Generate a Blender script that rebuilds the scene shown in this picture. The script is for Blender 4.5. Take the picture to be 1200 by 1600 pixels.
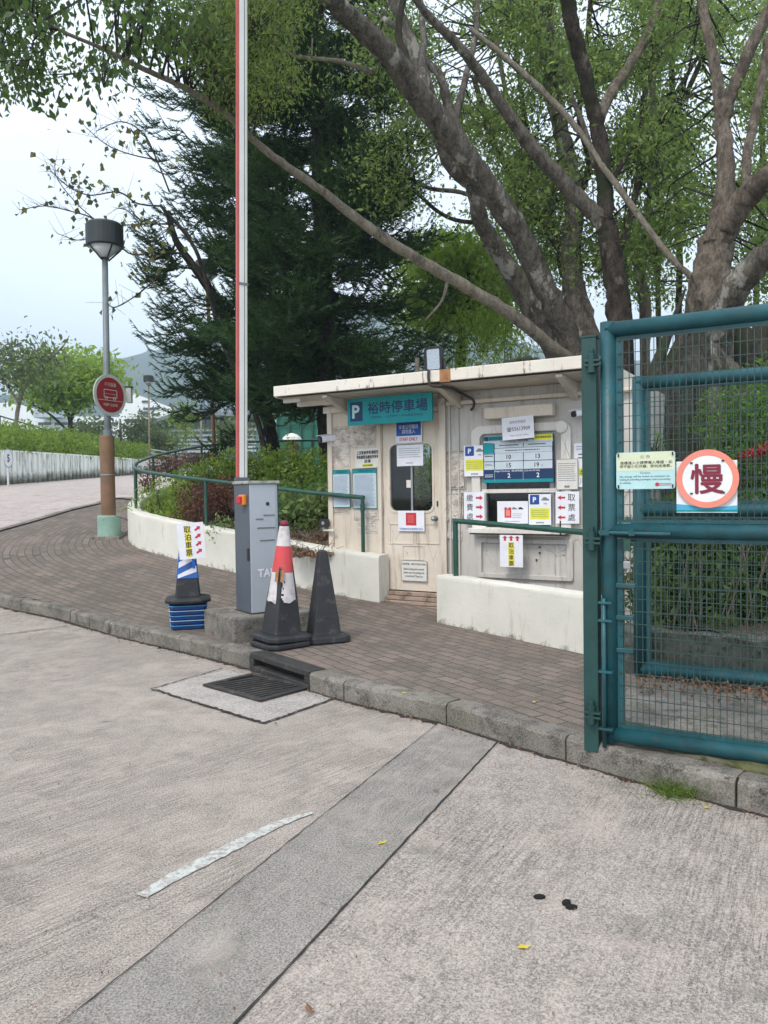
import bpy, math, random
import numpy as np
from mathutils import Vector, Matrix
random.seed(7)
RS = np.random.RandomState(11)
for _o in list(bpy.data.objects):
    bpy.data.objects.remove(_o, do_unlink=True)
S = bpy.context.scene
COL = S.collection
R_ = math.radians

# ------------------------------------------------------------------ camera
EYE = 1.52
PITCH, ROLL, FPX = R_(1.6), R_(0.83), 1200.0
cF = Vector((0, math.cos(PITCH), -math.sin(PITCH)))
R0 = Vector((1, 0, 0)); U0 = Vector((0, math.sin(PITCH), math.cos(PITCH)))
cR = R0 * math.cos(ROLL) - U0 * math.sin(ROLL)
cU = U0 * math.cos(ROLL) + R0 * math.sin(ROLL)
cam_d = bpy.data.cameras.new('camera'); cam = bpy.data.objects.new('camera', cam_d); COL.objects.link(cam)
cam_d.sensor_fit = 'VERTICAL'; cam_d.sensor_height = 36; cam_d.lens = 27.0
cam_d.clip_start = 0.05; cam_d.clip_end = 6000
cam.matrix_world = Matrix(((cR.x, cU.x, -cF.x, 0), (cR.y, cU.y, -cF.y, 0), (cR.z, cU.z, -cF.z, EYE), (0, 0, 0, 1)))
S.camera = cam

# ------------------------------------------------------------------ light: overcast daylight
SUN_EL, SUN_AZ = 52, 215       # degrees; azimuth clockwise from +Y
W = bpy.data.worlds.new('World'); S.world = W; W.use_nodes = True
wn = W.node_tree; wn.nodes.clear()
wo = wn.nodes.new('ShaderNodeOutputWorld'); bg = wn.nodes.new('ShaderNodeBackground')
sky = wn.nodes.new('ShaderNodeTexSky'); sky.sky_type = 'NISHITA'; sky.sun_disc = False
sky.sun_elevation = R_(SUN_EL); sky.sun_rotation = R_(SUN_AZ)
sky.air_density = 1.0; sky.dust_density = 1.5; sky.ozone_density = 1.0
tc = wn.nodes.new('ShaderNodeTexCoord'); mp = wn.nodes.new('ShaderNodeMapping'); mp.inputs['Scale'].default_value = (1, 1, 2.6)
nz = wn.nodes.new('ShaderNodeTexNoise'); nz.inputs['Scale'].default_value = 1.7; nz.inputs['Detail'].default_value = 5; nz.inputs['Roughness'].default_value = .55
rp = wn.nodes.new('ShaderNodeValToRGB'); rp.color_ramp.elements[0].position = .25; rp.color_ramp.elements[1].position = .75
rp.color_ramp.elements[0].color = (7.9, 8.8, 10.6, 1); rp.color_ramp.elements[1].color = (10.2, 10.8, 11.8, 1)
mx = wn.nodes.new('ShaderNodeMix'); mx.data_type = 'RGBA'; mx.inputs[0].default_value = .88
wn.links.new(tc.outputs['Generated'], mp.inputs['Vector']); wn.links.new(mp.outputs[0], nz.inputs['Vector'])
wn.links.new(nz.outputs[0], rp.inputs[0]); wn.links.new(sky.outputs[0], mx.inputs[6]); wn.links.new(rp.outputs[0], mx.inputs[7])
wn.links.new(mx.outputs[2], bg.inputs['Color']); bg.inputs['Strength'].default_value = .095
wn.links.new(bg.outputs[0], wo.inputs['Surface'])
sl = bpy.data.lights.new('sun', 'SUN'); sl.energy = 1.5; sl.angle = R_(14); sl.color = (1, .93, .84)
so = bpy.data.objects.new('sun', sl); COL.objects.link(so)
az, el = R_(SUN_AZ), R_(SUN_EL)
sd = Vector((math.sin(az) * math.cos(el), math.cos(az) * math.cos(el), math.sin(el)))
so.rotation_euler = sd.to_track_quat('Z', 'Y').to_euler(); so.location = sd * 30
S.view_settings.view_transform = 'Standard'; S.view_settings.look = 'None'
S.view_settings.exposure = 0.80; S.view_settings.gamma = 1.0
S.cycles.use_denoising = True
S.cycles.max_bounces = 8; S.cycles.transparent_max_bounces = 12

# ------------------------------------------------------------------ terrain and pixel helpers (pixels of the 1200x1600 photograph)
_ty = np.arange(-60, 3000, .05)
_sl = .15 * np.clip((_ty - 7.9) / 1.2, 0, 1) - .10 * np.clip((_ty - 16.5) / 2.5, 0, 1) - .05 * np.clip((_ty - 38) / 8, 0, 1)
_tz = np.cumsum(_sl) * .05
def T(y): return float(np.interp(y, _ty, _tz))
def Tn(y): return np.interp(y, _ty, _tz)
def ray(px, py): return cF + cR * ((px - 600) / FPX) + cU * ((800 - py) / FPX)
def at(px, py, Y):
    d = ray(px, py); k = Y / d.y
    return Vector((d.x * k, Y, EYE + d.z * k))
def gz(px, py, dz=0.0):
    d = ray(px, py); lo, hi = .3, 60.0
    f = lambda k: EYE + d.z / d.y * k - (T(k) + dz)
    for _ in range(60):
        m = (lo + hi) / 2
        if f(m) > 0: lo = m
        else: hi = m
    k = (lo + hi) / 2
    return Vector((d.x / d.y * k, k, T(k) + dz))
def onz(px, py, z):
    d = ray(px, py); k = (z - EYE) / d.z
    return Vector((d.x * k, d.y * k, z))
def pr(w, Y): return w / 2 * Y / FPX        # pixel width -> radius at depth
def hexc(h):
    c = [int(h[i:i + 2], 16) / 255 for i in (0, 2, 4)]
    return tuple(x / 12.92 if x <= .04045 else ((x + .055) / 1.055) ** 2.4 for x in c)

# ------------------------------------------------------------------ materials
class NT:
    def __init__(s, name):
        s.m = bpy.data.materials.new(name); s.m.use_nodes = True; s.t = s.m.node_tree
        s.b = s.t.nodes['Principled BSDF']; s.out = s.t.nodes['Material Output']
        s.tc = s.t.nodes.new('ShaderNodeTexCoord')
    def l(s, a, b): s.t.links.new(a, b)
    def put(s, sock, v):
        if isinstance(v, bpy.types.NodeSocket): s.l(v, sock)
        elif isinstance(v, (tuple, list)) and len(v) == 3 and sock.type == 'RGBA': sock.default_value = (*v, 1)
        else: sock.default_value = v
    def map(s, scale=(1, 1, 1), rot=(0, 0, 0), co='Object', loc=(0, 0, 0)):
        n = s.t.nodes.new('ShaderNodeMapping'); s.l(s.tc.outputs[co], n.inputs[0])
        if any(rot):
            n.inputs['Rotation'].default_value = rot; n2 = s.t.nodes.new('ShaderNodeMapping'); s.l(n.outputs[0], n2.inputs[0]); n2.inputs['Scale'].default_value = scale
            return n2.outputs[0]
        n.inputs['Scale'].default_value = scale; n.inputs['Rotation'].default_value = rot; n.inputs['Location'].default_value = loc
        return n.outputs[0]
    def noise(s, scale, vec=None, det=4, rough=.6, dist=0):
        n = s.t.nodes.new('ShaderNodeTexNoise'); s.l(vec if vec is not None else s.tc.outputs['Object'], n.inputs['Vector'])
        n.inputs['Scale'].default_value = scale; n.inputs['Detail'].default_value = det
        n.inputs['Roughness'].default_value = rough; n.inputs['Distortion'].default_value = dist
        return n.outputs[0]
    def vor(s, scale, vec=None, feat='F1'):
        n = s.t.nodes.new('ShaderNodeTexVoronoi'); s.l(vec if vec is not None else s.tc.outputs['Object'], n.inputs['Vector'])
        n.feature = feat; n.inputs['Scale'].default_value = scale
        return n.outputs['Distance']
    def ramp(s, f, a, b, ca=(0, 0, 0), cb=(1, 1, 1)):
        n = s.t.nodes.new('ShaderNodeMapRange'); s.put(n.inputs[0], f); n.inputs[1].default_value = a; n.inputs[2].default_value = b
        return n.outputs[0]
    def mix(s, f, a, b, mode='MIX'):
        n = s.t.nodes.new('ShaderNodeMix'); n.data_type = 'RGBA'; n.blend_type = mode
        s.put(n.inputs[0], f); s.put(n.inputs[6], a); s.put(n.inputs[7], b)
        return n.outputs[2]
    def math(s, op, a, b=0.0):
        n = s.t.nodes.new('ShaderNodeMath'); n.operation = op; s.put(n.inputs[0], a); s.put(n.inputs[1], b)
        return n.outputs[0]
    def sep(s, v):
        n = s.t.nodes.new('ShaderNodeSeparateXYZ'); s.l(v, n.inputs[0]); return n.outputs
    def bump(s, h, st=.4, d=.01, nrm=None):
        n = s.t.nodes.new('ShaderNodeBump'); s.put(n.inputs['Height'], h); n.inputs['Strength'].default_value = st; n.inputs['Distance'].default_value = d
        if nrm is not None: s.l(nrm, n.inputs['Normal'])
        return n.outputs[0]
    def end(s, col, rough=.6, nrm=None, metal=0, spec=.5):
        s.put(s.b.inputs['Base Color'], col); s.put(s.b.inputs['Roughness'], rough); s.put(s.b.inputs['Metallic'], metal)
        s.b.inputs['Specular IOR Level'].default_value = spec
        if nrm is not None: s.l(nrm, s.b.inputs['Normal'])
        return s.m

def dk(c, k): return tuple(x * k for x in c)
def paint(name, c, rough=.5, var=.25, vs=2.5, bump=.08, bs=60, dirt=None, da=(.55, .75), ds=6, metal=0, streak=False, spec=.5):
    s = NT(name)
    col = s.mix(s.ramp(s.noise(vs, det=5), .3, .7), dk(c, 1 - var), dk(c, 1 + var * .3))
    if dirt:
        v = s.map(scale=(3.2, 3.2, .35)) if streak else None
        col = s.mix(s.ramp(s.noise(ds, v, det=7, rough=.7), *da), col, dirt)
    return s.end(col, rough, s.bump(s.noise(bs, det=3), bump, .01), metal, spec)
def flat(name, c, rough=.55, spec=.4):
    s = NT(name); return s.end(s.mix(s.ramp(s.noise(9, det=4), .3, .7), dk(c, .88), c), rough, None, 0, spec)

M = {}
def road_mat(name, ang, c1, c2, groove=.5):
    s = NT(name)
    big = s.noise(.55, det=5, rough=.6, dist=.6); mid = s.noise(4.5, det=6, rough=.7); fine = s.noise(120, det=4, rough=.85)
    c = s.mix(s.ramp(big, .36, .64), c1, c2)
    c = s.mix(s.ramp(mid, .36, .56), dk(c1, .66), c)
    c = s.mix(s.math('MULTIPLY', s.ramp(s.noise(11, det=5, rough=.75), .54, .66), .35), c, dk(c2, 1.25))
    c = s.mix(s.math('MULTIPLY', s.ramp(s.noise(2.1, s.map(loc=(7, 3, 0)), det=4, dist=.8), .58, .70), .45), c, (.15, .155, .12))
    g = s.noise(1.0, s.map(scale=(3.6, 74, 1), rot=(0, 0, -ang)), det=3, rough=.75, dist=.35)
    gl = s.ramp(g, .50, .57)
    patch = s.ramp(s.noise(.9, det=3), .38, .60)
    gl = s.math('MULTIPLY', gl, patch)
    c = s.mix(s.math('MULTIPLY', gl, groove), c, dk(c1, .28))
    c = s.mix(.55, c, s.mix(s.ramp(fine, .43, .57), dk(c1, .38), dk(c2, 1.45)))
    agg = s.vor(70, s.map(scale=(1, 1, 1)))
    c = s.mix(s.math('MULTIPLY', s.ramp(agg, .24, .12), .75), c, dk(c1, .30))
    pit = s.ramp(s.noise(28, det=5, rough=.8), .60, .66)
    c = s.mix(s.math('MULTIPLY', pit, .5), c, dk(c1, .35))
    oil = s.ramp(s.noise(1.3, det=4, dist=1.5), .60, .72)
    c = s.mix(s.math('MULTIPLY', oil, .45), c, (.12, .115, .095))
    wp = s.ramp(s.noise(2.6, s.map(loc=(3, 8, 0)), det=5, rough=.7, dist=.6), .52, .66)
    c = s.mix(s.math('MULTIPLY', wp, .30), c, (.52, .43, .37))
    spot = s.ramp(s.noise(5.5, s.map(loc=(1, 5, 0)), det=6, rough=.75, dist=.8), .62, .70)
    c = s.mix(s.math('MULTIPLY', spot, .6), c, (.085, .078, .066))
    h = s.math('SUBTRACT', s.math('MULTIPLY', fine, .5), s.math('MULTIPLY', gl, .8))
    return s.end(c, .93, s.bump(h, .55, .006), 0, .25)
M['road'] = road_mat('concrete_road', R_(48), (.305, .268, .232), (.405, .35, .302), .95)
M['road_near'] = road_mat('concrete_slab', R_(60), (.31, .277, .242), (.41, .356, .312), 1.0)
M['grey_strip'] = road_mat('grey_concrete', R_(64), (.245, .228, .20), (.325, .295, .262), .6)
M['apron'] = road_mat('apron_concrete', R_(45), (.36, .33, .30), (.44, .40, .36), .05)
M['drive'] = road_mat('drive_concrete', R_(10), (.42, .36, .33), (.52, .45, .41), .05)
M['joint'] = paint('joint_dark', (.035, .03, .026), .95)

def paver():
    s = NT('brick_pavers')
    uv = s.tc.outputs['UV']
    wob = s.t.nodes.new('ShaderNodeVectorMath'); wob.operation = 'ADD'
    nn = s.t.nodes.new('ShaderNodeTexNoise'); nn.inputs['Scale'].default_value = 3; s.l(uv, nn.inputs['Vector'])
    sc = s.t.nodes.new('ShaderNodeVectorMath'); sc.operation = 'SCALE'; sc.inputs['Scale'].default_value = .03; s.l(nn.outputs['Color'], sc.inputs[0])
    s.l(uv, wob.inputs[0]); s.l(sc.outputs[0], wob.inputs[1])
    b = s.t.nodes.new('ShaderNodeTexBrick'); s.l(wob.outputs[0], b.inputs['Vector'])
    b.inputs['Scale'].default_value = 1; b.inputs['Brick Width'].default_value = .205; b.inputs['Row Height'].default_value = .104
    b.inputs['Mortar Size'].default_value = .0075; b.inputs['Mortar Smooth'].default_value = .3; b.offset = .5
    b.inputs['Color1'].default_value = (.235, .185, .148, 1); b.inputs['Color2'].default_value = (.135, .108, .088, 1)
    b.inputs['Mortar'].default_value = (.025, .022, .018, 1)
    c = b.outputs['Color']
    c = s.mix(s.ramp(s.noise(1.1, det=4), .56, .72), c, s.mix(.5, c, (.33, .23, .19)))
    c = s.mix(s.math('MULTIPLY', s.ramp(s.noise(2.3, det=6, rough=.7), .45, .62), .6), c, (.065, .062, .048))
    c = s.mix(.35, c, s.mix(s.ramp(s.noise(130, det=2), .35, .65), (.05, .042, .036), (.30, .25, .21)))
    h = s.math('ADD', s.math('MULTIPLY', b.outputs['Fac'], -1.0), s.math('MULTIPLY', s.noise(90), .4))
    return s.end(c, .9, s.bump(h, .6, .008), 0, .3)
M['paver'] = paver()
def kerb_mat():
    s = NT('kerb_concrete')
    c = s.mix(s.ramp(s.noise(2.2, det=5), .35, .65), (.12, .11, .09), (.28, .25, .215))
    c = s.mix(s.ramp(s.noise(7, det=8, rough=.75), .48, .62), c, (.04, .038, .03))
    c = s.mix(s.math('MULTIPLY', s.ramp(s.noise(1.7, det=4, dist=1), .55, .7), .6), c, (.09, .10, .045))
    c = s.mix(.3, c, s.mix(s.ramp(s.noise(120, det=2), .4, .6), (.07, .065, .055), (.42, .39, .35)))
    return s.end(c, .95, s.bump(s.noise(35, det=6, rough=.75), .8, .012), 0, .2)
M['kerb'] = kerb_mat()
def moss_mat():
    s = NT('mossy_concrete')
    c = s.mix(s.ramp(s.noise(3, det=5), .4, .6), (.13, .12, .09), (.10, .11, .03))
    c = s.mix(s.ramp(s.noise(12, det=6), .5, .66), c, (.04, .045, .02))
    return s.end(c, .95, s.bump(s.noise(30, det=6), .8, .02), 0, .2)
M['moss'] = moss_mat()
def lowwall():
    s = NT('cream_wall_paint')
    c = s.mix(s.ramp(s.noise(1.4, det=5), .35, .65), (.60, .58, .50), (.70, .675, .595))
    c = s.mix(s.ramp(s.noise(5, s.map(scale=(2.4, 2.4, .4)), det=6), .58, .76), c, (.45, .42, .34))
    v = s.sep(s.tc.outputs['UV'])[1]
    lim = s.math('ADD', v, s.math('MULTIPLY', s.math('SUBTRACT', s.noise(6, det=7, rough=.75), .5), -.55))
    c = s.mix(s.ramp(lim, .02, -.06), c, (.20, .185, .14))
    c = s.mix(s.ramp(s.noise(22, det=6, rough=.8), .66, .70), c, (.3, .27, .21))
    return s.end(c, .8, s.bump(s.noise(18, det=6, rough=.65), .35, .012), 0, .3)
M['lowwall'] = lowwall()
def ribwall():
    s = NT('stained_white_wall')
    c = s.mix(s.ramp(s.noise(.8, det=4), .3, .7), (.76, .78, .72), (.86, .87, .82))
    c = s.mix(s.ramp(s.noise(4, s.map(scale=(2, 2, .18)), det=7, rough=.75), .52, .64), c, (.16, .16, .12))
    v = s.sep(s.tc.outputs['UV'])[1]
    lim = s.math('ADD', v, s.math('MULTIPLY', s.noise(3, det=6), -.7))
    c = s.mix(s.ramp(lim, .05, -.25), c, (.14, .14, .10))
    return s.end(c, .85, s.bump(s.noise(20), .3, .01), 0, .2)
M['ribwall'] = ribwall()
def boothp(name, a, b, dirt=(.28, .22, .16), lo=.53):
    s = NT(name)
    c = s.mix(s.ramp(s.noise(1.6, det=5), .35, .65), a, b)
    c = s.mix(s.math('MULTIPLY', s.ramp(s.noise(5, s.map(scale=(2.5, 2.5, .3)), det=7, rough=.7), lo, lo + .2), .7), c, dirt)
    ch = s.ramp(s.noise(14, s.map(scale=(1, 1, .8)), det=8, rough=.8, dist=.4), .635, .66)
    c = s.mix(s.math('MULTIPLY', ch, .8), c, (.20, .17, .14))
    cr = s.vor(5.5, s.map(scale=(1, 1, .45)), 'DISTANCE_TO_EDGE')
    cr = s.math('MULTIPLY', s.ramp(cr, .012, .002), s.ramp(s.noise(3, det=3), .52, .62))
    c = s.mix(s.math('MULTIPLY', cr, .8), c, (.16, .13, .10))
    return s.end(c, .55, s.bump(s.noise(26, det=6, rough=.7), .22, .01), 0, .4)
M['booth_cream'] = boothp('cream_booth_paint', (.60, .52, .42), (.70, .62, .515))
M['booth_grey'] = boothp('grey_white_booth_paint', (.47, .445, .405), (.56, .53, .485))
M['booth_white'] = boothp('white_booth_trim', (.62, .58, .52), (.74, .70, .64), lo=.55)
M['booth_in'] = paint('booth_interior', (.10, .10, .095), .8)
def roofp():
    s = NT('roof_fascia_paint')
    c = s.mix(s.ramp(s.noise(1.3, det=5), .35, .65), (.66, .60, .51), (.78, .73, .64))
    st = s.ramp(s.noise(7, s.map(scale=(2.2, 2.2, .5)), det=8, rough=.75), .57, .65)
    c = s.mix(s.math('MULTIPLY', st, .85), c, (.05, .045, .03))
    return s.end(c, .7, s.bump(s.noise(30, det=5), .3, .01), 0, .3)
M['roof'] = roofp()
M['soffit'] = paint('soffit_paint', (.60, .54, .46), .7, dirt=(.22, .18, .13), da=(.58, .75), ds=4)
M['rust'] = paint('rust_streak', (.42, .20, .08), .9, var=.5, vs=14)
M['dark_pipe'] = paint('rusty_dark_pipe', (.05, .035, .028), .7)
M['moss_clump'] = paint('dark_moss', (.02, .024, .012), .95, bump=.8, bs=30)
M['wood_step'] = paint('weathered_board', (.42, .31, .24), .8, dirt=(.10, .07, .05), da=(.5, .65), ds=5)
M['rail'] = paint('dark_green_paint', (.018, .085, .058), .36, var=.35, vs=8, bump=.05, spec=.5)
M['post'] = paint('post_green_paint', (.010, .058, .052), .5, var=.35, vs=7)
M['teal'] = paint('teal_gate_paint', (.012, .088, .105), .45, var=.45, vs=6, dirt=(.045, .06, .045), da=(.57, .70), ds=16, bump=.15)
M['wire'] = paint('mesh_wire', (.028, .060, .050), .5)
M['steel'] = paint('galvanised_steel', (.35, .36, .37), .45, metal=.6)
M['cab_light'] = paint('silver_cabinet_paint', (.41, .445, .48), .42, var=.12, vs=1.8, bump=.03, dirt=(.26, .29, .32), da=(.6, .8), ds=4)
M['cab_dark'] = paint('slate_cabinet_paint', (.085, .105, .125), .45, var=.15, vs=2, bump=.03)
M['cab_lid'] = paint('cabinet_lid_paint', (.42, .41, .36), .6, dirt=(.16, .15, .11), da=(.5, .65), ds=12)
M['boom_white'] = paint('boom_white_paint', (.66, .65, .62), .4, var=.1)
M['boom_cream'] = paint('boom_cream_edge', (.60, .62, .45), .5, var=.1)
M['boom_grey'] = paint('boom_groove', (.16, .17, .17), .5)
M['red'] = paint('faded_red', (.50, .055, .05), .45, var=.15)
M['boom_red'] = paint('boom_red_edge', (.48, .10, .08), .5, var=.25)
M['orange'] = paint('orange_lens', (.75, .25, .03), .3)
M['plinth'] = kerb_mat()
M['cone_black'] = paint('black_cone_rubber', (.022, .023, .026), .62, var=.3, vs=6, dirt=(.085, .08, .075), da=(.55, .72), ds=9, bump=.1)
M['sleeve_white'] = paint('dirty_white_sleeve', (.62, .58, .57), .5, var=.15, dirt=(.33, .26, .24), da=(.5, .75), ds=16)
M['sleeve_red'] = paint('red_sleeve', (.62, .055, .06), .42, var=.15, dirt=(.45, .10, .09), da=(.5, .7), ds=14)
M['blue'] = paint('cone_blue', (.018, .12, .44), .5, var=.2, dirt=(.03, .06, .14), da=(.5, .7), ds=10)
M['blue_base'] = paint('cone_blue_base', (.012, .055, .22), .55, var=.3, dirt=(.03, .04, .07), da=(.5, .7), ds=10)
M['iron'] = paint('cast_iron', (.045, .043, .040), .62, var=.3, dirt=(.12, .10, .075), da=(.52, .7), ds=14, bump=.3, bs=80, metal=.3)
M['black'] = paint('black_plastic', (.015, .015, .016), .4)
M['hole'] = paint('deep_black', (.004, .004, .004), .95)
M['grey_pole'] = paint('grey_pole_paint', (.17, .20, .21), .45, var=.25, vs=6, dirt=(.10, .09, .08), da=(.6, .75), ds=8)
M['wrap'] = paint('brown_pole_wrap', (.23, .125, .065), .7, var=.3, vs=3, dirt=(.13, .10, .08), da=(.5, .65), ds=5)
M['mint'] = paint('mint_painted_concrete', (.27, .42, .34), .7, var=.25, dirt=(.05, .08, .06), da=(.64, .68), ds=14)
M['lamp_dark'] = paint('lamp_hood', (.022, .028, .030), .5)
M['diffuser'] = paint('lamp_diffuser', (.55, .56, .56), .35)
M['white'] = flat('white_board', (.80, .80, .80)); M['paper'] = flat('white_paper', (.80, .80, .84), .7)
M['paper_w'] = flat('warm_paper', (.70, .68, .62), .7)
M['ink'] = flat('black_ink', (.02, .02, .025)); M['ink_grey'] = flat('grey_ink', (.20, .20, .22)); M['ink_blue'] = flat('blue_grey_ink', (.18, .25, .36))
M['sign_teal'] = flat('teal_sign', (.0, .27, .29)); M['sign_navy'] = flat('navy_sign', (.008, .035, .11)); M['sign_blue'] = flat('blue_sign', (.015, .10, .42))
M['yellow'] = flat('yellow_panel', (.72, .72, .03)); M['hl_yellow'] = flat('highlighter', (.78, .66, .06)); M['s_red'] = flat('sign_red', (.55, .03, .05))
M['p_blue'] = flat('parking_blue', (.012, .07, .30)); M['pale_cyan'] = flat('pale_cyan_board', (.45, .66, .68)); M['tariff_grey'] = flat('tariff_cell', (.55, .62, .66))
M['not_top'] = flat('notice_cream', (.66, .70, .50)); M['not_bot'] = flat('notice_cyan', (.45, .68, .68)); M['dark_red'] = flat('dark_red', (.22, .02, .045))
M['ring'] = flat('salmon_ring', (.80, .26, .19)); M['bus_red'] = flat('bus_sign_red', (.30, .018, .022)); M['rim_grey'] = flat('pale_rim', (.50, .53, .46))
M['wave_blue'] = flat('board_blue', (.08, .40, .62)); M['road_white'] = None
def glass(name, tint=(.85, .9, .88), refl=.12):
    s = NT(name); s.t.nodes.remove(s.b)
    tr = s.t.nodes.new('ShaderNodeBsdfTransparent'); tr.inputs[0].default_value = (*tint, 1)
    gl = s.t.nodes.new('ShaderNodeBsdfGlossy'); gl.inputs['Roughness'].default_value = .03
    fr = s.t.nodes.new('ShaderNodeFresnel'); fr.inputs[0].default_value = 1.5
    mm = s.t.nodes.new('ShaderNodeMixShader'); s.l(s.math('ADD', fr.outputs[0], refl), mm.inputs[0]); s.l(tr.outputs[0], mm.inputs[1]); s.l(gl.outputs[0], mm.inputs[2])
    s.l(mm.outputs[0], s.out.inputs['Surface']); return s.m
M['glass'] = glass('window_glass', (.96, .98, .97), -.02); M['lens'] = glass('lens_glass', (.7, .8, .85), .35)
def bark(name, a, b, lichen, sc=1.0, la=(.56, .66), moss=None):
    s = NT(name)
    c = s.mix(s.ramp(s.noise(9 * sc, s.map(scale=(1, 1, .4)), det=9, rough=.78), .40, .60), a, b)
    c = s.mix(s.math('MULTIPLY', s.ramp(s.noise(34 * sc, s.map(scale=(1, 1, .5)), det=5, rough=.8), .5, .62), .6), c, dk(a, .5))
    c = s.mix(s.math('MULTIPLY', s.ramp(s.noise(3.2 * sc, s.map(scale=(1, 1, .6), loc=(5, 3, 1)), det=5, rough=.65), *la), .8), c, lichen)
    if moss: c = s.mix(s.ramp(s.noise(1.6 * sc, s.map(loc=(9, 2, 4)), det=4), .5, .62), c, moss)
    return s.end(c, .92, s.bump(s.noise(14 * sc, s.map(scale=(1, 1, .35)), det=9, rough=.78), 1.0, .12), 0, .2)
M['bark_grey'] = bark('grey_patchy_bark', (.085, .073, .058), (.27, .238, .198), (.54, .51, .45), la=(.58, .64))
M['bark_dark'] = bark('dark_mossy_bark', (.036, .028, .022), (.125, .095, .075), (.30, .27, .23), la=(.62, .7), moss=(.035, .042, .018))
M['bark_pale'] = bark('pale_branch_bark', (.25, .215, .165), (.40, .35, .28), (.10, .085, .07))
M['bark_tan'] = bark('tan_bark', (.14, .11, .085), (.36, .30, .235), (.085, .07, .055))
M['bark_root'] = bark('old_root_bark', (.045, .04, .032), (.13, .115, .095), (.21, .20, .17), la=(.6, .7), moss=(.05, .06, .025))
M['stone_dark'] = paint('dark_mossy_stone', (.10, .105, .09), .95, var=.5, vs=4, dirt=(.03, .035, .02), da=(.48, .6), ds=9, bump=.9, bs=22)
M['bark_pine'] = bark('pine_bark', (.02, .017, .014), (.055, .045, .038), (.09, .08, .07))
M['twig'] = bark('twig_bark', (.045, .036, .03), (.10, .085, .07), (.14, .12, .10))
def leafm(name, cols, clump=1.2, trans=.35, rough=.5):
    s = NT(name)
    g = s.t.nodes.new('ShaderNodeNewGeometry')
    f = s.math('ADD', s.math('MULTIPLY', g.outputs['Random Per Island'], .55), s.math('MULTIPLY', s.ramp(s.noise(clump, det=3), .3, .7), .45))
    r = s.t.nodes.new('ShaderNodeValToRGB'); s.l(f, r.inputs[0]); e = r.color_ramp.elements
    n = len(cols)
    e[0].position = .12; e[0].color = (*cols[0], 1); e[1].position = .9; e[1].color = (*cols[-1], 1)
    for i in range(1, n - 1):
        q = e.new(.12 + .78 * i / (n - 1)); q.color = (*cols[i], 1)
    s.put(s.b.inputs['Base Color'], r.outputs[0]); s.b.inputs['Roughness'].default_value = rough; s.b.inputs['Specular IOR Level'].default_value = .35
    tl = s.t.nodes.new('ShaderNodeBsdfTranslucent'); s.l(s.mix(.5, r.outputs[0], dk(cols[-1], 1.6)), tl.inputs[0])
    mm = s.t.nodes.new('ShaderNodeMixShader'); mm.inputs[0].default_value = trans
    s.l(s.b.outputs[0], mm.inputs[1]); s.l(tl.outputs[0], mm.inputs[2]); s.l(mm.outputs[0], s.out.inputs['Surface'])
    return s.m
M['leaf_big'] = leafm('canopy_leaf', [(.04, .07, .02), (.10, .165, .038), (.18, .27, .06), (.28, .37, .10)], .8, .55)
M['leaf_moss'] = leafm('olive_canopy_leaf', [(.065, .10, .02), (.14, .20, .04), (.21, .28, .06)], 1.2, .5)
M['leaf_dark'] = leafm('dark_leaf', [(.022, .05, .012), (.065, .115, .025), (.13, .21, .045)], 1.2, .45)
M['needle'] = leafm('pine_needle', [(.008, .022, .007), (.020, .052, .013), (.055, .12, .024)], .9, .25, .6)
M['leaf_lime'] = leafm('lime_leaf', [(.10, .17, .02), (.21, .32, .04), (.34, .46, .08)], 1.0, .5)
M['leaf_hedge'] = leafm('hedge_leaf', [(.05, .095, .018), (.14, .23, .03), (.28, .38, .06)], .9, .45)
M['leaf_shrub'] = leafm('shrub_leaf', [(.03, .08, .014), (.10, .21, .028), (.20, .34, .05)], 1.6, .45)
M['leaf_pale'] = leafm('broad_pale_leaf', [(.08, .14, .035), (.19, .28, .08), (.34, .43, .17)], 1.8)
M['leaf_red'] = leafm('purple_red_leaf', [(.05, .026, .02), (.13, .04, .036), (.22, .07, .05), (.12, .11, .04)], 1.6, .3)
M['leaf_far'] = leafm('pale_tree_leaf', [(.06, .09, .035), (.12, .17, .06), (.18, .22, .09)], .8)
M['leaf_mixed'] = leafm('autumn_leaf', [(.045, .07, .03), (.08, .12, .04), (.06, .10, .035), (.30, .26, .03), (.09, .12, .05), (.22, .08, .04), (.10, .13, .05)], 9)
M['leaf_litter'] = leafm('dry_leaf', [(.10, .05, .03), (.22, .11, .06), (.30, .17, .10)], 4, .1)
M['leaf_yellow'] = leafm('yellow_leaf', [(.55, .42, .04), (.62, .50, .06)], 4, .2)
M['flower'] = leafm('red_flower', [(.30, .02, .03), (.50, .04, .05)], 4, .2)
M['soil'] = paint('dark_soil', (.05, .035, .025), .98, var=.5, vs=9, bump=.9, bs=25, dirt=(.13, .085, .06), da=(.5, .6), ds=30)
M['grass'] = paint('far_grass', (.10, .14, .045), .95, var=.4, vs=1)
M['hill'] = paint('hill_forest', (.035, .055, .03), .95, var=.5, vs=.02, bump=0)
M['skin'] = flat('skin', (.35, .2, .14)); M['cloth'] = flat('brown_clothes', (.09, .05, .035)); M['hair'] = flat('black_hair', (.01, .01, .01))

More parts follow.
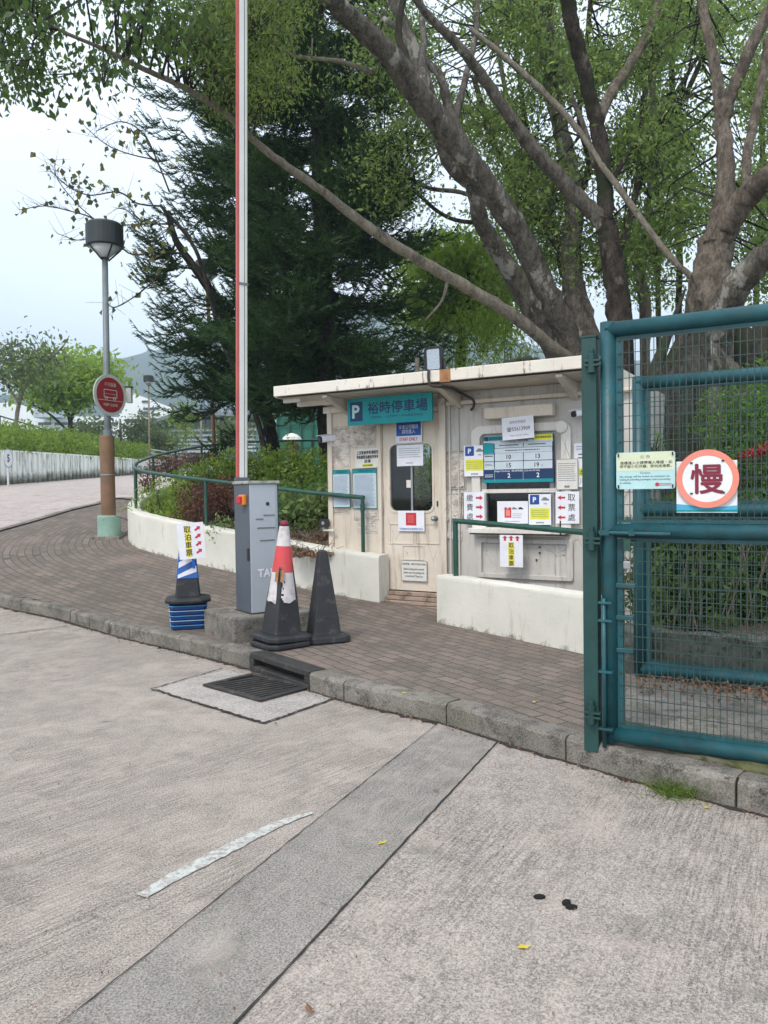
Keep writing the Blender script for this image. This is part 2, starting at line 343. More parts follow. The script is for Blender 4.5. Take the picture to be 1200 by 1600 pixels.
# ------------------------------------------------------------------ mesh builder
class MB:
    def __init__(s): s.v = []; s.f = []; s.m = []; s.uv = None
    def add(s, vs, fs, mi=0):
        o = len(s.v); s.v += [tuple(p) for p in vs]; s.f += [tuple(i + o for i in q) for q in fs]; s.m += [mi] * len(fs); return s
    def box(s, a, b, mi=0, X=None):
        (x0, y0, z0), (x1, y1, z1) = a, b
        v = [Vector(p) for p in ((x0, y0, z0), (x1, y0, z0), (x1, y1, z0), (x0, y1, z0), (x0, y0, z1), (x1, y0, z1), (x1, y1, z1), (x0, y1, z1))]
        if X is not None: v = [X @ p for p in v]
        return s.add(v, [(0, 3, 2, 1), (4, 5, 6, 7), (0, 1, 5, 4), (1, 2, 6, 5), (2, 3, 7, 6), (3, 0, 4, 7)], mi)
    def cbox(s, c, d, mi=0, X=None):
        return s.box([c[i] - d[i] / 2 for i in range(3)], [c[i] + d[i] / 2 for i in range(3)], mi, X)
    def bbox(s, a, b, r, mi=0):      # box with chamfered vertical-plane edges: a prism in XZ with cut corners
        return s.prism(rrect((a[0] + b[0]) / 2, (a[2] + b[2]) / 2, b[0] - a[0], b[2] - a[2], r, 3), a[1], b[1], mi)
    def prism(s, poly, y0, y1, mi=0):      # XZ polygon extruded along y (y0 front)
        n = len(poly)
        v = [(x, y0, z) for x, z in poly] + [(x, y1, z) for x, z in poly]
        return s.add(v, [tuple(range(n)), tuple(range(2 * n - 1, n - 1, -1))] + [(i, i + n, (i + 1) % n + n, (i + 1) % n) for i in range(n)], mi)
    def prismz(s, poly, z0, z1, mi=0, top=None):
        n = len(poly); top = top or poly
        v = [(x, y, z0) for x, y in poly] + [(x, y, z1) for x, y in top]
        return s.add(v, [tuple(range(n - 1, -1, -1)), tuple(range(n, 2 * n))] + [(i, (i + 1) % n, (i + 1) % n + n, i + n) for i in range(n)], mi)
    def ring(s, A, B, y0, y1, mi=0):       # plate between outline A and hole B (XZ), same point count
        n = len(A)
        v = [(x, y0, z) for x, z in A] + [(x, y0, z) for x, z in B] + [(x, y1, z) for x, z in A] + [(x, y1, z) for x, z in B]
        f = []
        for i in range(n):
            j = (i + 1) % n
            f += [(i, j, n + j, n + i), (2 * n + j, 2 * n + i, 3 * n + i, 3 * n + j), (j, i, 2 * n + i, 2 * n + j), (n + i, n + j, 3 * n + j, 3 * n + i)]
        return s.add(v, f, mi)
    def tube(s, path, rad, n=10, mi=0, caps=True, jit=0, tw=0):
        P = [Vector(p) for p in path]
        if not isinstance(rad, (list, tuple)): rad = [rad] * len(P)
        vs = []; up = None
        for i, p in enumerate(P):
            t = (P[min(i + 1, len(P) - 1)] - P[max(i - 1, 0)]).normalized()
            if up is None: up = t.orthogonal().normalized()
            up = (up - t * up.dot(t)); up = up.normalized() if up.length > 1e-6 else t.orthogonal().normalized()
            w = t.cross(up)
            for k in range(n):
                a = 2 * math.pi * k / n
                r = rad[i] * (1 + (random.uniform(-jit, jit) if jit else 0))
                vs.append(p + (up * math.cos(a) + w * math.sin(a)) * r)
        f = [(i * n + k, i * n + (k + 1) % n, (i + 1) * n + (k + 1) % n, (i + 1) * n + k) for i in range(len(P) - 1) for k in range(n)]
        if caps: f += [tuple(range(n - 1, -1, -1)), tuple(range((len(P) - 1) * n, len(P) * n))]
        return s.add(vs, f, mi)
    def lathe(s, c, prof, n=24, mi=0, X=None):
        vs = []
        for r, z in prof:
            for k in range(n):
                a = 2 * math.pi * k / n; p = Vector((r * math.cos(a), r * math.sin(a), z))
                vs.append((X @ p if X is not None else p) + Vector(c))
        m = len(prof)
        f = [(i * n + k, i * n + (k + 1) % n, (i + 1) * n + (k + 1) % n, (i + 1) * n + k) for i in range(m - 1) for k in range(n)]
        f += [tuple(range(n - 1, -1, -1)), tuple(range((m - 1) * n, m * n))]
        return s.add(vs, f, mi)
    def text(s, body, cx, cz, w=None, h=None, y=-.003, mi=0, bold=0.0, rot=0):
        if bold and not body.isascii():
            hh = h or (w / max(1, len(body)))
            for k, (ox, oz) in enumerate(((0, 0), (.6, 0), (-.6, .3), (0, -.6), (0, .6))[:5 if bold > .012 else 3]):
                s.text(body, cx + ox * bold * hh, cz + oz * bold * hh, w, h, y - .00015 * k, mi, 0.0, rot)
            return s
        vs, fs = text_geo(body, bold)
        if not len(vs): return s
        x0, y0 = vs.min(0)[:2]; x1, y1 = vs.max(0)[:2]
        sx = sz = None
        if w: sx = w / (x1 - x0)
        if h: sz = h / (y1 - y0)
        sx = sx or sz; sz = sz or sx
        c, q = math.cos(rot), math.sin(rot)
        out = []
        for p in vs:
            a, b = (p[0] - (x0 + x1) / 2) * sx, (p[1] - (y0 + y1) / 2) * sz
            out.append((cx + a * c - b * q, y, cz + a * q + b * c))
        return s.add(out, fs, mi)
    def lines(s, cx, cz, w, h, n, y=-.003, mi=0, t=.35):   # rows of tiny print: one broken row per line
        for i in range(n):
            z = cz + h / 2 - (i + .5) * h / n; x = cx - w / 2; e = cx + w / 2 * random.uniform(.75, 1)
            while x < e:
                l = w * random.uniform(.03, .09); x2 = min(x + l, e)
                s.add([(x, y, z - h / n * t / 2), (x2, y, z - h / n * t / 2), (x2, y, z + h / n * t / 2), (x, y, z + h / n * t / 2)], [(0, 1, 2, 3)], mi)
                x = x2 + w * .012
        return s
    def rect(s, cx, cz, w, h, y=-.002, mi=0):
        return s.add([(cx - w / 2, y, cz - h / 2), (cx + w / 2, y, cz - h / 2), (cx + w / 2, y, cz + h / 2), (cx - w / 2, y, cz + h / 2)], [(0, 1, 2, 3)], mi)
    def poly(s, pts, y=-.003, mi=0):
        return s.add([(a, y, b) for a, b in pts], [tuple(range(len(pts)))], mi)
def rrect(cx, cz, w, h, r, n=5):
    out = []
    for sx, sz, a0 in ((1, -1, -90), (1, 1, 0), (-1, 1, 90), (-1, -1, 180)):
        for k in range(n):
            a = R_(a0 + 90 * k / (n - 1))
            out.append((cx + sx * (w / 2 - r) + r * math.cos(a), cz + sz * (h / 2 - r) + r * math.sin(a)))
    return out
def circ(cx, cz, r, n=32, rz=None): return [(cx + r * math.cos(2 * math.pi * k / n), cz + (rz or r) * math.sin(2 * math.pi * k / n)) for k in range(n)]
_tg = {}
def text_geo(body, bold):
    k = (body, bold)
    if k in _tg: return _tg[k]
    cu = bpy.data.curves.new('t', 'FONT'); cu.body = body; cu.size = 1; cu.offset = bold; cu.resolution_u = 2; cu.fill_mode = 'FRONT'
    o = bpy.data.objects.new('t', cu); COL.objects.link(o); bpy.context.view_layer.update()
    me = bpy.data.meshes.new_from_object(o.evaluated_get(bpy.context.evaluated_depsgraph_get()))
    vs = np.array([v.co[:] for v in me.vertices]); fs = [tuple(p.vertices) for p in me.polygons]
    bpy.data.objects.remove(o, do_unlink=True); bpy.data.curves.remove(cu); bpy.data.meshes.remove(me)
    _tg[k] = (vs, fs); return _tg[k]

def link_mesh(name, v, f, mats, mi=None, smooth=False, uv=None):
    me = bpy.data.meshes.new(name); me.from_pydata([tuple(p) for p in v], [], f)
    for m in mats: me.materials.append(m)
    if mi is not None and len(mats) > 1: me.polygons.foreach_set('material_index', mi)
    if smooth: me.polygons.foreach_set('use_smooth', [True] * len(me.polygons))
    if uv is not None:
        L = me.uv_layers.new(name='UVMap'); vi = np.zeros(len(me.loops), dtype=np.int32); me.loops.foreach_get('vertex_index', vi)
        L.data.foreach_set('uv', np.asarray(uv, dtype=np.float32)[vi].ravel())
    me.update()
    o = bpy.data.objects.new(name, me); COL.objects.link(o); return o
def fast_mesh(name, V, nper, m, parent=None):      # V (N*nper,3), each leaf one polygon of nper verts
    V = np.ascontiguousarray(V, dtype=np.float32).reshape(-1, 3); nf = len(V) // nper
    me = bpy.data.meshes.new(name); me.vertices.add(len(V)); me.vertices.foreach_set('co', V.ravel())
    me.loops.add(len(V)); me.loops.foreach_set('vertex_index', np.arange(len(V), dtype=np.int32))
    me.polygons.add(nf); me.polygons.foreach_set('loop_start', np.arange(nf, dtype=np.int32) * nper)
    try: me.polygons.foreach_set('loop_total', np.full(nf, nper, dtype=np.int32))
    except Exception: pass
    me.materials.append(m); me.update(calc_edges=True)
    o = bpy.data.objects.new(name, me); COL.objects.link(o)
    if parent: o.parent = parent
    return o
class Thing:
    def __init__(s, name, label, cat, F=None, base=(0, 0, 0), group=None):
        s.F = F or Matrix.Identity(4); s.base = Vector(base)
        s.o = bpy.data.objects.new(name, None); s.o.empty_display_size = .1; COL.objects.link(s.o)
        s.o.matrix_world = s.F @ Matrix.Translation(s.base)
        s.o['label'] = label; s.o['category'] = cat
        if group: s.o['group'] = group
    def part(s, name, mb, mats, parent=None, smooth=False, bevel=0, label=None, uv=None, seg=2):
        if not isinstance(mats, (list, tuple)): mats = [mats]
        v = [(p[0] - s.base.x, p[1] - s.base.y, p[2] - s.base.z) for p in mb.v]
        o = link_mesh(name, v, mb.f, mats, mb.m, smooth, uv)
        o.parent = parent or s.o
        if bevel:
            b = o.modifiers.new('bevel', 'BEVEL'); b.width = bevel; b.segments = seg; b.limit_method = 'ANGLE'; b.angle_limit = R_(40)
        if label: o['label'] = label
        return o
    def fast(s, name, V, nper, m, parent=None):
        V = np.asarray(V).reshape(-1, 3) - np.array(s.base)
        return fast_mesh(name, V, nper, m, parent or s.o)
def smooth_by_angle(o, a=40):
    o.data.polygons.foreach_set('use_smooth', [True] * len(o.data.polygons))
    try: o.data.set_sharp_from_angle(angle=R_(a))
    except Exception: pass
    return o
def struct(name, mb, mats, uv=None, smooth=False, kind='structure', label=None):
    if not isinstance(mats, (list, tuple)): mats = [mats]
    o = link_mesh(name, mb.v, mb.f, mats, mb.m, smooth, uv); o['kind'] = kind
    if label: o['label'] = label
    return o
def dup(root, Mx, label=None):
    r = root.copy(); COL.objects.link(r); r.matrix_world = Mx
    if label: r['label'] = label
    for ch in list(root.children):
        c = ch.copy(); COL.objects.link(c); c.parent = r
        for g in list(ch.children):
            d = g.copy(); COL.objects.link(d); d.parent = c
    return r
def unit(a): return a / np.maximum(np.linalg.norm(a, axis=-1, keepdims=True), 1e-9)
def leaves(C, L, Wd=.45, droop=.3, fold=.12, flatb=0.0):
    C = np.asarray(C); n = len(C); L = np.broadcast_to(np.asarray(L, dtype=float), (n,))[:, None] * RS.uniform(.65, 1.25, (n, 1))
    d = unit(RS.normal(size=(n, 3)) + np.array([0, 0, -droop * 2]))
    q = RS.normal(size=(n, 3)) + np.array([0, 0, flatb * 2]) ; q = unit(q - d * (q * d).sum(1, keepdims=True))
    sd_ = np.cross(d, q)
    a = C - d * L * .5; t = C + d * L * .5 - q * L * fold
    l = C + sd_ * L * Wd * .5 + q * L * fold * .6; r = C - sd_ * L * Wd * .5 + q * L * fold * .6
    return np.stack([a, l, t, r], 1).reshape(-1, 3)
def sticks(A, B, ra, rb):
    A = np.asarray(A); B = np.asarray(B); n = len(A)
    ra = np.broadcast_to(np.asarray(ra, float), (n,))[:, None]; rb = np.broadcast_to(np.asarray(rb, float), (n,))[:, None]
    d = unit(B - A); q = RS.normal(size=(n, 3)); q = unit(q - d * (q * d).sum(1, keepdims=True)); w = np.cross(d, q)
    out = []
    dirs = [q, -q * .5 + w * .866, -q * .5 - w * .866]
    for k in range(3):
        u, v = dirs[k], dirs[(k + 1) % 3]
        out.append(np.stack([A + u * ra, A + v * ra, B + v * rb, B + u * rb], 1))
    return np.concatenate(out, 0).reshape(-1, 3)
def sweep(path, prof, zf, step=.1, jit=0.0, closed_prof=True):
    """path: plan polyline; prof: (offset to the left of travel, height) points; returns MB with uv"""
    P = [Vector((p[0], p[1])) for p in path]
    Q = [P[0]]; s_ = [0.0]
    for a, b in zip(P, P[1:]):
        L = (b - a).length; k = max(1, int(L / step))
        for i in range(1, k + 1): Q.append(a + (b - a) * i / k); s_.append(s_[-1] + L / k)
    mb = MB(); uv = []; n = len(prof)
    for i, p in enumerate(Q):
        t = (Q[min(i + 1, len(Q) - 1)] - Q[max(i - 1, 0)]).normalized(); nn = Vector((-t.y, t.x)); z = zf(p.x, p.y)
        for o, h in prof:
            j = random.uniform(-jit, jit) if jit else 0
            q = p + nn * (o + j); mb.v.append((q.x, q.y, z + h + (random.uniform(-jit, jit) if jit and h > .05 else 0))); uv.append((s_[i], h))
    for i in range(len(Q) - 1):
        for k in range(n if closed_prof else n - 1):
            a, b = i * n + k, i * n + (k + 1) % n
            mb.f.append((a, a + n, b + n, b)); mb.m.append(0)
    mb.f += [tuple(range(n)), tuple(range(len(Q) * n - 1, (len(Q) - 1) * n - 1, -1))]; mb.m += [0, 0]
    return mb, uv
def crs(pts, n=6):      # Catmull-Rom through points
    P = [Vector(p) for p in pts]; P = [P[0] * 2 - P[1]] + P + [P[-1] * 2 - P[-2]]; out = []
    for i in range(1, len(P) - 2):
        for k in range(n):
            t = k / n; a, b, c, d = P[i - 1:i + 3]
            out.append(.5 * ((2 * b) + (c - a) * t + (2 * a - 5 * b + 4 * c - d) * t * t + (3 * b - a - 3 * c + d) * t ** 3))
    out.append(P[-2]); return out

# ================================================================== SETTING
KH = .14
WALLP = [(4.6, 1.92), (1.68, 6.41), (.56, 8.13), (-.07, 8.95), (-1.1, 10.35) if False else (-.95, 9.55), (-2.05, 10.45), (-3.15, 11.35), (-3.95, 12.15), (-4.32, 12.95), (-4.42, 13.8), (-4.38, 14.9), (-4.0, 16.3), (-3.45, 17.3), (-2.2, 18.6), (-.4, 19.8), (2, 20.6)]
wcurve = [Vector((p.x, p.y)) for p in crs([(a, b, 0) for a, b in WALLP[4:]], 8)]
wcurve = [Vector(p) for p in WALLP[:4]] + wcurve
kp = [gz(x, y) for x, y in ((1200, 1277), (1080, 1246), (980, 1218), (890, 1192), (790, 1162), (690, 1131), (600, 1111), (500, 1085), (380, 1043), (220, 1004), (100, 970), (0, 948))]
kpl = [Vector((p.x, p.y)) for p in kp]
kpl = [kpl[0] + (kpl[0] - kpl[2]).normalized() * q for q in (5, 4.2, 3.5, 2.8, 2.1, 1.4, .7)] + kpl + [kpl[-1] + Vector((-1.3, 1.0)), kpl[-1] + Vector((-4.5, 2.6)), kpl[-1] + Vector((-12, 5.2))]
kcurve = [Vector((p.x, p.y)) for p in crs([(a.x, a.y, 0) for a in kpl], 6)]

def grid_sheet(name, x0, x1, y0, y1, st, m, dz, keep=None, uvf=None, rim=None):
    xs = np.arange(x0, x1 + st / 2, st); ys = np.arange(y0, y1 + st / 2, st)
    X, Y = np.meshgrid(xs, ys); Z = Tn(Y) + dz
    V = np.stack([X, Y, Z], -1).reshape(-1, 3); nx = len(xs)
    F = []
    for j in range(len(ys) - 1):
        for i in range(nx - 1):
            a = j * nx + i
            if keep is None or keep(xs[i] + st / 2, ys[j] + st / 2): F.append((a, a + 1, a + nx + 1, a + nx))
    uv = uvf(V) if uvf else V[:, :2]
    o = link_mesh(name, V, F, [m], None, True, uv); o['kind'] = 'structure'; return o
def side(poly, x, y):          # signed distance to a polyline: + on its left
    best = 1e9; sg = 1
    for a, b in zip(poly, poly[1:]):
        dx, dy = b.x - a.x, b.y - a.y; L2 = dx * dx + dy * dy
        t = max(0, min(1, ((x - a.x) * dx + (y - a.y) * dy) / L2)) if L2 else 0
        ex, ey = x - a.x - dx * t, y - a.y - dy * t; d = ex * ex + ey * ey
        if d < best - 1e-9: best = d; sg = 1 if dx * ey - dy * ex >= 0 else -1; 
    return sg * math.sqrt(best)
# travel of kcurve: from near right to far left -> road is on its left, pavement on its right
# ground sheet to the horizon
g = MB()
ys = [-60, -20, 0, 4, 8, 9, 10, 12, 14, 16, 17, 18, 19, 22, 26, 32, 38, 42, 46, 60, 120, 300, 800, 2200]
for y in ys:
    for x in (-2200, -60, -20, 0, 20, 60, 2200): g.v.append((x, y, T(y) - .06))
for j in range(len(ys) - 1):
    for i in range(6): a = j * 7 + i; g.f.append((a, a + 1, a + 8, a + 7)); g.m.append(0)
struct('ground', g, M['grass'])
# road: left slab, right slab, the smooth strip between them
SL = [gz(100, 1600), gz(660, 1152)]; SR_ = [gz(372, 1600), gz(760, 1180)]
sdir = Vector((SL[1].x - SL[0].x, SL[1].y - SL[0].y)).normalized()
RP = [(p.x, p.y) for p in kcurve] + [(-60, 8), (-60, -40), (20, -40), (20, kcurve[0].y - 6)]
def pip(poly, x, y):
    c = False; j = len(poly) - 1
    for i in range(len(poly)):
        (a, b), (d, e) = poly[i], poly[j]
        if (b > y) != (e > y) and x < (d - a) * (y - b) / (e - b) + a: c = not c
        j = i
    return c
def kroad(x, y): return pip(RP, x, y) or abs(side(kcurve, x, y)) < .10
grid_sheet('road', -16, 7, -4, 24, .25, M['road'], 0.0, kroad)
def strip(name, a0, a1, b0, b1, m, dz, n=30, ragged=0):
    mb = MB(); 
    for i in range(n + 1):
        t = i / n
        for (p, q) in ((a0, a1), (b0, b1)):
            w = Vector(p).lerp(Vector(q), t); j = random.uniform(-ragged, ragged)
            mb.v.append((w.x + j, w.y, T(w.y) + dz))
    for i in range(n): mb.f.append((2 * i, 2 * i + 2, 2 * i + 3, 2 * i + 1)); mb.m.append(0)
    return struct(name, mb, m)
def ext(a, b, k0, k1):
    a = Vector((a.x, a.y)); b = Vector((b.x, b.y)); d = b - a
    return a - d * k0, a + d * k1
l0, l1 = ext(SL[0], SL[1], 1.6, 1.10); r0, r1 = ext(SR_[0], SR_[1], 1.6, 1.09)
far0 = r0 + Vector((6, -3.2)); far1 = Vector((kcurve[0].x, kcurve[0].y))
# right slab: polygon between strip and kerb, fine broom grooves
mb = MB(); nn = 40
for i in range(nn + 1):
    t = i / nn; a = r0.lerp(r1, t); kk = [p for p in kcurve if p.y < r1.y + .3][0]
    b = Vector((kcurve[0].x, -4)).lerp(Vector((a.x, a.y)), 0)
    mb.v.append((a.x, a.y, .004))
kr = [p for p in kcurve if p.x > r1.x - .02]
kr = sorted(kr, key=lambda p: -p.y)
poly = [(p.x, p.y) for p in [r0, r1]] + [(p.x, p.y) for p in kr] + [(7, -4), (r0.x + 1, -4)]
mb = MB(); mb.add([(x, y, .004) for x, y in poly], [tuple(range(len(poly) - 1, -1, -1))]); struct('road_slab', mb, M['road_near'])
strip('road_strip', l0, l1, r0, r1, M['grey_strip'], .008)
def seam(a, b, w, rag=.004, n=24, dz=.012, name='road_joint'):
    a = Vector((a.x, a.y)); b = Vector((b.x, b.y)); d = (b - a).normalized(); q = Vector((-d.y, d.x))
    mb = MB()
    for i in range(n + 1):
        p = a.lerp(b, i / n) + q * random.uniform(-rag, rag); ww = w * random.uniform(.35, 1.0)
        for s_ in (-1, 1): mb.v.append((p.x + q.x * ww / 2 * s_, p.y + q.y * ww / 2 * s_, T(p.y) + dz))
    for i in range(n): mb.f.append((2 * i, 2 * i + 1, 2 * i + 3, 2 * i + 2)); mb.m.append(0)
    return struct(name, mb, M['joint'])
seam(l0, l1, .007, rag=.002, n=160); seam(r0, r1, .009, rag=.002, n=160)
seam(gz(0, 993), gz(105, 979), .03); seam(gz(-160, 1015), gz(0, 993), .03)
# apron round the drain with its dark joint
ap = [gz(237, 1078), gz(348, 1046), gz(524, 1092), gz(413, 1132)]
mb = MB(); mb.add([(p.x, p.y, .005) for p in ap], [(0, 3, 2, 1)]); struct('drain_apron', mb, M['apron'])
seam(ap[0], ap[1], .022, .007); seam(ap[0], ap[3], .030, .010, 40); seam(ap[3], ap[2], .026, .008, 30)
seam(gz(430, 1131), gz(640, 1190) if False else gz(432, 1134), .01)
# worn white paint line
mp_ = [gz(x, y) for x, y in ((222, 1402), (262, 1377), (310, 1352), (360, 1326), (405, 1303), (445, 1285), (488, 1271))]
s = NT('worn_white_paint')
c = s.mix(s.ramp(s.noise(26, det=7, rough=.85), .47, .55), (.50, .515, .48), (.30, .265, .23))
M['road_white'] = s.end(c, .8, s.bump(s.noise(90), .4, .004))
mb = MB(); wid = (.05, .07, .078, .078, .072, .055, .02)
cm = crs([(p.x, p.y, 0) for p in mp_], 8)
for i, p in enumerate(cm):
    t = (cm[min(i + 1, len(cm) - 1)] - cm[max(i - 1, 0)]).normalized(); q = Vector((-t.y, t.x, 0))
    w = np.interp(i / (len(cm) - 1) * 6, range(7), wid)
    for s_ in (-1, 1): e = p + q * w / 2 * s_ * random.uniform(.85, 1.08); mb.v.append((e.x, e.y, .005))
for i in range(len(cm) - 1): mb.f.append((2 * i, 2 * i + 2, 2 * i + 3, 2 * i + 1)); mb.m.append(0)
struct('road_marking', mb, M['road_white'])

# pavement of clay pavers; courses run parallel to the low wall
wd = np.array([[p.x, p.y] for p in wcurve]); 
fine = [wd[0]]; 
for a, b in zip(wd, wd[1:]):
    k = max(1, int(np.linalg.norm(b - a) / .03))
    for i in range(1, k + 1): fine.append(a + (b - a) * i / k)
fine = np.array(fine); arc = np.concatenate([[0], np.cumsum(np.linalg.norm(np.diff(fine, axis=0), axis=1))])
def pav_uv(V):
    out = np.zeros((len(V), 2))
    for i in range(0, len(V), 4000):
        d = np.linalg.norm(V[i:i + 4000, None, :2] - fine[None], axis=2); j = d.argmin(1)
        out[i:i + 4000, 0] = arc[j]; out[i:i + 4000, 1] = d[np.arange(len(j)), j]
    return out
wl = [wcurve[i] for i in range(0, len(wcurve), 2)] + [wcurve[-1]]
def kpav(x, y):
    if pip(RP, x, y) or abs(side(kcurve, x, y)) < .07: return False
    if x < -3.6 and pip(DP, x, y) and abs(side(dec, x, y)) > .25: return False
    if y > 8.9 and x > .3: return False
    return x > -18 and x + y * .55 < 8
# drive of pale concrete behind the pavement
de = [gz(x, y, KH) for x, y in ((0, 829), (60, 812), (110, 797), (150, 788), (190, 779))]
_d = Vector((de[0].x - de[2].x, de[0].y - de[2].y)).normalized(); _q = Vector((de[0].x, de[0].y))
dep = [_q + _d * 15 + Vector((0, -1.4)), _q + _d * 9 + Vector((0, -.6)), _q + _d * 6 + Vector((0, -.25)), _q + _d * 4, _q + _d * 2.5, _q + _d * 1.2] + [Vector((p.x, p.y)) for p in de] + [Vector((-4.35, 16.0)), Vector((-4.1, 17.6)), Vector((-3.6, 19.5)), Vector((-2, 26))]
dec = [Vector((p.x, p.y)) for p in crs([(p.x, p.y, 0) for p in dep], 8)]
RW = [Vector((-14.5, 6)), Vector((-12.9, 18)), Vector((-12.15, 24.3)), Vector((-11.8, 31)), Vector((-11.6, 36)), Vector((-13.0, 46)), Vector((-18, 60))]
rwl0 = RW
DP = [(p.x, p.y) for p in dec] + [(p.x, p.y) for p in RW[::-1]]
grid_sheet('pavement', -14, 5.2, 1.5, 19, .1, M['paver'], KH - .004, kpav, pav_uv)
mb = MB(); NR = 220; nC = 14
rwl = [Vector((p.x, p.y)) for p in crs([(p.x, p.y, 0) for p in RW], 10)]
def samp(poly, t):
    L = [0]; 
    for a, b in zip(poly, poly[1:]): L.append(L[-1] + (b - a).length)
    return Vector((np.interp(t * L[-1], L, [p.x for p in poly]), np.interp(t * L[-1], L, [p.y for p in poly])))
for i in range(NR + 1):
    a, b = samp(dec, i / NR), samp(rwl, i / NR)
    for k in range(nC + 1): p = a.lerp(b, k / nC); mb.v.append((p.x, p.y, T(p.y) + KH + .012))
for i in range(NR):
    for k in range(nC): a = i * (nC + 1) + k; mb.f.append((a, a + nC + 1, a + nC + 2, a + 1)); mb.m.append(0)
struct('driveway', mb, M['drive'], smooth=True)
mb = MB()
for i, p in enumerate(dec):
    t = (dec[min(i + 1, len(dec) - 1)] - dec[max(i - 1, 0)]).normalized(); q = Vector((-t.y, t.x))
    for s_ in (-.075, .075): e = p + q * s_; mb.v.append((e.x, e.y, T(e.y) + KH + .022))
for i in range(len(dec) - 1): mb.f.append((2 * i, 2 * i + 2, 2 * i + 3, 2 * i + 1)); mb.m.append(0)
struct('driveway_edge', mb, M['kerb'])
for a, b in (((0, 772), (190, 767)), ((0, 790), (150, 779))):
    seam(gz(*a, KH), gz(*b, KH), .03, dz=KH + .03, name='driveway_joint')
# kerb: stones along the curve
inl = gz(440, 1060)
def near_inlet(p): return (Vector((p.x, p.y)) - Vector((inl.x, inl.y))).length
kdist = [0]
for a, b in zip(kcurve, kcurve[1:]): kdist.append(kdist[-1] + (b - a).length)
def kat(s_): return Vector((np.interp(s_, kdist, [p.x for p in kcurve]), np.interp(s_, kdist, [p.y for p in kcurve])))
i0 = min(range(2000), key=lambda i: (kat(i * kdist[-1] / 2000) - Vector((gz(489, 1078).x, gz(489, 1078).y))).length) * kdist[-1] / 2000
i1 = min(range(2000), key=lambda i: (kat(i * kdist[-1] / 2000) - Vector((gz(392, 1046).x, gz(392, 1046).y))).length) * kdist[-1] / 2000
s_ = 0; kb = MB()
prof = [(0, -.05), (0, KH - .02), (-.012, KH - .004), (-.03, KH + .003), (-.145, KH + .003), (-.15, -.05)]
stops = []
while s_ < kdist[-1] - .1:
    L = random.choice((.92, 1.15, 1.0)); 
    if 6.8 < s_ - 0 and s_ > i1 + 1.2 and s_ < i1 + 3: L = .42
    e = s_ + L
    if s_ < i0 < e or abs(e - i0) < .2: e = i0
    if i0 - 1e-6 <= s_ < i1 - 1e-6: s_ = i1; continue
    e = min(e, kdist[-1])
    pts = [kat(s_ + .006 + (e - s_ - .012) * k / 10) for k in range(11)]
    m2, _ = sweep(pts, prof, lambda x, y: T(y), step=.09, jit=.004)
    kb.add(m2.v, m2.f); s_ = e
ko = struct('kerb', kb, M['kerb'])
gr = MB(); q_ = 1.2
while q_ < kdist[-1] - 6:
    p = kat(q_); d = (kat(q_ + .05) - kat(q_ - .05)).normalized(); n = Vector((-d.y, d.x)); w = .012 + abs(random.gauss(0, .016)) + .02 * max(0, math.sin(q_ * 2.1))
    gr.v += [(p.x - n.x * .01, p.y - n.y * .01, T(p.y) + .0075), (p.x + n.x * w, p.y + n.y * w, T(p.y) + .0075)]; q_ += .045
gr.f = [(2 * i, 2 * i + 2, 2 * i + 3, 2 * i + 1) for i in range(len(gr.v) // 2 - 1)]; gr.m = [0] * len(gr.f)
struct('gutter_grime', gr, M['joint'])
# mossy concrete footing behind the kerb under the gate
mb = MB(); a = onz(925, 1150, KH); b = onz(1200, 1213, KH); d = (b - a); b2 = b + d * 3
q = Vector((d.y, -d.x, 0)).normalized() * -1
pts = [Vector((a.x, a.y)), Vector((b.x, b.y)), Vector((b2.x, b2.y))]
m2, uvx = sweep(pts, [(0, -.02), (0, KH + .012), (.02, KH + .022), (.26, KH + .045), (.27, -.02)], lambda x, y: 0, step=.1, jit=.006)
struct('gate_footing', m2, M['moss'])
# hills far off
def hill(name, pts, Y, dz0, th):
    mb = MB(); n = len(pts); k = 8
    for j in range(k + 1):
        f = j / k
        for i, (px, py) in enumerate(pts):
            top = at(px, py, Y)
            hgt = top.z * (1 - f ** 1.3) + random.uniform(-1, 1) * (4 if 0 < f < 1 else 1.3)
            mb.v.append((top.x + random.uniform(-3, 3), Y - f * th, max(hgt, 2)))
    for j in range(k):
        for i in range(n - 1): a = j * n + i; mb.f.append((a, a + 1, a + n + 1, a + n)); mb.m.append(0)
    # back slope
    o = len(mb.v)
    for (px, py) in pts: t = at(px, py, Y); mb.v.append((t.x, Y + th * .8, 0))
    for i in range(n - 1): mb.f.append((i + 1, i, o + i, o + i + 1)); mb.m.append(0)
    return struct(name, mb, M['hill'], smooth=True)
def ridge(ctrl, n):
    xs = np.linspace(ctrl[0][0], ctrl[-1][0], n); yy = np.interp(xs, [c[0] for c in ctrl], [c[1] for c in ctrl])
    return [(x, y + random.uniform(-1.6, 1.6)) for x, y in zip(xs, yy)]
hill('hill', ridge([(-900, 640), (-300, 600), (60, 640), (110, 604), (150, 580), (190, 562), (225, 551), (262, 546), (300, 535), (340, 520), (420, 490), (520, 470), (650, 500), (900, 560), (1500, 600), (2400, 690)], 260), 900, 0, 420)
hill('hill', ridge([(-700, 660), (-200, 640), (0, 624), (30, 618), (80, 640), (200, 660), (420, 690), (900, 700)], 120), 620, 0, 200)

# ================================================================== LOW WALLS AND HANDRAILS
WP = [(-.001, -.15), (0, .50), (-.0, .525), (-.012, .545), (-.03, .55), (-.19, .55), (-.21, .53), (-.21, -.15)]
WPf = [(-o - .0, h) for o, h in WP]
def tz(x, y): return T(y) + KH
lw = [p for p in wcurve[3:]]
t = Thing('low_wall', 'long curved cream low wall with dirty foot wrapping round the planting bed', 'wall', base=(lw[0].x, lw[0].y, KH))
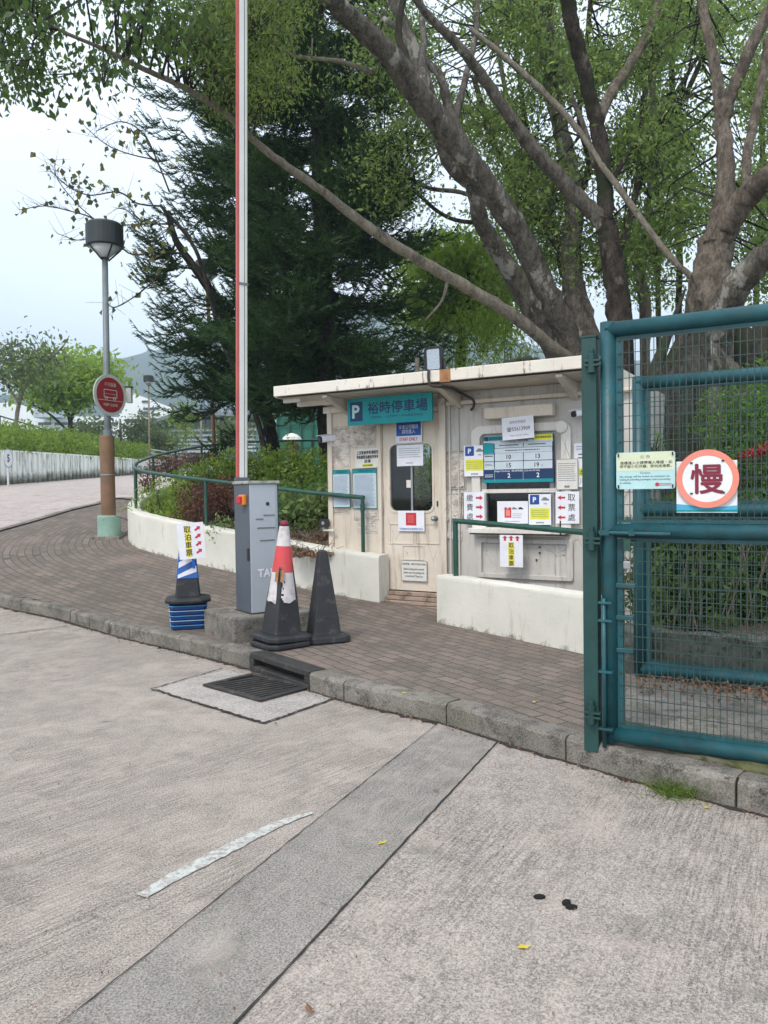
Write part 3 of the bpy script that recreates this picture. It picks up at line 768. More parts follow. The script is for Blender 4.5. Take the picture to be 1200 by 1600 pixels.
# bed side is on the right of travel for the curve running up the slope
m2, uv = sweep(lw, WP, tz, step=.15, jit=.003)
o = t.part('wall_body', m2, M['lowwall'], uv=uv); smooth_by_angle(o, 35)
rw_ = [gz(683, 972, KH), gz(915, 1022, KH)]
rw_ = [Vector((p.x, p.y)) for p in rw_]; rw_.append(rw_[1] + (rw_[1] - rw_[0]) * .08)
t = Thing('low_wall', 'short straight cream low wall sloping in front of the ticket window', 'wall', base=(rw_[0].x, rw_[0].y, KH))
m2, uv = sweep(rw_[::-1], [(o * .8, h * .9) for o, h in WP], tz, step=.15, jit=.003)
smooth_by_angle(t.part('wall_body', m2, M['lowwall'], uv=uv), 35)

def offset_path(path, off):
    out = []
    for i, p in enumerate(path):
        q = (path[min(i + 1, len(path) - 1)] - path[max(i - 1, 0)]).normalized(); out.append(p + Vector((-q.y, q.x)) * off)
    return out
rc = offset_path(lw, -.11)
rl = [0]
for a, b in zip(rc, rc[1:]): rl.append(rl[-1] + (b - a).length)
def rat(s_): return Vector((np.interp(s_, rl, [p.x for p in rc]), np.interp(s_, rl, [p.y for p in rc])))
t = Thing('handrail', 'dark green pipe handrail curving along the planter wall', 'handrail', base=(*rat(.3), KH + .55))
top = [Vector((*rat(s_), T(rat(s_).y) + KH + .55 + .64)) for s_ in np.arange(.28, rl[-1] - 2, .25)]
smooth_by_angle(t.part('top_rail', MB().tube(top, .027, 12), M['rail']))
for s_ in [.30, 3.2, 5.35, 6.15, 7.3, 8.3, 9.3, 10.4, 11.5, 12.6, 13.7]:
    p = rat(s_); z = T(p.y) + KH + .55
    smooth_by_angle(t.part('post', MB().tube([(p.x, p.y, z - .05), (p.x, p.y, z + .64)], .024, 12), M['rail']))
smooth_by_angle(t.part('elbow', MB().tube([(rat(.3).x, rat(.3).y, KH + 1.14), (rat(.3).x, rat(.3).y, KH + 1.222)], .031, 12), M['rail']))
a = Vector((*(rw_[0] + (rw_[1] - rw_[0]) * .10 + Vector((.08, .05))), 1.20)); b = Vector((*(rw_[1] + Vector((.12, -.05))), 1.14))
t = Thing('handrail', 'short dark green handrail before the ticket window', 'handrail', base=(a.x, a.y, .6))
smooth_by_angle(t.part('top_rail', MB().tube([a, b], .027, 12), M['rail']))
smooth_by_angle(t.part('post', MB().tube([(a.x, a.y, .55), (a.x, a.y, 1.222)], .027, 12), M['rail']))
smooth_by_angle(t.part('post', MB().tube([(b.x, b.y, .45), (b.x, b.y, 1.14)], .027, 12), M['rail']))

# ribbed white wall along the drive
t = Thing('ribbed_wall', 'long white ribbed wall streaked with black mould beside the drive', 'wall', base=(RW[2].x, RW[2].y, T(RW[2].y)))
mb = MB(); uv = []; L = 0; rp_ = [0]
rws = rwl[4:]
for a, b in zip(rws, rws[1:]): rp_.append(rp_[-1] + (b - a).length)
Ltot = rp_[-1]; ss = []
s_ = 0
while s_ < Ltot:
    for ds, off in ((0, 0), (.09, 0), (.11, .10), (.30, .10), (.32, 0)): ss.append((s_ + ds, off))
    s_ += .33
def rwat(q): return Vector((np.interp(q, rp_, [p.x for p in rws]), np.interp(q, rp_, [p.y for p in rws])))
for q, off in ss:
    q = min(q, Ltot - 1e-3); p = rwat(q); d = (rwat(min(q + .2, Ltot)) - rwat(max(q - .2, 0))).normalized(); nrm = Vector((d.y, -d.x))
    z = T(p.y) + KH; H = np.interp(p.y, [18, 24.3, 30, 36, 46], [1.2, 1.13, .95, .72, .7])
    e = p + nrm * off
    for P_, zz in ((e, -.1), (e, H - .05), (p + nrm * .08, H - .05), (p + nrm * .08, H), (p - nrm * .15, H), (p - nrm * .15, -.1)):
        mb.v.append((P_.x, P_.y, z + zz)); uv.append((q, zz))
for i in range(len(ss) - 1):
    for k in range(5): a = i * 6 + k; mb.f.append((a, a + 1, a + 7, a + 6)); mb.m.append(0)
t.part('wall_body', mb, M['ribwall'], uv=uv)
def disc_sign(name, label, cat, c, nrm, r, parts, thick=.004, group=None):
    nrm = Vector(nrm).normalized(); x = Vector((0, 0, 1)).cross(nrm).normalized() * 1
    y = -nrm; z = x.cross(y) * 1
    if z.z < 0: z = -z; x = -x
    F = Matrix(((x.x, y.x, z.x, c[0]), (x.y, y.y, z.y, c[1]), (x.z, y.z, z.z, c[2]), (0, 0, 0, 1)))
    return Thing(name, label, cat, F=F, group=group), F
p5 = at(13, 716, 23.3); d5 = Vector((-.10, -.995, 0))
t, F5 = disc_sign('number_sign', 'round white sign with the number 5 on a short post at the ribbed wall', 'sign', (p5.x, p5.y, p5.z), (1, -.02, 0), .28, None)
t.part('disc', MB().prism(circ(0, 0, .285, 36), 0, .012), M['white'])
t.part('rim', MB().ring(circ(0, 0, .287, 36), circ(0, 0, .262, 36), -.003, -.0005), M['ink_blue'])
t.part('numeral', MB().text('5', 0, 0, h=.24, y=-.004, bold=.03), M['ink'])
t.part('post', MB().box((-.035, .012, -.95), (.035, .04, -.15)), M['white'])

# ================================================================== BOOTH
FB = Matrix.Translation((.3, 9.0, 0)) @ Matrix.Rotation(R_(-30), 4, 'Z')
FBi = FB.inverted()
def fac(px, py, y=0.0):        # pixel -> (u, z) on the booth plane local y
    o = FBi @ Vector((0, 0, EYE)); d = FBi.to_3x3() @ ray(px, py); k = (y - o.y) / d.y
    q = o + d * k; return q.x, q.z
def frect(x0, y0, x1, y1, y=0.0):
    xm, ym = (x0 + x1) / 2, (y0 + y1) / 2
    u0 = fac(x0, ym, y)[0]; u1 = fac(x1, ym, y)[0]; z1 = fac(xm, y0, y)[1]; z0 = fac(xm, y1, y)[1]
    return u0, u1, z0, z1
UL, UR = fac(515, 700)[0], fac(989, 800)[0]
DB = 2.0
ZT = 2.62
booth = Thing('ticket_booth', 'cream painted ticket booth with flat overhanging roof and peeling walls', 'booth', F=FB, base=((UL + UR) / 2, .9, 0))
du0, du1, dz0, dz1 = frect(598, 650, 687, 926)
dz0 = .335; dz1 = 2.42
wu0, wu1, wz0, wz1 = frect(754, 690, 866, 833)
th = .07
mb = MB(); mb.box((UL, 0, -.1), (du0, th, ZT)); mb.box((du0, 0, dz1), (du1, th, ZT)); mb.box((du0, 0, -.1), (du1, th, dz0 - .18))
booth.part('wall', mb, M['booth_cream'], bevel=.006, label='cream left front wall panel with peeling paint')
mb = MB(); mb.box((du1, .012, -.1), (wu0, th, ZT)); mb.box((wu0, .012, wz1), (wu1, th, ZT)); mb.box((wu0, .012, -.1), (wu1, th, wz0)); mb.box((wu1, .012, -.1), (UR, th, ZT))
booth.part('wall', mb, M['booth_grey'], bevel=.006, label='greyish white front wall round the ticket window')
booth.part('wall', MB().box((UL, th, -.1), (UL + th, DB, ZT)), M['booth_cream'])
booth.part('wall', MB().box((UR - th, th, -.1), (UR, DB, ZT)), M['booth_grey'])
# back wall with a window seen through the door pane
bu0, bu1, bz0, bz1 = frect(644, 680, 700, 806, DB)
mb = MB(); mb.box((UL, DB, -.1), (bu0, DB + th, ZT)); mb.box((bu1, DB, -.1), (UR, DB + th, ZT)); mb.box((bu0, DB, -.1), (bu1, DB + th, bz0)); mb.box((bu0, DB, bz1), (bu1, DB + th, ZT))
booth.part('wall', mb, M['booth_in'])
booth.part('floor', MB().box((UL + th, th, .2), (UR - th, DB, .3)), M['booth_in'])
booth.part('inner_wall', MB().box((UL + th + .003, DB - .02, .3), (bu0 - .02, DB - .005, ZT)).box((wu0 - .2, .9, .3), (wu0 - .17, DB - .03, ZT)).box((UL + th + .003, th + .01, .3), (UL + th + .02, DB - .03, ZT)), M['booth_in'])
# corner trims and door frame posts
mb = MB(); mb.box((UL - .02, -.025, 0), (UL + .05, -.002, ZT - .1)); booth.part('corner_trim', mb, M['booth_cream'], bevel=.005)
mb = MB(); mb.box((UL - .06, -.05, ZT - .14), (UL + .33, -.028, ZT - .06)); booth.part('cornice', mb, M['booth_white'], bevel=.01)
mb = MB(); mb.box((du0 - .045, -.025, .15), (du0 - .004, -.002, dz1)); mb.box((du1 + .004, -.035, .15), (du1 + .095, -.002, ZT - .06)); mb.box((du0 - .045, -.025, dz1), (du1, -.002, dz1 + .06))
booth.part('door_frame', mb, M['booth_cream'], bevel=.008)
mb = MB(); mb.box((du1 + .13, -.02, .1), (du1 + .15, .01, ZT - .12)); mb.box((du1 + .24, -.015, .1), (du1 + .255, .01, ZT - .12)); booth.part('wall_batten', mb, M['booth_grey'], bevel=.004)
mb = MB(); mb.box((du1 + .11, -.05, ZT - .15), (UR, -.004, ZT - .105)); booth.part('wall_ledge', mb, M['booth_cream'], bevel=.008)
# roof slab
fe = .62
ru0 = None
def facf(px, py): return fac(px, py, -fe)
rz1 = 2.78; ru0 = facf(427, 608)[0]; ru1 = facf(936, 560)[0]
mb = MB(); mb.box((ru0 + .03, -fe + .03, rz1 - .115), (ru1 - .01, DB + .4, rz1 - .01)); 
roof = booth.part('roof', mb, M['roof'])
mb = MB(); mb.box((ru0, -fe, rz1 - .122), (ru1, -fe + .028, rz1 + .002)); mb.box((ru0, -fe + .03, rz1 - .135), (ru0 + .028, DB + .4, rz1 + .002))
booth.part('fascia', mb, M['roof'], roof, bevel=.008)
mb = MB(); mb.add([(ru0 + .03, -fe + .03, rz1 - .14), (ru1, -fe + .03, rz1 - .14), (ru1, 0, ZT - .0), (ru0 + .03, 0, ZT)], [(0, 3, 2, 1)])
booth.part('soffit_panel', mb, M['soffit'], roof)
def bracket(u, w=.07, front=None, drop=.20):
    fr = front if front is not None else -fe + .06
    mb = MB(); v = [(u, fr, rz1 - .145), (u, -.003, rz1 - .15), (u, -.003, rz1 - .15 - drop), (u, fr, rz1 - .175)]
    v2 = [(a + w, b, c_) for a, b, c_ in v]
    mb.add(v + v2, [(0, 1, 2, 3), (7, 6, 5, 4), (0, 4, 5, 1), (1, 5, 6, 2), (2, 6, 7, 3), (3, 7, 4, 0)])
    booth.part('roof_bracket', mb, M['soffit'], roof, bevel=.006)
for px in (500, 678, 868): bracket(facf(px, 610)[0] - .02)
# two long timbers under the left overhang
mb = MB()
for k in (0, 1): mb.box((ru0 + .05, -.50 + .28 * k, rz1 - .19 - .02 * k), (UL - .08 + .3 * k, -.44 + .28 * k, rz1 - .142))
booth.part('roof_batten', mb, M['booth_white'], roof, bevel=.006)
mb = MB(); mb.box((facf(687, 590)[0], -fe - .003, rz1 - .133), (facf(704, 590)[0], -fe - .001, rz1)); booth.part('rust_stain', mb, M['rust'], roof)
# conduit from the lamp across the soffit and down to the ledge
cu0 = facf(671, 583)[0]
pth = [Vector((cu0, -fe - .02, rz1 + .01)), Vector((cu0, -fe - .022, rz1 - .10)), Vector((cu0 + .03, -fe + .0, rz1 - .16)), Vector((cu0 + .16, -.45, rz1 - .175))]
u2, z2 = fac(742, 628); pth += [Vector((u2 - .12, -.12, rz1 - .19)), Vector((u2 - .0, -.06, z2 + .02)), Vector((u2 + .01, -.06, z2 - .06)), Vector((u2 - .03, -.04, z2 - .09))]
booth.part('conduit', MB().tube(crs(pth, 5), .015, 8), M['dark_pipe'], smooth=True)
mc = MB(); u0, u1, z0, z1 = frect(790, 547, 840, 562, -fe + .2)
for k in range(26):
    x = random.uniform(u0, u1); mc.lathe((x, -fe + .12 + random.uniform(0, .2), rz1 + random.uniform(-.01, .035)), [(.0, -.03), (.045, -.01), (.05, .02), (.02, .045), (0, .05)], 7)
t = Thing('moss_clump', 'dark clump of moss growing on the booth roof edge', 'moss', F=FB, base=((u0 + u1) / 2, -fe + .2, rz1))
t.part('moss', mc, M['moss_clump'])
# door
D = MB()
u0, u1, z0, z1 = frect(610, 694, 676, 798, .02)
cx, cz, w, h = (u0 + u1) / 2, (z0 + z1) / 2, u1 - u0, z1 - z0
dw, dh = du1 - du0 - .012, dz1 - dz0 - .01
def rectlike(cx_, cz_, W_, H_, hole, hcx, hcz):      # outer outline matched to a rounded hole's points
    out = []
    for (x, z) in hole:
        dx, dz_ = x - hcx, z - hcz
        k = min([q for q in (((cx_ + W_ / 2 - hcx) / dx if dx > 1e-9 else 9e9), ((cx_ - W_ / 2 - hcx) / dx if dx < -1e-9 else 9e9), ((cz_ + H_ / 2 - hcz) / dz_ if dz_ > 1e-9 else 9e9), ((cz_ - H_ / 2 - hcz) / dz_ if dz_ < -1e-9 else 9e9))])
        out.append((hcx + dx * k, hcz + dz_ * k))
    return out
def plate_hole(mb, cx_, cz_, W_, H_, hcx, hcz, hw, hh, r, y0, y1):
    hole = rrect(hcx, hcz, hw, hh, r, 7)
    corners = [(cx_ + W_ / 2, cz_ - H_ / 2), (cx_ + W_ / 2, cz_ + H_ / 2), (cx_ - W_ / 2, cz_ + H_ / 2), (cx_ - W_ / 2, cz_ - H_ / 2)]
    outer = []
    for i in range(4):           # 7 arc points per corner: middle one goes to the outer corner
        for k in range(7):
            x, z = hole[i * 7 + k]; c_ = corners[i]; pc = corners[i - 1]; nc = corners[(i + 1) % 4]
            if k == 3: outer.append(c_)
            elif (k < 3) == (i % 2 == 0): outer.append((x, c_[1]))
            else: outer.append((c_[0], z))
    return mb.ring(outer, hole, y0, y1)
dcx, dcz = (du0 + du1) / 2, (dz0 + dz1) / 2
plate_hole(D, dcx, dcz, dw, dh, cx, cz, w, h, .075, .012, .055)
door = booth.part('door', D, M['booth_cream'])
g2 = MB(); g2.box((cx - w / 2 - .01, .030, cz - h / 2 - .01), (cx + w / 2 + .01, .036, cz + h / 2 + .01)); booth.part('door_pane', g2, M['glass'], door)
g2 = MB(); g2.ring(rrect(cx, cz, w + .05, h + .05, .09, 7), rrect(cx, cz, w, h, .075, 7), .004, .0118); booth.part('window_bead', g2, M['booth_cream'], door)
um = fac(643, 740, .02)[0]; booth.part('mullion', MB().box((um - .012, .022, cz - h / 2), (um + .012, .029, cz + h / 2)), M['steel'], door)
u_, z_ = fac(639, 756, .02); booth.part('latch', MB().box((u_ - .03, .012, z_ - .045), (u_ + .03, .021, z_ + .045)), M['booth_white'], door)
u_, z_ = fac(680, 810)
booth.part('knob', MB().lathe((u_, -.045, z_), [(.0, -.03), (.02, -.026), (.03, -.008), (.03, .01), (.016, .022), (.016, .045), (.032, .052), (.032, .06)], 20, X=Matrix.Rotation(R_(90), 4, 'X') @ Matrix.Scale(-1, 4, (0, 0, 1)) if False else Matrix.Rotation(R_(-90), 4, 'X')), M['steel'], door, smooth=True)
booth.part('letter_slot', MB().box((u_ + .02, .0, z_ + .14), (u_ + .035, .011, z_ + .2)), M['dark_pipe'], door)
for (a, b_, c_, d_) in ((608, 818, 645, 850), (649, 818, 686, 850), (628, 852, 662, 875)):
    u0, u1, z0, z1 = frect(a, b_, c_, d_)
    mm = MB(); mm.ring([(u0, z0), (u1, z0), (u1, z1), (u0, z1)], [(u0 + .012, z0 + .012), (u1 - .012, z0 + .012), (u1 - .012, z1 - .012), (u0 + .012, z1 - .012)], .004, .0118)
    booth.part('door_moulding', mm, M['booth_cream'], door)
# threshold steps
mb = MB(); zs = [.335, .285, .235, .19, .13]
for i in range(4):
    mb.box((du0 - .03 + .01 * i, -.05 - .035 * i, zs[i + 1]), (du1 - .02 + .012 * i, .01, zs[i] - .006))
booth.part('door_step', mb, M['wood_step'], bevel=.006)
# ticket window: moulding, frame, panes, sill
u0, u1, z0, z1 = frect(738, 662, 893, 838)
mb = MB(); mcx, mcz, mw, mh = (u0 + u1) / 2, (z0 + z1) / 2, u1 - u0, z1 - z0
mb.ring(rrect(mcx, mcz, mw, mh, .10, 7), rrect(mcx, mcz, mw - .21, mh - .19, .06, 7), -.03, .011)
win = booth.part('ticket_window', mb, M['booth_white'], bevel=.01, label='ticket window with a rounded white moulding')
mb = MB(); mb.ring([(wu0, wz0), (wu1, wz0), (wu1, wz1), (wu0, wz1)], [(wu0 + .05, wz0 + .05), (wu1 - .05, wz0 + .05), (wu1 - .05, wz1 - .05), (wu0 + .05, wz1 - .05)], .0, .06)
booth.part('frame', mb, M['steel'], win, bevel=.004)
zr = fac(810, 767)[1]; booth.part('transom', MB().box((wu0, -.012, zr - .022), (wu1 + .06, .015, zr + .022)), M['booth_white'], win, bevel=.004)
booth.part('pane', MB().box((wu0 + .03, .03, wz0 + .03), (wu1 - .03, .035, wz1 - .03)), M['glass'], win)
u_ = fac(777, 800)[0]; booth.part('jamb', MB().box((wu0 - .03, -.02, wz0), (wu0 + .045, .0, zr)), M['booth_white'], win, bevel=.004)
u_, z_ = fac(877, 667, -.04); booth.part('cap', MB().prism(circ(u_, z_, .065, 24), -.055, -.031), M['booth_white'], win, bevel=.008)
u0, u1, z0, z1 = frect(733, 826, 884, 842, -.12)
mb = MB().box((u0, -.15, z1 - .055), (u1, .01, z1)); booth.part('sill', mb, M['booth_white'], win, bevel=.008)
booth.part('sill_edge', MB().box((u0 + .01, -.13, z1 - .068), (u1, .005, z1 - .057)), M['dark_pipe'], win)
u_ = fac(883, 835)[0]; booth.part('bolt_rod', MB().box((u_ - .006, -.17, z1 - .06), (u_ + .006, -.155, z1 + .09)), M['black'], win)
# recessed panel below
u0, u1, z0, z1 = frect(745, 842, 896, 905)
mb = MB().ring(rrect((u0 + u1) / 2, (z0 + z1) / 2, u1 - u0, z1 - z0, .03, 5), rrect((u0 + u1) / 2, (z0 + z1) / 2, u1 - u0 - .13, z1 - z0 - .1, .01, 5), -.022, .011)
booth.part('lower_panel', mb, M['booth_grey'], bevel=.006)
for px, py in ((843, 855), (843, 864), (838, 875)):
    u_, z_ = fac(px, py); booth.part('bolt', MB().prism(circ(u_, z_, .010, 10), -.004, .012), M['black'])
# cream box lamp above the window and old paper scraps
u0, u1, z0, z1 = frect(757, 634, 864, 652, -.1)
booth.part('light_fitting', MB().box((u0, -.12, z0), (u1, -.005, z1)), M['booth_cream'], bevel=.01)
scr = NT('paper_residue'); c_ = scr.mix(scr.ramp(scr.noise(6, det=6, rough=.8), .42, .58), (.66, .60, .52), (.36, .31, .26))
c_ = scr.mix(scr.ramp(scr.noise(30, scr.map(scale=(.4, .4, 2)), det=5), .58, .66), c_, (.20, .16, .12)); M['scrap'] = scr.end(c_, .8, scr.bump(scr.noise(40), .5, .01))
for (a, b_, c_, d_) in ((546, 668, 585, 698), (520, 668, 546, 730), (522, 798, 545, 802), (555, 797, 590, 812), (700, 706, 726, 762), (700, 772, 722, 812), (697, 830, 720, 842), (560, 812, 588, 832)):
    u0, u1, z0, z1 = frect(a, b_, c_, d_); n = 12; pts = []
    for k in range(n): pts.append((u0 + (u1 - u0) * k / n, z0 + random.uniform(0, .02)))
    for k in range(n): pts.append((u1 - random.uniform(0, .015), z0 + (z1 - z0) * k / n))
    for k in range(n): pts.append((u1 - (u1 - u0) * k / n, z1 - random.uniform(0, .012)))
    for k in range(n): pts.append((u0 + random.uniform(0, .02), z1 - (z1 - z0) * k / n))
    booth.part('paper_residue', MB().prism(pts, -.006 if a > 690 else -.004, -.0005 if a < 690 else .0115), M['scrap'])
    fr_ = MB().ring([(u0 - .012, z0 - .012), (u1 + .012, z0 - .012), (u1 + .012, z1 + .012), (u0 - .012, z1 + .012)], [(u0 - .004, z0 - .004), (u1 + .004, z0 - .004), (u1 + .004, z1 + .004), (u0 - .004, z1 + .004)], -.003, .0118)
    booth.part('glue_outline', fr_, M['scrap'])

# ------------------------------------------------------------------ signs on the booth
class Sign:
    def __init__(s, name, label, px, mat, y=-.006, th=.004, group=None, cat='sign', F=None, frame=None, tilt=0, r=0):
        u0, u1, z0, z1 = (frect(*px, y) if F is None else F[1](*px, y)); FF = FB if F is None else F[0]
        s.w, s.h = u1 - u0, z1 - z0
        s.F = FF @ Matrix.Translation(((u0 + u1) / 2, y, (z0 + z1) / 2)) @ Matrix.Rotation(R_(tilt), 4, 'Y')
        s.t = Thing(name, label, cat, F=s.F, group=group)
        pl = rrect(0, 0, s.w, s.h, r, 4) if r else [(-s.w / 2, -s.h / 2), (s.w / 2, -s.h / 2), (s.w / 2, s.h / 2), (-s.w / 2, s.h / 2)]
        s.board = s.t.part('board', MB().prism(pl, 0, th), mat)
        if frame: s.t.part('border', MB().ring([(-s.w / 2, -s.h / 2), (s.w / 2, -s.h / 2), (s.w / 2, s.h / 2), (-s.w / 2, s.h / 2)], [(-s.w / 2 + frame[1], -s.h / 2 + frame[1]), (s.w / 2 - frame[1], -s.h / 2 + frame[1]), (s.w / 2 - frame[1], s.h / 2 - frame[1]), (-s.w / 2 + frame[1], s.h / 2 - frame[1])], -.0022, -.0003), frame[0])
    def T(s, name, body, x, z, m, h=None, w=None, bold=.01, y=-.0016, rot=0):   # x,z in fractions of half size
        return s.t.part(name, MB().text(body, x * s.w / 2, z * s.h / 2, w=w * s.w if w else None, h=h * s.h if h else None, y=y, bold=bold, rot=rot), m)
    def R(s, name, x, z, w, h, m, y=-.0008): return s.t.part(name, MB().rect(x * s.w / 2, z * s.h / 2, w * s.w, h * s.h, y), m)
    def L(s, x, z, w, h, n, m, y=-.0016, t=.35): return s.t.part('small_print', MB().lines(x * s.w / 2, z * s.h / 2, w * s.w, h * s.h, n, y, 0, t), m)
def arrow(cx, cz, L, H, rot=0):
    p = [(-L / 2, -H * .2), (L * .05, -H * .2), (L * .05, -H / 2), (L / 2, 0), (L * .05, H / 2), (L * .05, H * .2), (-L / 2, H * .2)]
    c, q = math.cos(rot), math.sin(rot); return [(cx + a * c - b * q, cz + a * q + b * c) for a, b in p]
# big teal name board, tilted forward box
s = Sign('car_park_sign', 'large teal name board with a white P hung under the roof overhang', (543, 618, 675, 661), M['sign_teal'], y=-.26, th=.03)
s.R('badge', -.78, 0, .155, .72, M['sign_navy']); s.T('badge_letter', 'P', -.79, 0, M['pale_cyan'], h=.5, bold=.03)
s.T('lettering', '裕時停車場', .20, .18, M['sign_navy'], w=.70, h=.44, bold=.032); s.T('small_lettering', 'YIMA · UTIM · PARKING', .18, -.50, M['sign_navy'], w=.62, h=.085, bold=.01)
s = Sign('staff_notice', 'blue and white staff only notice at the top of the booth door', (618, 658, 659, 692), M['paper'], y=-.012)
s.R('blue_field', 0, .28, .94, .62, M['sign_blue']); s.T('lettering', '非本公司職員', 0, .48, M['paper'], w=.74, h=.2); s.T('lettering', '請勿進入', 0, .06, M['paper'], w=.5, h=.2); s.T('lettering', 'STAFF ONLY', 0, -.66, M['s_red'], w=.7, h=.16, bold=.02)
s = Sign('notice_sheet', 'white typed sheet on the upper pane of the booth door', (620, 695, 661, 728), M['paper'], y=.0)
s.L(0, .25, .84, .5, 5, M['ink_grey'], t=.22); s.L(0, -.72, .3, .08, 1, M['ink'])
s = Sign('notice_sheet', 'white sheet with a red picture below the door pane', (622, 798, 663, 830), M['paper'], y=-.012)
s.R('picture', 0, .18, .40, .62, M['s_red']); s.L(.0, .2, .26, .4, 4, M['ring']); s.T('lettering', '不得擅自移走或損壞此告示', 0, -.78, M['sign_blue'], w=.9, h=.12, bold=.0)
s = Sign('notice_sheet', 'pale yellowish bilingual notice low on the booth door', (627, 876, 667, 908), M['paper_w'], y=-.012, frame=(M['ink_grey'], .003))
s.T('lettering', '如有需要，請到付款窗口查詢', 0, .66, M['ink'], w=.9, h=.1, bold=0); s.T('lettering', 'Before leaving the carpark', 0, .15, M['ink'], w=.8, h=.13); s.T('lettering', 'please pay the parking fee', 0, -.2, M['ink'], w=.8, h=.13); s.T('lettering', 'to the Shroff. Thank you', 0, -.55, M['ink'], w=.7, h=.13)
s = Sign('notice_board', 'white notice with bold black characters left of the booth door', (555, 701, 594, 731), M['paper_w'], y=-.012, tilt=-1)
s.T('lettering', '上深會員停車場經理', 0, .6, M['ink'], w=.88, h=.19, bold=.03); s.T('lettering', '更新繳費為繳租停車場', 0, .14, M['ink'], w=.88, h=.19, bold=.03); s.T('lettering', '啟事', 0, -.3, M['ink'], h=.19, bold=.03)
s.R('highlight', 0, -.74, .42, .14, M['yellow']); s.T('lettering', '裕時停車場啟', 0, -.74, M['ink'], w=.4, h=.11)
for (px, lb, nl) in (((520, 734, 547, 793), 'narrow teal headed regulations board at the booth corner', 26), ((551, 732, 589, 795), 'wider teal headed regulations board beside the booth door frame', 28)):
    s = Sign('regulation_board', lb, px, M['pale_cyan'], y=-.030 if px[0] < 530 else -.012, th=.006, group='teal headed regulation boards', frame=(M['ink'], .006))
    s.R('header', 0, .88, .96, .12, M['sign_teal']); s.R('sheet', 0, -.08, .9, .82, M['tariff_grey']); s.T('lettering', '停車場使用守則', .05, .88, M['sign_navy'], w=.6, h=.055); s.L(0, -.08, .84, .78, nl, M['ink_blue'], t=.42)
# tariff board
s = Sign('tariff_board', 'large navy and teal parking tariff board over the ticket window', (755, 680, 865, 754), M['sign_navy'], y=-.06, th=.02)
s.R('header', 0, .90, .985, .10, M['sign_teal']); s.R('yellow_header', .72, .88, .42 * .6, .11, M['yellow'], y=-.0012); s.T('header_lettering', '停車場開放時間', .72, .88, M['ink'], w=.22, h=.05, y=-.0024)
s.R('badge', -.90, .90, .055, .085, M['sign_navy'], y=-.0012); s.T('header_lettering', '裕時停車場', -.60, .90, M['sign_navy'], w=.22, h=.07, y=-.0016)
s.R('title_row', 0, .76, .985, .075, M['tariff_grey']); s.T('lettering', 'Hourly Parking  時租收費', -.1, .76, M['ink'], w=.4, h=.045)
s.R('vehicle_cell', -.83, .47, .145, .26, M['sign_teal'])
for (x, w_) in ((-.25, .405), (.57, .395)):
    s.R('cell', x, .60, w_, .105, M['tariff_grey']); s.R('cell', x, .10 if x < 9 else 0, w_, .165, M['tariff_grey']); s.R('cell', x, -.26, w_, .165, M['tariff_grey']); s.L(x, .60, w_ * .7, .06, 1, M['ink'])
s.R('cell', .15, .375, .81, .10, M['tariff_grey']); s.L(.15, .375, .5, .05, 1, M['ink'])
s.R('cell', -.83, .10, .145, .165, M['tariff_grey']); s.R('cell', -.83, -.26, .145, .165, M['tariff_grey']); s.L(-.83, .15, .12, .06, 1, M['ink']); s.L(-.83, -.22, .12, .06, 2, M['ink'])
for body, x, z, m in (('10', -.25, .10, 'ink'), ('13', .57, .10, 'ink'), ('15', -.25, -.26, 'ink'), ('19', .54, -.26, 'ink'), ('2', -.25, -.69, 'paper'), ('2', .57, -.69, 'paper')): s.T('figure', body, x, z, M[m], h=.095, bold=.02)
s.T('figure', '.5', .68, -.30, M['ink'], h=.04); s.T('lettering', 'Night Parking  夜泊時租  (23:00-07:00)', -.02, -.50, M['paper'], w=.64, h=.05); s.L(-.83, -.69, .12, .08, 2, M['paper'])
s.R('footer', 0, -.92, .985, .07, M['sign_teal'])
s.R('divider', .155, -.6, .004, .3, M['pale_cyan'], y=-.0012); s.R('divider', -.665, -.6, .004, .3, M['pale_cyan'], y=-.0012)
def car_icon(x, z, w):      # side outline of a car
    return [(x - w / 2, z - w * .12), (x + w / 2, z - w * .12), (x + w / 2, z + w * .08), (x + w * .28, z + w * .12), (x + w * .12, z + w * .30), (x - w * .25, z + w * .30), (x - w * .38, z + w * .1), (x - w / 2, z + w * .06)]
def pnotice(px, lb, y=-.045, tilt=0):
    s = Sign('parking_notice', lb, px, M['paper'], y=y, th=.003, group='blue P parking notices', tilt=tilt)
    s.t.part('badge', MB().poly(rrect(-s.w * .23, s.h * .32, s.w * .42, s.w * .42, .01, 4), -.0008), M['p_blue']); s.T('badge_letter', 'P', -.46, .64, M['paper'], h=.17, bold=.04)
    s.t.part('car_picture', MB().poly(car_icon(s.w * .25, s.h * .32, s.w * .34), -.001), M['ink_grey']); s.R('yellow_field', 0, -.28, .86, .36, M['yellow']); s.L(0, -.28, .76, .26, 4, M['ink_grey'], t=.25); s.T('lettering', '裕時停車場', 0, -.86, M['sign_navy'], w=.35, h=.05)
    s.T('lettering', '時租', .5, .38, M['ink_grey'], h=.05)
pnotice((725, 696, 758, 744), 'parking notice with blue P left of the tariff board', y=-.05)
pnotice((826, 772, 861, 820), 'parking notice with blue P under the tariff board on the ticket window', y=-.03)
s = Sign('phone_notice', 'tilted white notice with a telephone number above the tariff board', (784.5, 651, 834, 686), M['paper'], y=-.13, tilt=-2.5)
s.T('lettering', '如有任何查詢', 0, .55, M['ink_grey'], w=.5, h=.14, bold=0); s.T('telephone_sign', '☎', -.55, -.08, M['ink'], h=.2); s.T('telephone_number', '55613909', .2, -.08, M['ink'], w=.56, h=.17, bold=.0); s.T('lettering', 'Thank you for calling', .05, -.66, M['ink_grey'], w=.6, h=.1, bold=0)
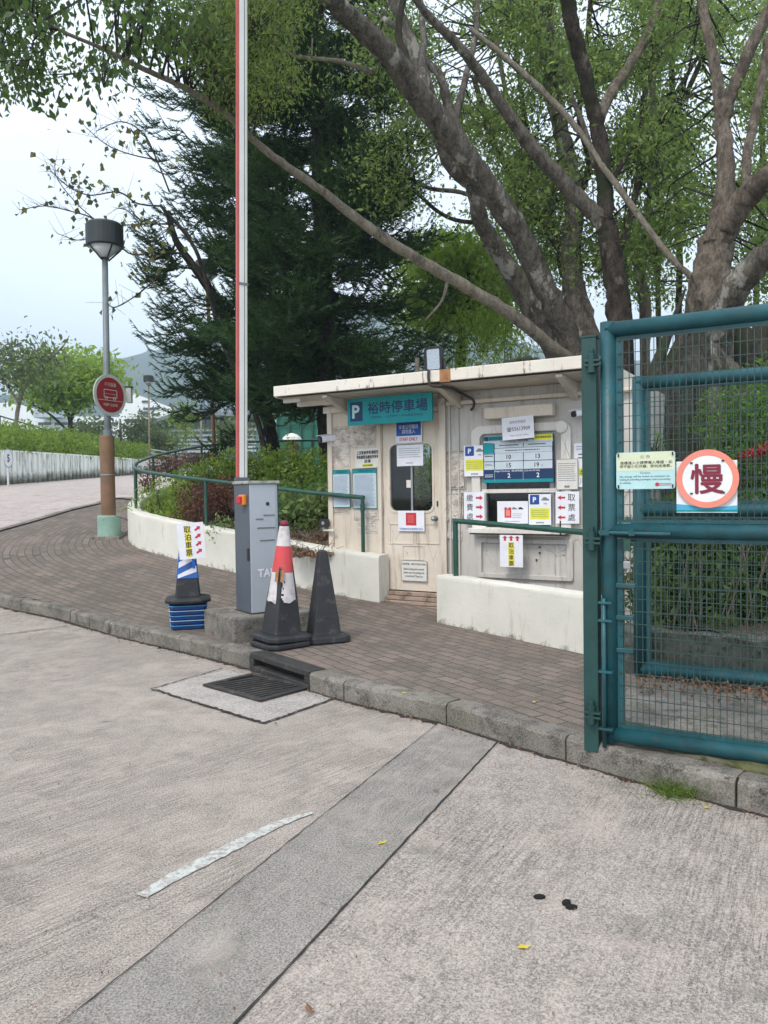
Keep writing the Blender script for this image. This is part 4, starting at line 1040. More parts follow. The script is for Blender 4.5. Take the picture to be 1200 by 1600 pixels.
s = Sign('notice_sheet', 'framed white list right of the tariff board', (869, 717, 903, 765), M['paper_w'], y=-.04, frame=(M['ink_grey'], .004)); s.L(0, .15, .82, .62, 9, M['ink_grey'], t=.3); s.T('lettering', '謝謝', 0, -.8, M['ink'], h=.08)
s = Sign('notice_sheet', 'white sheet half hidden behind the gate post', (897, 692, 930, 729), M['paper'], y=-.012); s.L(0, .6, .8, .2, 2, M['ink_blue']); s.L(0, -.1, .6, .3, 2, M['ink'])
s = Sign('notice_sheet', 'white sheet with yellow characters beside the gate post', (900, 729, 930, 761), M['paper'], y=-.012); s.R('highlight', -.2, .45, .5, .38, M['yellow']); s.T('lettering', '本場', -.2, .45, M['rail'], w=.42, h=.3); s.T('lettering', '只收', -.2, -.4, M['ink_grey'], w=.4, h=.28, bold=0)
s = Sign('cashier_notice', 'white pay here notice with three red arrows pointing right', (725, 769, 757, 816), M['paper'], y=-.045, group='red arrow notices by the window')
for i, ch in enumerate('繳費處'): s.T('lettering', ch, -.42, .62 - .62 * i, M['ink'], h=.23, bold=.0); s.t.part('arrow', MB().poly(arrow(s.w * .26, s.h / 2 * (.62 - .62 * i), s.w * .34, s.h * .16), -.0016), M['s_red'])
s = Sign('ticket_notice', 'white take ticket notice with three red arrows pointing left', (868.5, 768, 905, 818), M['paper'], y=-.045, group='red arrow notices by the window')
for i, ch in enumerate('取票處'): s.T('lettering', ch, .36, .62 - .62 * i, M['ink'], h=.22, bold=.0); s.t.part('arrow', MB().poly(arrow(-s.w * .26, s.h / 2 * (.62 - .62 * i), s.w * .34, s.h * .15, math.pi), -.0016), M['s_red'])
s = Sign('notice_sheet', 'white sheet with a red ticket picture leaning in the ticket window', (777, 783, 825, 818), M['paper'], y=-.028)
s.R('ticket_picture', -.3, -.02, .22, .46, M['s_red']); s.R('ticket_text', -.3, -.06, .14, .28, M['ring'], y=-.0012); s.t.part('car_picture', MB().poly(car_icon(s.w * .06, s.h * .16, s.w * .16), -.001), M['ink_grey']); s.t.part('car_picture', MB().poly(car_icon(s.w * .27, s.h * .16, s.w * .16), -.001), M['ink']); s.L(.32, -.3, .34, .25, 3, M['ink_grey'], t=.2); s.L(0, -.8, .5, .06, 1, M['ink_blue'])
s.T('ticket_letter', 'P', -.3, .35, M['paper'], h=.12, y=-.0014)
def ticket_sheet(s, ups):
    s.R('highlight', 0, -.2, .26, .74, M['hl_yellow'])
    for i, ch in enumerate('取泊車票'): s.T('lettering', ch, 0, .36 - .38 * i, M['ink'], h=.15, bold=.02)
s = Sign('ticket_notice', 'white take parking ticket sheet with red up arrows below the window sill', (781, 836, 817, 886), M['paper'], y=-.17)
ticket_sheet(s, 3)
for k in (-1, 0, 1): s.t.part('arrow', MB().poly(arrow(k * s.w * .27, s.h * .40, s.h * .16, s.w * .24, math.pi / 2), -.0016), M['s_red'])

# floodlight on the roof edge
u_, z_ = fac(673, 560, -fe)
FL = FB @ Matrix.Translation((u_, -fe + .08, z_ + .0)) @ Matrix.Rotation(R_(4), 4, 'X')
t = Thing('floodlight', 'small black framed floodlight mounted on the booth roof edge', 'lamp', F=FL)
t.part('housing', MB().ring(rrect(0, 0, .20, .265, .03, 5), rrect(0, 0, .155, .215, .015, 5), -.03, .02).prism(rrect(0, 0, .19, .255, .03, 5), .021, .05), M['black'])
t.part('reflector', MB().prism(rrect(0, 0, .153, .213, .014, 5), .0, .008), M['diffuser'])
t.part('led_panel', MB().box((-.04, -.006, -.02), (.04, -.001, .06)), M['hl_yellow'] if False else M['paper_w'])
t.part('glass_cover', MB().prism(rrect(0, 0, .153, .213, .014, 5), -.022, -.018), M['lens'])
t.part('bracket', MB().box((-.12, .0, -.155), (.12, .03, -.14)).box((-.122, .0, -.155), (-.108, .03, 0)).box((.108, .0, -.155), (.122, .03, 0)).box((-.2, .0, -.165), (-.05, .025, -.15)), M['iron'])
# cameras
def camera_thing(px, py, y, lb, flip=1, sc=1.0):
    u_, z_ = fac(px, py, y); F = FB @ Matrix.Translation((u_, y, z_)) @ Matrix.Rotation(R_(-35 * flip), 4, 'Z') @ Matrix.Rotation(R_(8), 4, 'X')
    t = Thing('security_camera', lb, 'camera', F=F)
    t.part('housing', MB().prism(rrect(0, .01, .085 * sc, .085 * sc, .02, 4), -.05, .13), M['paper'], bevel=.006)
    t.part('lens', MB().prism(circ(0, .005, .038 * sc, 20), -.075, -.051), M['black']); t.part('sunshield', MB().box((-.05 * sc, -.09, .055 * sc), (.05 * sc, .13, .062 * sc)), M['paper'])
    t.part('arm', MB().tube([(0, .06, -.03), (.02 * flip, .09, -.09), (.06 * flip, .14, -.10)], .014, 8).box((.04 * flip - .02, .13, -.13), (.04 * flip + .02, .16, -.07)), M['paper_w'])
camera_thing(508, 687, -.08, 'white security camera on the left corner of the booth', 1)
camera_thing(904, 647, -.10, 'black faced security camera high beside the gate post', 1, .8)
u_, z_ = fac(509, 817, -.05); t = Thing('intercom_camera', 'small black square camera on a white bracket low at the booth corner', 'camera', F=FB @ Matrix.Translation((u_, -.08, z_)))
t.part('housing', MB().prism(rrect(0, 0, .115, .10, .02, 4), -.03, .03), M['black']); t.part('lens', MB().prism(circ(0, 0, .022, 16), -.034, -.0305), M['steel']); t.part('bracket', MB().box((-.03, .0, -.10), (.14, .02, -.075)).box((-.03, .0, -.10), (-.01, .02, -.05)), M['paper_w'])

# ================================================================== GATE
GO = onz(927, 1160, KH)
FG = Matrix.Translation((GO.x, GO.y, 0)) @ Matrix.Rotation(R_(-30), 4, 'Z'); FGi = FG.inverted()
def gp(px, py, y=0.0):
    o = FGi @ Vector((0, 0, EYE)); d = FGi.to_3x3() @ ray(px, py); k = (y - o.y) / d.y
    q = o + d * k; return q.x, q.z
def grect(x0, y0, x1, y1, y=0.0):
    xm, ym = (x0 + x1) / 2, (y0 + y1) / 2
    return gp(x0, ym, y)[0], gp(x1, ym, y)[0], gp(xm, y1, y)[1], gp(xm, y0, y)[1]
zt = gp(927, 529)[1]
t = Thing('gate_post', 'square dark green steel gate post standing on the kerb', 'post', F=FG, base=(0, 0, KH))
t.part('shaft', MB().box((-.04, -.04, .1), (.04, .04, zt)), M['post'], bevel=.005)
t.part('cap', MB().box((-.043, -.043, zt + .001), (.043, .043, zt + .012)), M['post'])
def hinge(px, py):
    u, z = gp(px, py, -.05)
    t.part('hinge', MB().tube([(u, -.06, z - .05), (u, -.06, z + .05)], .02, 12).box((u - .035, -.075, z - .018), (u + .05, -.041, z - .006)).box((u - .035, -.075, z + .006), (u + .05, -.041, z + .018)).tube([(u, -.06, z + .05), (u, -.06, z + .075)], .013, 8), M['post'], bevel=.002)
hinge(925, 568); hinge(925, 845); hinge(925, 1116)
def leaf(Yoff, xs, zt_, zm, zb, W_, lab, r=.041, bolts=False, gx=.031, gz_=.066):
    t = Thing('gate_leaf', lab, 'gate', F=FG, base=(xs, Yoff, 0), group='teal mesh gate leaves')
    x1 = xs + W_
    t.part('frame', MB().tube([(xs, Yoff, zb - r), (xs, Yoff, zt_ + r)], r, 20), M['teal'], smooth=True)
    t.part('frame', MB().tube([(x1, Yoff, zb - r), (x1, Yoff, zt_ + r)], r, 20), M['teal'], smooth=True)
    for z in (zt_, zb): t.part('rail', MB().tube([(xs - r * .2, Yoff, z), (x1, Yoff, z)], r, 20), M['teal'], smooth=True)
    t.part('rail', MB().tube([(xs, Yoff, zm), (x1, Yoff, zm)], r * .95, 20), M['teal'], smooth=True)
    for za, zc in ((zb + r, zm - r), (zm + r, zt_ - r)):
        fr = MB(); k = .018; a, b = xs + r, x1 - r
        fr.box((a, Yoff - .004, za), (a + k * 1.6, Yoff + .02, zc)).box((b - k, Yoff - .004, za), (b, Yoff + .02, zc)).box((a + k * 1.6, Yoff - .004, za), (b - k, Yoff + .02, za + k)).box((a + k * 1.6, Yoff - .004, zc - k), (b - k, Yoff + .02, zc))
        t.part('angle_frame', fr, M['teal'])
        m = MB(); x = a + k * 1.6 + .008
        while x < b - k: m.cbox((x, Yoff - .006, (za + zc) / 2), (.0038, .0038, zc - za - .02)); x += gx
        z = za + .03
        while z < zc - .02: m.cbox(((a + b) / 2, Yoff - .0088, z), (b - a - .02, .0038, .0038)); z += gz_
        t.part('mesh_panel', m, M['wire'])
    return t
xs = gp(952, 830)[0] + .0; ztop = gp(952, 516)[1]; zmid = gp(960, 829)[1]; zbot = gp(955, 1146)[1]
lf = leaf(-.0, xs, ztop, zmid, zbot, 2.9, 'front teal tube gate leaf with wire mesh beside the post')
# second leaf behind
y2 = None
for yy in np.arange(.6, 3, .01):
    z = gp(1000, 1044, yy)[1]
    if z <= zbot: y2 = yy; break
xs2 = gp(999, 800, y2)[0]; zt2 = gp(1005, 598, y2)[1]
leaf(y2, xs2, zt2, .5 * (zt2 + zbot) + .12, zbot, 3.0, 'rear teal gate leaf with wire mesh folded behind the front one', r=.045)
# drop bolt, latch arm, brackets on the front leaf
u, z1 = gp(943, 935, -.06); z0 = gp(943, 1168, -.06)[1]
lf.part('drop_bolt', MB().tube([(u + .0, -.055, z0), (u, -.055, z1)], .011, 10), M['teal'], smooth=True)
for py in (942, 970, 1050, 1139):
    z = gp(943, py, -.06)[1]; lf.part('bolt_guide', MB().box((u - .028, -.07, z - .006), (u + .045, -.03, z + .006)), M['teal'], bevel=.002)
ua, z = gp(936, 832, -.05); ub = gp(1048, 834, -.05)[0]
lf.part('latch_bar', MB().tube([(ua, -.055, z), (ub, -.052, z - .004)], .010, 10).cbox((ua + .03, -.05, z), (.05, .03, .028)).cbox((ua + .17, -.05, z), (.03, .03, .03)), M['teal'])
for px, py in ((975, 965), (975, 1016), (978, 915)):
    u, z = gp(px, py, .0); lf.part('latch_tab', MB().box((u - .07, -.015, z - .012), (u + .05, .02, z + .012)), M['teal'], bevel=.003)
u, z = gp(981, 845, -.03); lf.part('padlock_tab', MB().box((u - .018, -.05, z - .055), (u + .018, -.035, z + .01)), M['rail'])
t = Thing('padlock', 'small steel padlock hanging from the gate latch bar', 'padlock', F=FG, base=(u, -.05, z - .1))
t.part('body', MB().box((u - .018, -.06, z - .145), (u + .018, -.04, z - .105)), M['steel'], bevel=.004)
t.part('shackle', MB().tube([(u - .012, -.05, z - .105), (u - .012, -.05, z - .065), (u, -.05, z - .052), (u + .012, -.05, z - .065), (u + .012, -.05, z - .105)], .0035, 8), M['steel'], smooth=True)
# notice and the slow sign on the mesh
GF = (FG, lambda a, b, c, d, y: grect(a, b, c, d, y))
s = Sign('notice_board', 'pale green bilingual notice board tied to the gate mesh', (963, 706, 1055, 764), M['not_bot'], y=-.03, th=.004, F=GF, r=.012)
s.t.part('upper_field', MB().poly(rrect(0, s.h * .24, s.w * .98, s.h * .49, .010, 4), -.0006), M['not_top'])
s.T('heading', '公 告', 0, .74, M['ink_grey'], w=.17, h=.09, bold=0); s.T('lettering', '進樓進入士請帶備人等證・如', .02, .43, M['ink'], w=.88, h=.085, bold=.008); s.T('lettering', '停不設小孔仔鐘，即向送滙費。', 0, .23, M['ink'], w=.88, h=.085, bold=.008)
s.T('heading', 'Notice', 0, -.12, M['ink_blue'], w=.17, h=.07, bold=.0); s.T('lettering', 'No charge will be levied on motorist un-', -.02, -.33, M['ink'], w=.86, h=.065, bold=0); s.T('lettering', 'loading & unloading passengers when proceeding', -.02, -.49, M['ink'], w=.86, h=.065, bold=0); s.T('lettering', 'to vehicles.', -.68, -.65, M['ink'], w=.2, h=.055, bold=0)
s.t.part('emblem', MB().poly(circ(s.w * .2, -s.h * .38, s.h * .052, 20), -.0016), M['s_red']); s.L(.68, -.76, .22, .08, 2, M['s_red'], t=.4)
for a in (-1, 1):
    for b in (-1, 1): s.t.part('tie', MB().cbox((a * s.w * .46, -.003, b * s.h * .43), (.006, .010, .018)), M['black'])
s = Sign('rules_board', 'white board with blue wave base behind the round slow sign', (1057, 720, 1152, 801), M['paper'], y=-.018, th=.004, F=GF)
s.t.part('wave_band', MB().poly([(-s.w / 2, -s.h / 2 + .004), (s.w / 2, -s.h / 2 + .004), (s.w / 2, -s.h * .36), (s.w * .1, -s.h * .40), (-s.w / 2, -s.h * .33)], -.0008), M['wave_blue'])
s.t.part('green_band', MB().poly([(-s.w / 2, -s.h / 2 + .004), (s.w / 2, -s.h / 2 + .004), (s.w / 2, -s.h * .44), (-s.w / 2, -s.h * .45)], -.0014), M['sign_teal'])
s = Sign('slow_sign', 'round pink ringed slow sign on the gate mesh', (1057, 702, 1155, 794), M['white'], y=-.030, th=.001, F=GF); bpy.data.objects.remove(s.board, do_unlink=True)
rr = (s.w + s.h) / 4
s.t.part('disc', MB().prism(circ(0, 0, rr * .97, 48), -.004, .0), M['rim_grey']); s.t.part('ring', MB().ring(circ(0, 0, rr, 48), circ(0, 0, rr * .80, 48), -.008, -.0045), M['ring']); s.t.part('field', MB().prism(circ(0, 0, rr * .797, 48), -.0065, -.0045), M['white'])
s.t.part('lettering', MB().text('慢', 0, -.0, w=rr * 1.02, h=rr * 1.0, y=-.0085, bold=.035), M['dark_red'])
for a, b in ((-.5, .55), (.5, .6), (-.5, -.5), (.52, -.48)): s.t.part('tie', MB().cbox((a * rr, -.009, b * rr), (.012, .004, .008)), M['black'])

# ================================================================== BARRIER
pc = onz(393, 959, .37); pdir = Vector((.83, .56, 0)).normalized()
ang = math.atan2(pdir.y, pdir.x)
FBR = Matrix.Translation((pc.x, pc.y, 0)) @ Matrix.Rotation(ang, 4, 'Z')
a = onz(317, 990, KH); b = onz(405, 1010, KH)
# plinth follows the kerb line
t = Thing('concrete_plinth', 'weathered concrete plinth under the barrier cabinet', 'plinth', F=FBR)
mb = MB(); mb.box((-.24, -.14, .08), (.62, .62, .365)); o = t.part('block', mb, M['plinth'], bevel=.02)
bw, bd, bz0, bz1 = .30, .36, .37, 1.60
br = Thing('barrier', 'slate and silver parking barrier cabinet with its boom raised upright', 'barrier', F=FBR, base=(bw / 2, bd / 2, .365))
br.part('cabinet', MB().box((0, .012, bz0), (bw, bd, bz1)), M['cab_dark'], bevel=.004)
pf = [(0, 0), (bw - .045, 0), (bw, .03), (bw, .011 + .03), (0, .011)]
pf = [(0.002, 0), (bw - .035, 0), (bw - .002, .0105), (0.002, .0105)]
cab = br.part('front_panel', MB().prismz([(x, y - .004) for x, y in pf], bz0 + .004, bz1 - .004), M['cab_light'], bevel=.003)
br.part('side_trim', MB().box((bw + .001, .0, bz0), (bw + .006, .02, bz1)), M['rail'])
br.part('lid', MB().box((-.012, -.018, bz1 + .001), (bw + .012, bd + .01, bz1 + .03)), M['cab_lid'], bevel=.006)
br.part('base_flange', MB().box((-.015, -.02, bz0 - .004), (bw + .015, bd + .015, bz0 - .0005)), M['iron'])
br.part('keyhole', MB().prism(circ(bw * .62, bz1 - .19, .018, 16), -.010, -.0045), M['black'])
for z, x0, x1 in ((bz1 - .30, .14, .26), (bz1 - .335, .06, .14), (bz1 - .42, .07, .265), (bz1 - .54, .10, .255)): br.part('vent_slot', MB().prism(rrect((x0 + x1) / 2, z, x1 - x0, .013, .005, 3), -.0075, -.0045), M['boom_grey'])
br.part('lettering', MB().text('TAU', bw * .56, bz0 + .38, w=.20, h=.08, y=-.0085, bold=.03), M['paper'])
br.part('warning_lamp', MB().box((-.045, .05, bz1 - .20), (-.001, .16, bz1 - .10)), M['orange'], bevel=.01)
br.part('lamp_cap', MB().prism(circ(.2, 0, .001, 6), 0, .001) if False else MB().box((-.075, .07, bz1 - .185), (-.046, .14, bz1 - .115)), M['s_red'], bevel=.01)
br.part('door_lock', MB().box((-.012, .02, bz0 + .50), (-.001, .06, bz0 + .62)), M['black'], bevel=.004)
# boom: box section rising out of the lid
tp = at(381, 0, 7.6); tp = FBR.inverted() @ tp
bx, by = .05, .10
pb = FBR.inverted() @ at(377, 745, 7.6)
bx, by = pb.x, pb.y
dxz = (tp.x - pb.x) / (tp.z - pb.z); z2 = 7.2
def slab(x0, x1, y0, y1, mi=0):
    m = MB(); h = z2 - bz1 - .01; X = Matrix.Identity(4)
    v = []
    for z in (bz1 + .03, z2):
        o = bx + (z - bz1) * dxz
        v += [(o + x0, by + y0, z), (o + x1, by + y0, z), (o + x1, by + y1, z), (o + x0, by + y1, z)]
    return m.add(v, [(0, 3, 2, 1), (4, 5, 6, 7), (0, 1, 5, 4), (1, 2, 6, 5), (2, 3, 7, 6), (3, 0, 4, 7)])
boom = br.part('boom', slab(-.028, .048, -.02, .02), M['boom_white'], bevel=.004)
br.part('red_edge', slab(-.052, -.0285, -.018, .018), M['boom_red'], boom)
br.part('groove', slab(.020, .028, -.0225, -.0203), M['boom_grey'], boom); br.part('cream_edge', slab(.0485, .058, -.012, .012), M['boom_cream'], boom)
zj = (FBR.inverted() @ at(379, 443, 7.6)).z; oj = bx + (zj - bz1) * dxz
br.part('joint_band', MB().box((oj - .034, by - .026, zj - .012), (oj + .062, by + .024, zj + .012)), M['boom_grey'], boom)
br.part('boom_clamp', MB().box((bx - .06, by - .03, bz1 + .031), (bx + .07, by + .04, bz1 + .07)), M['boom_red'] if False else M['cab_dark'])

# ================================================================== CONES
def sq(r, c=.25, rot=0):      # octagon-ish square with cut corners
    k = r * (1 - c); p = [(r, -k), (r, k), (k, r), (-k, r), (-r, k), (-r, -k), (-k, -r), (k, -r)]
    q, s_ = math.cos(rot), math.sin(rot); return [(x * q - y * s_, x * s_ + y * q) for x, y in p]
def frustum(mb, prof, c=.12, n8=None, rot=0):
    rings = [sq(r, c(z) if callable(c) else c, rot) for r, z in prof]
    o = len(mb.v)
    for (r, z), rg in zip(prof, rings): mb.v += [(x, y, z) for x, y in rg]
    for i in range(len(prof) - 1):
        for k in range(8): a = o + i * 8 + k; b = o + i * 8 + (k + 1) % 8; mb.f.append((a, b, b + 8, a + 8)); mb.m.append(0)
    mb.f.append(tuple(o + k for k in range(7, -1, -1))); mb.m.append(0); e = o + (len(prof) - 1) * 8
    mb.f.append(tuple(e + k for k in range(8))); mb.m.append(0); return mb
def at_g(px, py, rot):
    p = gz(px, py, KH); return Matrix.Translation(p) @ Matrix.Rotation(R_(rot), 4, 'Z')
cp = gz(439, 1008, KH); Fc0 = Matrix.Translation((cp.x, cp.y, T(cp.y) + KH)) @ Matrix.Rotation(R_(38), 4, 'Z'); Fc = Matrix.Translation((cp.x, cp.y, T(cp.y) + KH)) @ Matrix.Rotation(R_(2.6), 4, 'Y') @ Matrix.Translation((0, 0, .006)) @ Matrix.Rotation(R_(38), 4, 'Z')
t = Thing('traffic_cone', 'black cone base sheet lying under the red and white cone', 'cone', F=Fc0, group='traffic cones by the barrier')
t.part('base', frustum(MB(), [(.215, 0), (.228, .01), (.228, .04), (.215, .05)], .3), M['cone_black'], bevel=.006)
t = Thing('traffic_cone', 'black traffic cone with torn red and white sleeve', 'cone', F=Fc, base=(0, 0, .052), group='traffic cones by the barrier')
t.part('base', frustum(MB(), [(.21, .053), (.226, .062), (.226, .095), (.205, .108), (.16, .112)], .3), M['cone_black'], bevel=.006)
t.part('body', frustum(MB(), [(.138, .112), (.133, .13), (.108, .42), (.094, .55), (.033, 1.06)], lambda z: .10 + .5 * max(0, (z - .3))), M['cone_black'], bevel=.006)
def sleeve(z0, z1, n=14, rot=0, tear=False):
    mb = MB(); N = 72
    for j in range(n + 1):
        z = z0 + (z1 - z0) * j / n; r = np.interp(z, [.30, .42, .60, .80, 1.0, 1.09], [.142, .132, .106, .080, .052, .040])
        for k in range(N):
            a = 2 * math.pi * k / N; wob = 1 + .012 * math.sin(3 * a + z * 20) + random.uniform(-.004, .004)
            zz = z - ((.012 * math.sin(2 * a) + .008 * math.sin(7 * a)) if (j == 0 and tear) else 0)
            mb.v.append((r * wob * math.cos(a), r * wob * math.sin(a), zz))
    for j in range(n):
        for k in range(N):
            ca = 2 * math.pi * k / N
            if tear and j < n * .75:
                kk = int(N * TEAR + (j / n) * 5 + (1 if j % 3 == 0 else 0))
                if k == kk or (j < 4 and k == kk + 1) or (j < 2 and k in (kk + 2, kk - 1)): continue
            mb.f.append((j * N + k, j * N + (k + 1) % N, (j + 1) * N + (k + 1) % N, (j + 1) * N + k)); mb.m.append(0)
    return mb
va = math.atan2(-cp.y, -cp.x) - R_(38)
TEAR = ((va - .25) / (2 * math.pi)) % 1
sv = [('lower_sleeve', .40, .66, 'sleeve_white', True), ('red_sleeve', .662, .89, 'sleeve_red', False), ('upper_sleeve', .892, 1.07, 'sleeve_white', False)]
for nm, a, b, m, tr in sv: t.part(nm, sleeve(a, b, tear=tr), M[m], smooth=True)
for k in (-.35, .05):
    an = va + k - .1; rr = .122; z = .63; tt = Matrix.Rotation(an + math.pi / 2, 4, 'Z'); 
    t.part('tape', MB().box((-.014, -.004, -.05), (.014, .001, .05), X=Matrix.Translation((rr * math.cos(an), rr * math.sin(an), z)) @ tt @ Matrix.Rotation(R_(-9), 4, 'X')), M['rust'])
t.part('cap', MB().lathe((0, 0, 1.071), [(.036, 0), (.038, .02), (.030, .045), (.012, .05)], 16), M['dark_red'], smooth=True)
# plain black cone
cp2 = gz(506, 1000, KH); Fc2 = Matrix.Translation((cp2.x, cp2.y, T(cp2.y) + KH)) @ Matrix.Rotation(R_(22), 4, 'Z')
t = Thing('traffic_cone', 'plain black pyramid cone behind the red and white one', 'cone', F=Fc2, group='traffic cones by the barrier')
t.part('base', frustum(MB(), [(.205, 0), (.215, .012), (.21, .055), (.15, .072)], .3), M['cone_black'], bevel=.006)
t.part('body', frustum(MB(), [(.135, .072), (.130, .09), (.043, .80), (.038, .825), (.015, .84)], .12), M['cone_black'], bevel=.007)
t.part('tip', MB().tube([(0, 0, .83), (.02, .01, .86), (.06, .03, .885)], .005, 5), M['bark_pale'])
# stack of blue cones with the sign cone on top
cp3 = gz(291, 982, KH); cp3.y += .1; Fc3 = Matrix.Translation((cp3.x, cp3.y, T(cp3.y) + KH)) @ Matrix.Rotation(R_(14), 4, 'Z')
for i in range(5):
    t = Thing('traffic_cone', ('lowest blue cone of the stack, resting on the pavers', 'second blue cone from the ground in the nested stack', 'middle blue cone of the five nested ones', 'fourth blue cone from the ground in the nested stack', 'topmost blue cone of the stack, directly below the black cone base')[i], 'cone', F=Fc3, base=(0, 0, .05 * i), group='blue cones nested under the sign cone')
    z = .05 * i; o = t.part('base', frustum(MB(), [(.155 + .003 * i, z), (.168 + .003 * i, z + .006), (.178 + .003 * i, z + .042), (.172 + .003 * i, z + .047)], .18), M['blue_base'], bevel=.003)
    t.part('rim', frustum(MB(), [(.178 + .003 * i, z + .0375), (.1815 + .003 * i, z + .0395), (.1815 + .003 * i, z + .0425), (.178 + .003 * i, z + .0435)], .18), M['pale_cyan'] if i % 2 else M['wave_blue'])
z = .252
t = Thing('traffic_cone', 'black based cone with blue and white striped sleeve on the blue stack', 'cone', F=Fc3, base=(0, 0, z), group='traffic cones by the barrier')
t.part('base', frustum(MB(), [(.16, z), (.225, z + .02), (.23, z + .045), (.20, z + .065), (.14, z + .075)], .42), M['cone_black'], bevel=.006)
def rr_(zz): return .128 - (zz - z - .075) * .105
t.part('body', frustum(MB(), [(rr_(z + .075), z + .075), (rr_(z + .26), z + .26)], .12), M['cone_black'], bevel=.004)
Hs = [z + .262, z + .66]
t.part('sleeve', frustum(MB(), [(rr_(Hs[0]) + .004, Hs[0]), (rr_(Hs[1]) + .002, Hs[1])], .10), M['blue'])
stripes = MB()
for sd_ in range(4):
    A = Matrix.Rotation(R_(90 * sd_), 4, 'Z')
    for k in range(4):
        z0 = Hs[0] - .02 + k * .125
        v = []
        for (fx, zz) in ((-1, z0), (1, z0 + .085), (1, z0 + .145), (-1, z0 + .06)):
            zz = min(max(zz, Hs[0] + .003), Hs[1] - .003); r = rr_(zz) + .006; v.append(A @ Vector((fx * r * .86, -r, zz)))
        stripes.add(v, [(0, 1, 2, 3)])
t.part('white_stripe', stripes, M['paper'])
t.part('neck', frustum(MB(), [(rr_(Hs[1]), Hs[1] + .001), (rr_(Hs[1]) - .02, Hs[1] + .08)], .12), M['cone_black'])
pc3 = at(299, 845, cp3.y - .16)
Fs3 = Matrix.Translation(pc3) @ Matrix.Rotation(R_(8), 4, 'Z') @ Matrix.Rotation(R_(-4), 4, 'Y')
t = Thing('ticket_notice', 'white take parking ticket sheet with slanting red arrows fixed on the striped blue cone', 'sign', F=Fs3)
w, h = .262, .365
t.part('board', MB().prism([(-w / 2, -h / 2), (w / 2, -h / 2), (w / 2, h / 2), (-w / 2, h / 2)], 0, .003), M['paper'])
t.part('highlight', MB().rect(-w * .12, -.005, w * .20, h * .86, -.0008), M['hl_yellow'])
for i, ch in enumerate('取泊車票'):
    t.part('lettering', MB().text(ch, -w * .12, h * .32 - i * h * .215, h=h * .18, y=-.0016, bold=.02), M['ink'])
    t.part('arrow', MB().poly(arrow(w * .27, h * .33 - i * h * .21, w * .26, h * .14, R_(35)), -.0016), M['s_red'])
t.part('clip_stick', MB().box((-.012, .004, -h / 2 - .1), (.012, .012, h * .3)), M['sign_blue'])

# ================================================================== DRAIN
g4 = [gz(327, 1074), gz(390, 1054), gz(484, 1077), gz(405, 1101)]
gx_ = (g4[2] - g4[1]).normalized(); gl = (g4[2] - g4[1]).length; gw = (g4[0] - g4[1]).length
c0 = (g4[0] + g4[1] + g4[2] + g4[3]) / 4
FD = Matrix.Translation((c0.x, c0.y, 0)) @ Matrix.Rotation(math.atan2(gx_.y, gx_.x), 4, 'Z')
gl = .5 * ((g4[2] - g4[1]).length + (g4[3] - g4[0]).length); gw = .5 * ((g4[0] - g4[1]).length + (g4[3] - g4[2]).length)
t = Thing('drain_grate', 'cast iron drain grate with diagonal bars set in the road', 'drain', F=FD)
hx, hy = gl / 2, gw / 2
t.part('pit', MB().box((-hx + .01, -hy + .01, .0095), (hx - .01, hy - .01, .0105)), M['hole'])
fm = MB()
for a, b in (((-hx, -hy), (hx, -hy + .045)), ((-hx, hy - .045), (hx, hy)), ((-hx, -hy + .045), (-hx + .05, hy - .045)), ((hx - .05, -hy + .045), (hx, hy - .045))): fm.box((*a, .0108), (*b, .026))
t.part('frame', fm, M['iron'], bevel=.003)
xx = -hx + .055; k = 0
while xx < hx - .06:
    bm_ = MB(); dx = .10; x1 = min(xx + .028, hx - .052)
    a0 = max(min(xx + dx, hx - .052), -hx); 
    bm_.add([(xx, -hy + .045, .0108), (x1, -hy + .045, .0108), (min(x1 + dx, hx - .051), hy - .045, .0108), (min(xx + dx, hx - .055), hy - .045, .0108), (xx, -hy + .045, .024), (x1, -hy + .045, .024), (min(x1 + dx, hx - .051), hy - .045, .024), (min(xx + dx, hx - .055), hy - .045, .024)], [(0, 3, 2, 1), (4, 5, 6, 7), (0, 1, 5, 4), (1, 2, 6, 5), (2, 3, 7, 6), (3, 0, 4, 7)])
    t.part('bar', bm_, M['iron']); xx += .062
# kerb inlet
A_, B_ = kat(i1), kat(i0); dd = (B_ - A_); FI = Matrix.Translation((A_.x, A_.y, T(A_.y))) @ Matrix.Rotation(math.atan2(dd.y, dd.x), 4, 'Z'); LI = dd.length
t = Thing('kerb_inlet', 'black cast iron kerb inlet with a long slot above the drain', 'drain', F=FI)
mb = MB(); hz = .150
mb.box((.004, -.01, -.02), (LI - .004, .15, .045)).box((.004, -.005, .045), (.07, .15, .10)).box((LI - .07, -.005, .045), (LI - .004, .15, .10)).box((.004, .0, .10), (LI - .004, .155, hz)).box((.07, .08, .045), (LI - .07, .15, .10))
t.part('casting', mb, M['iron'], bevel=.008)
t.part('slot', MB().box((.071, .07, .0455), (LI - .071, .079, .0995)), M['hole'])
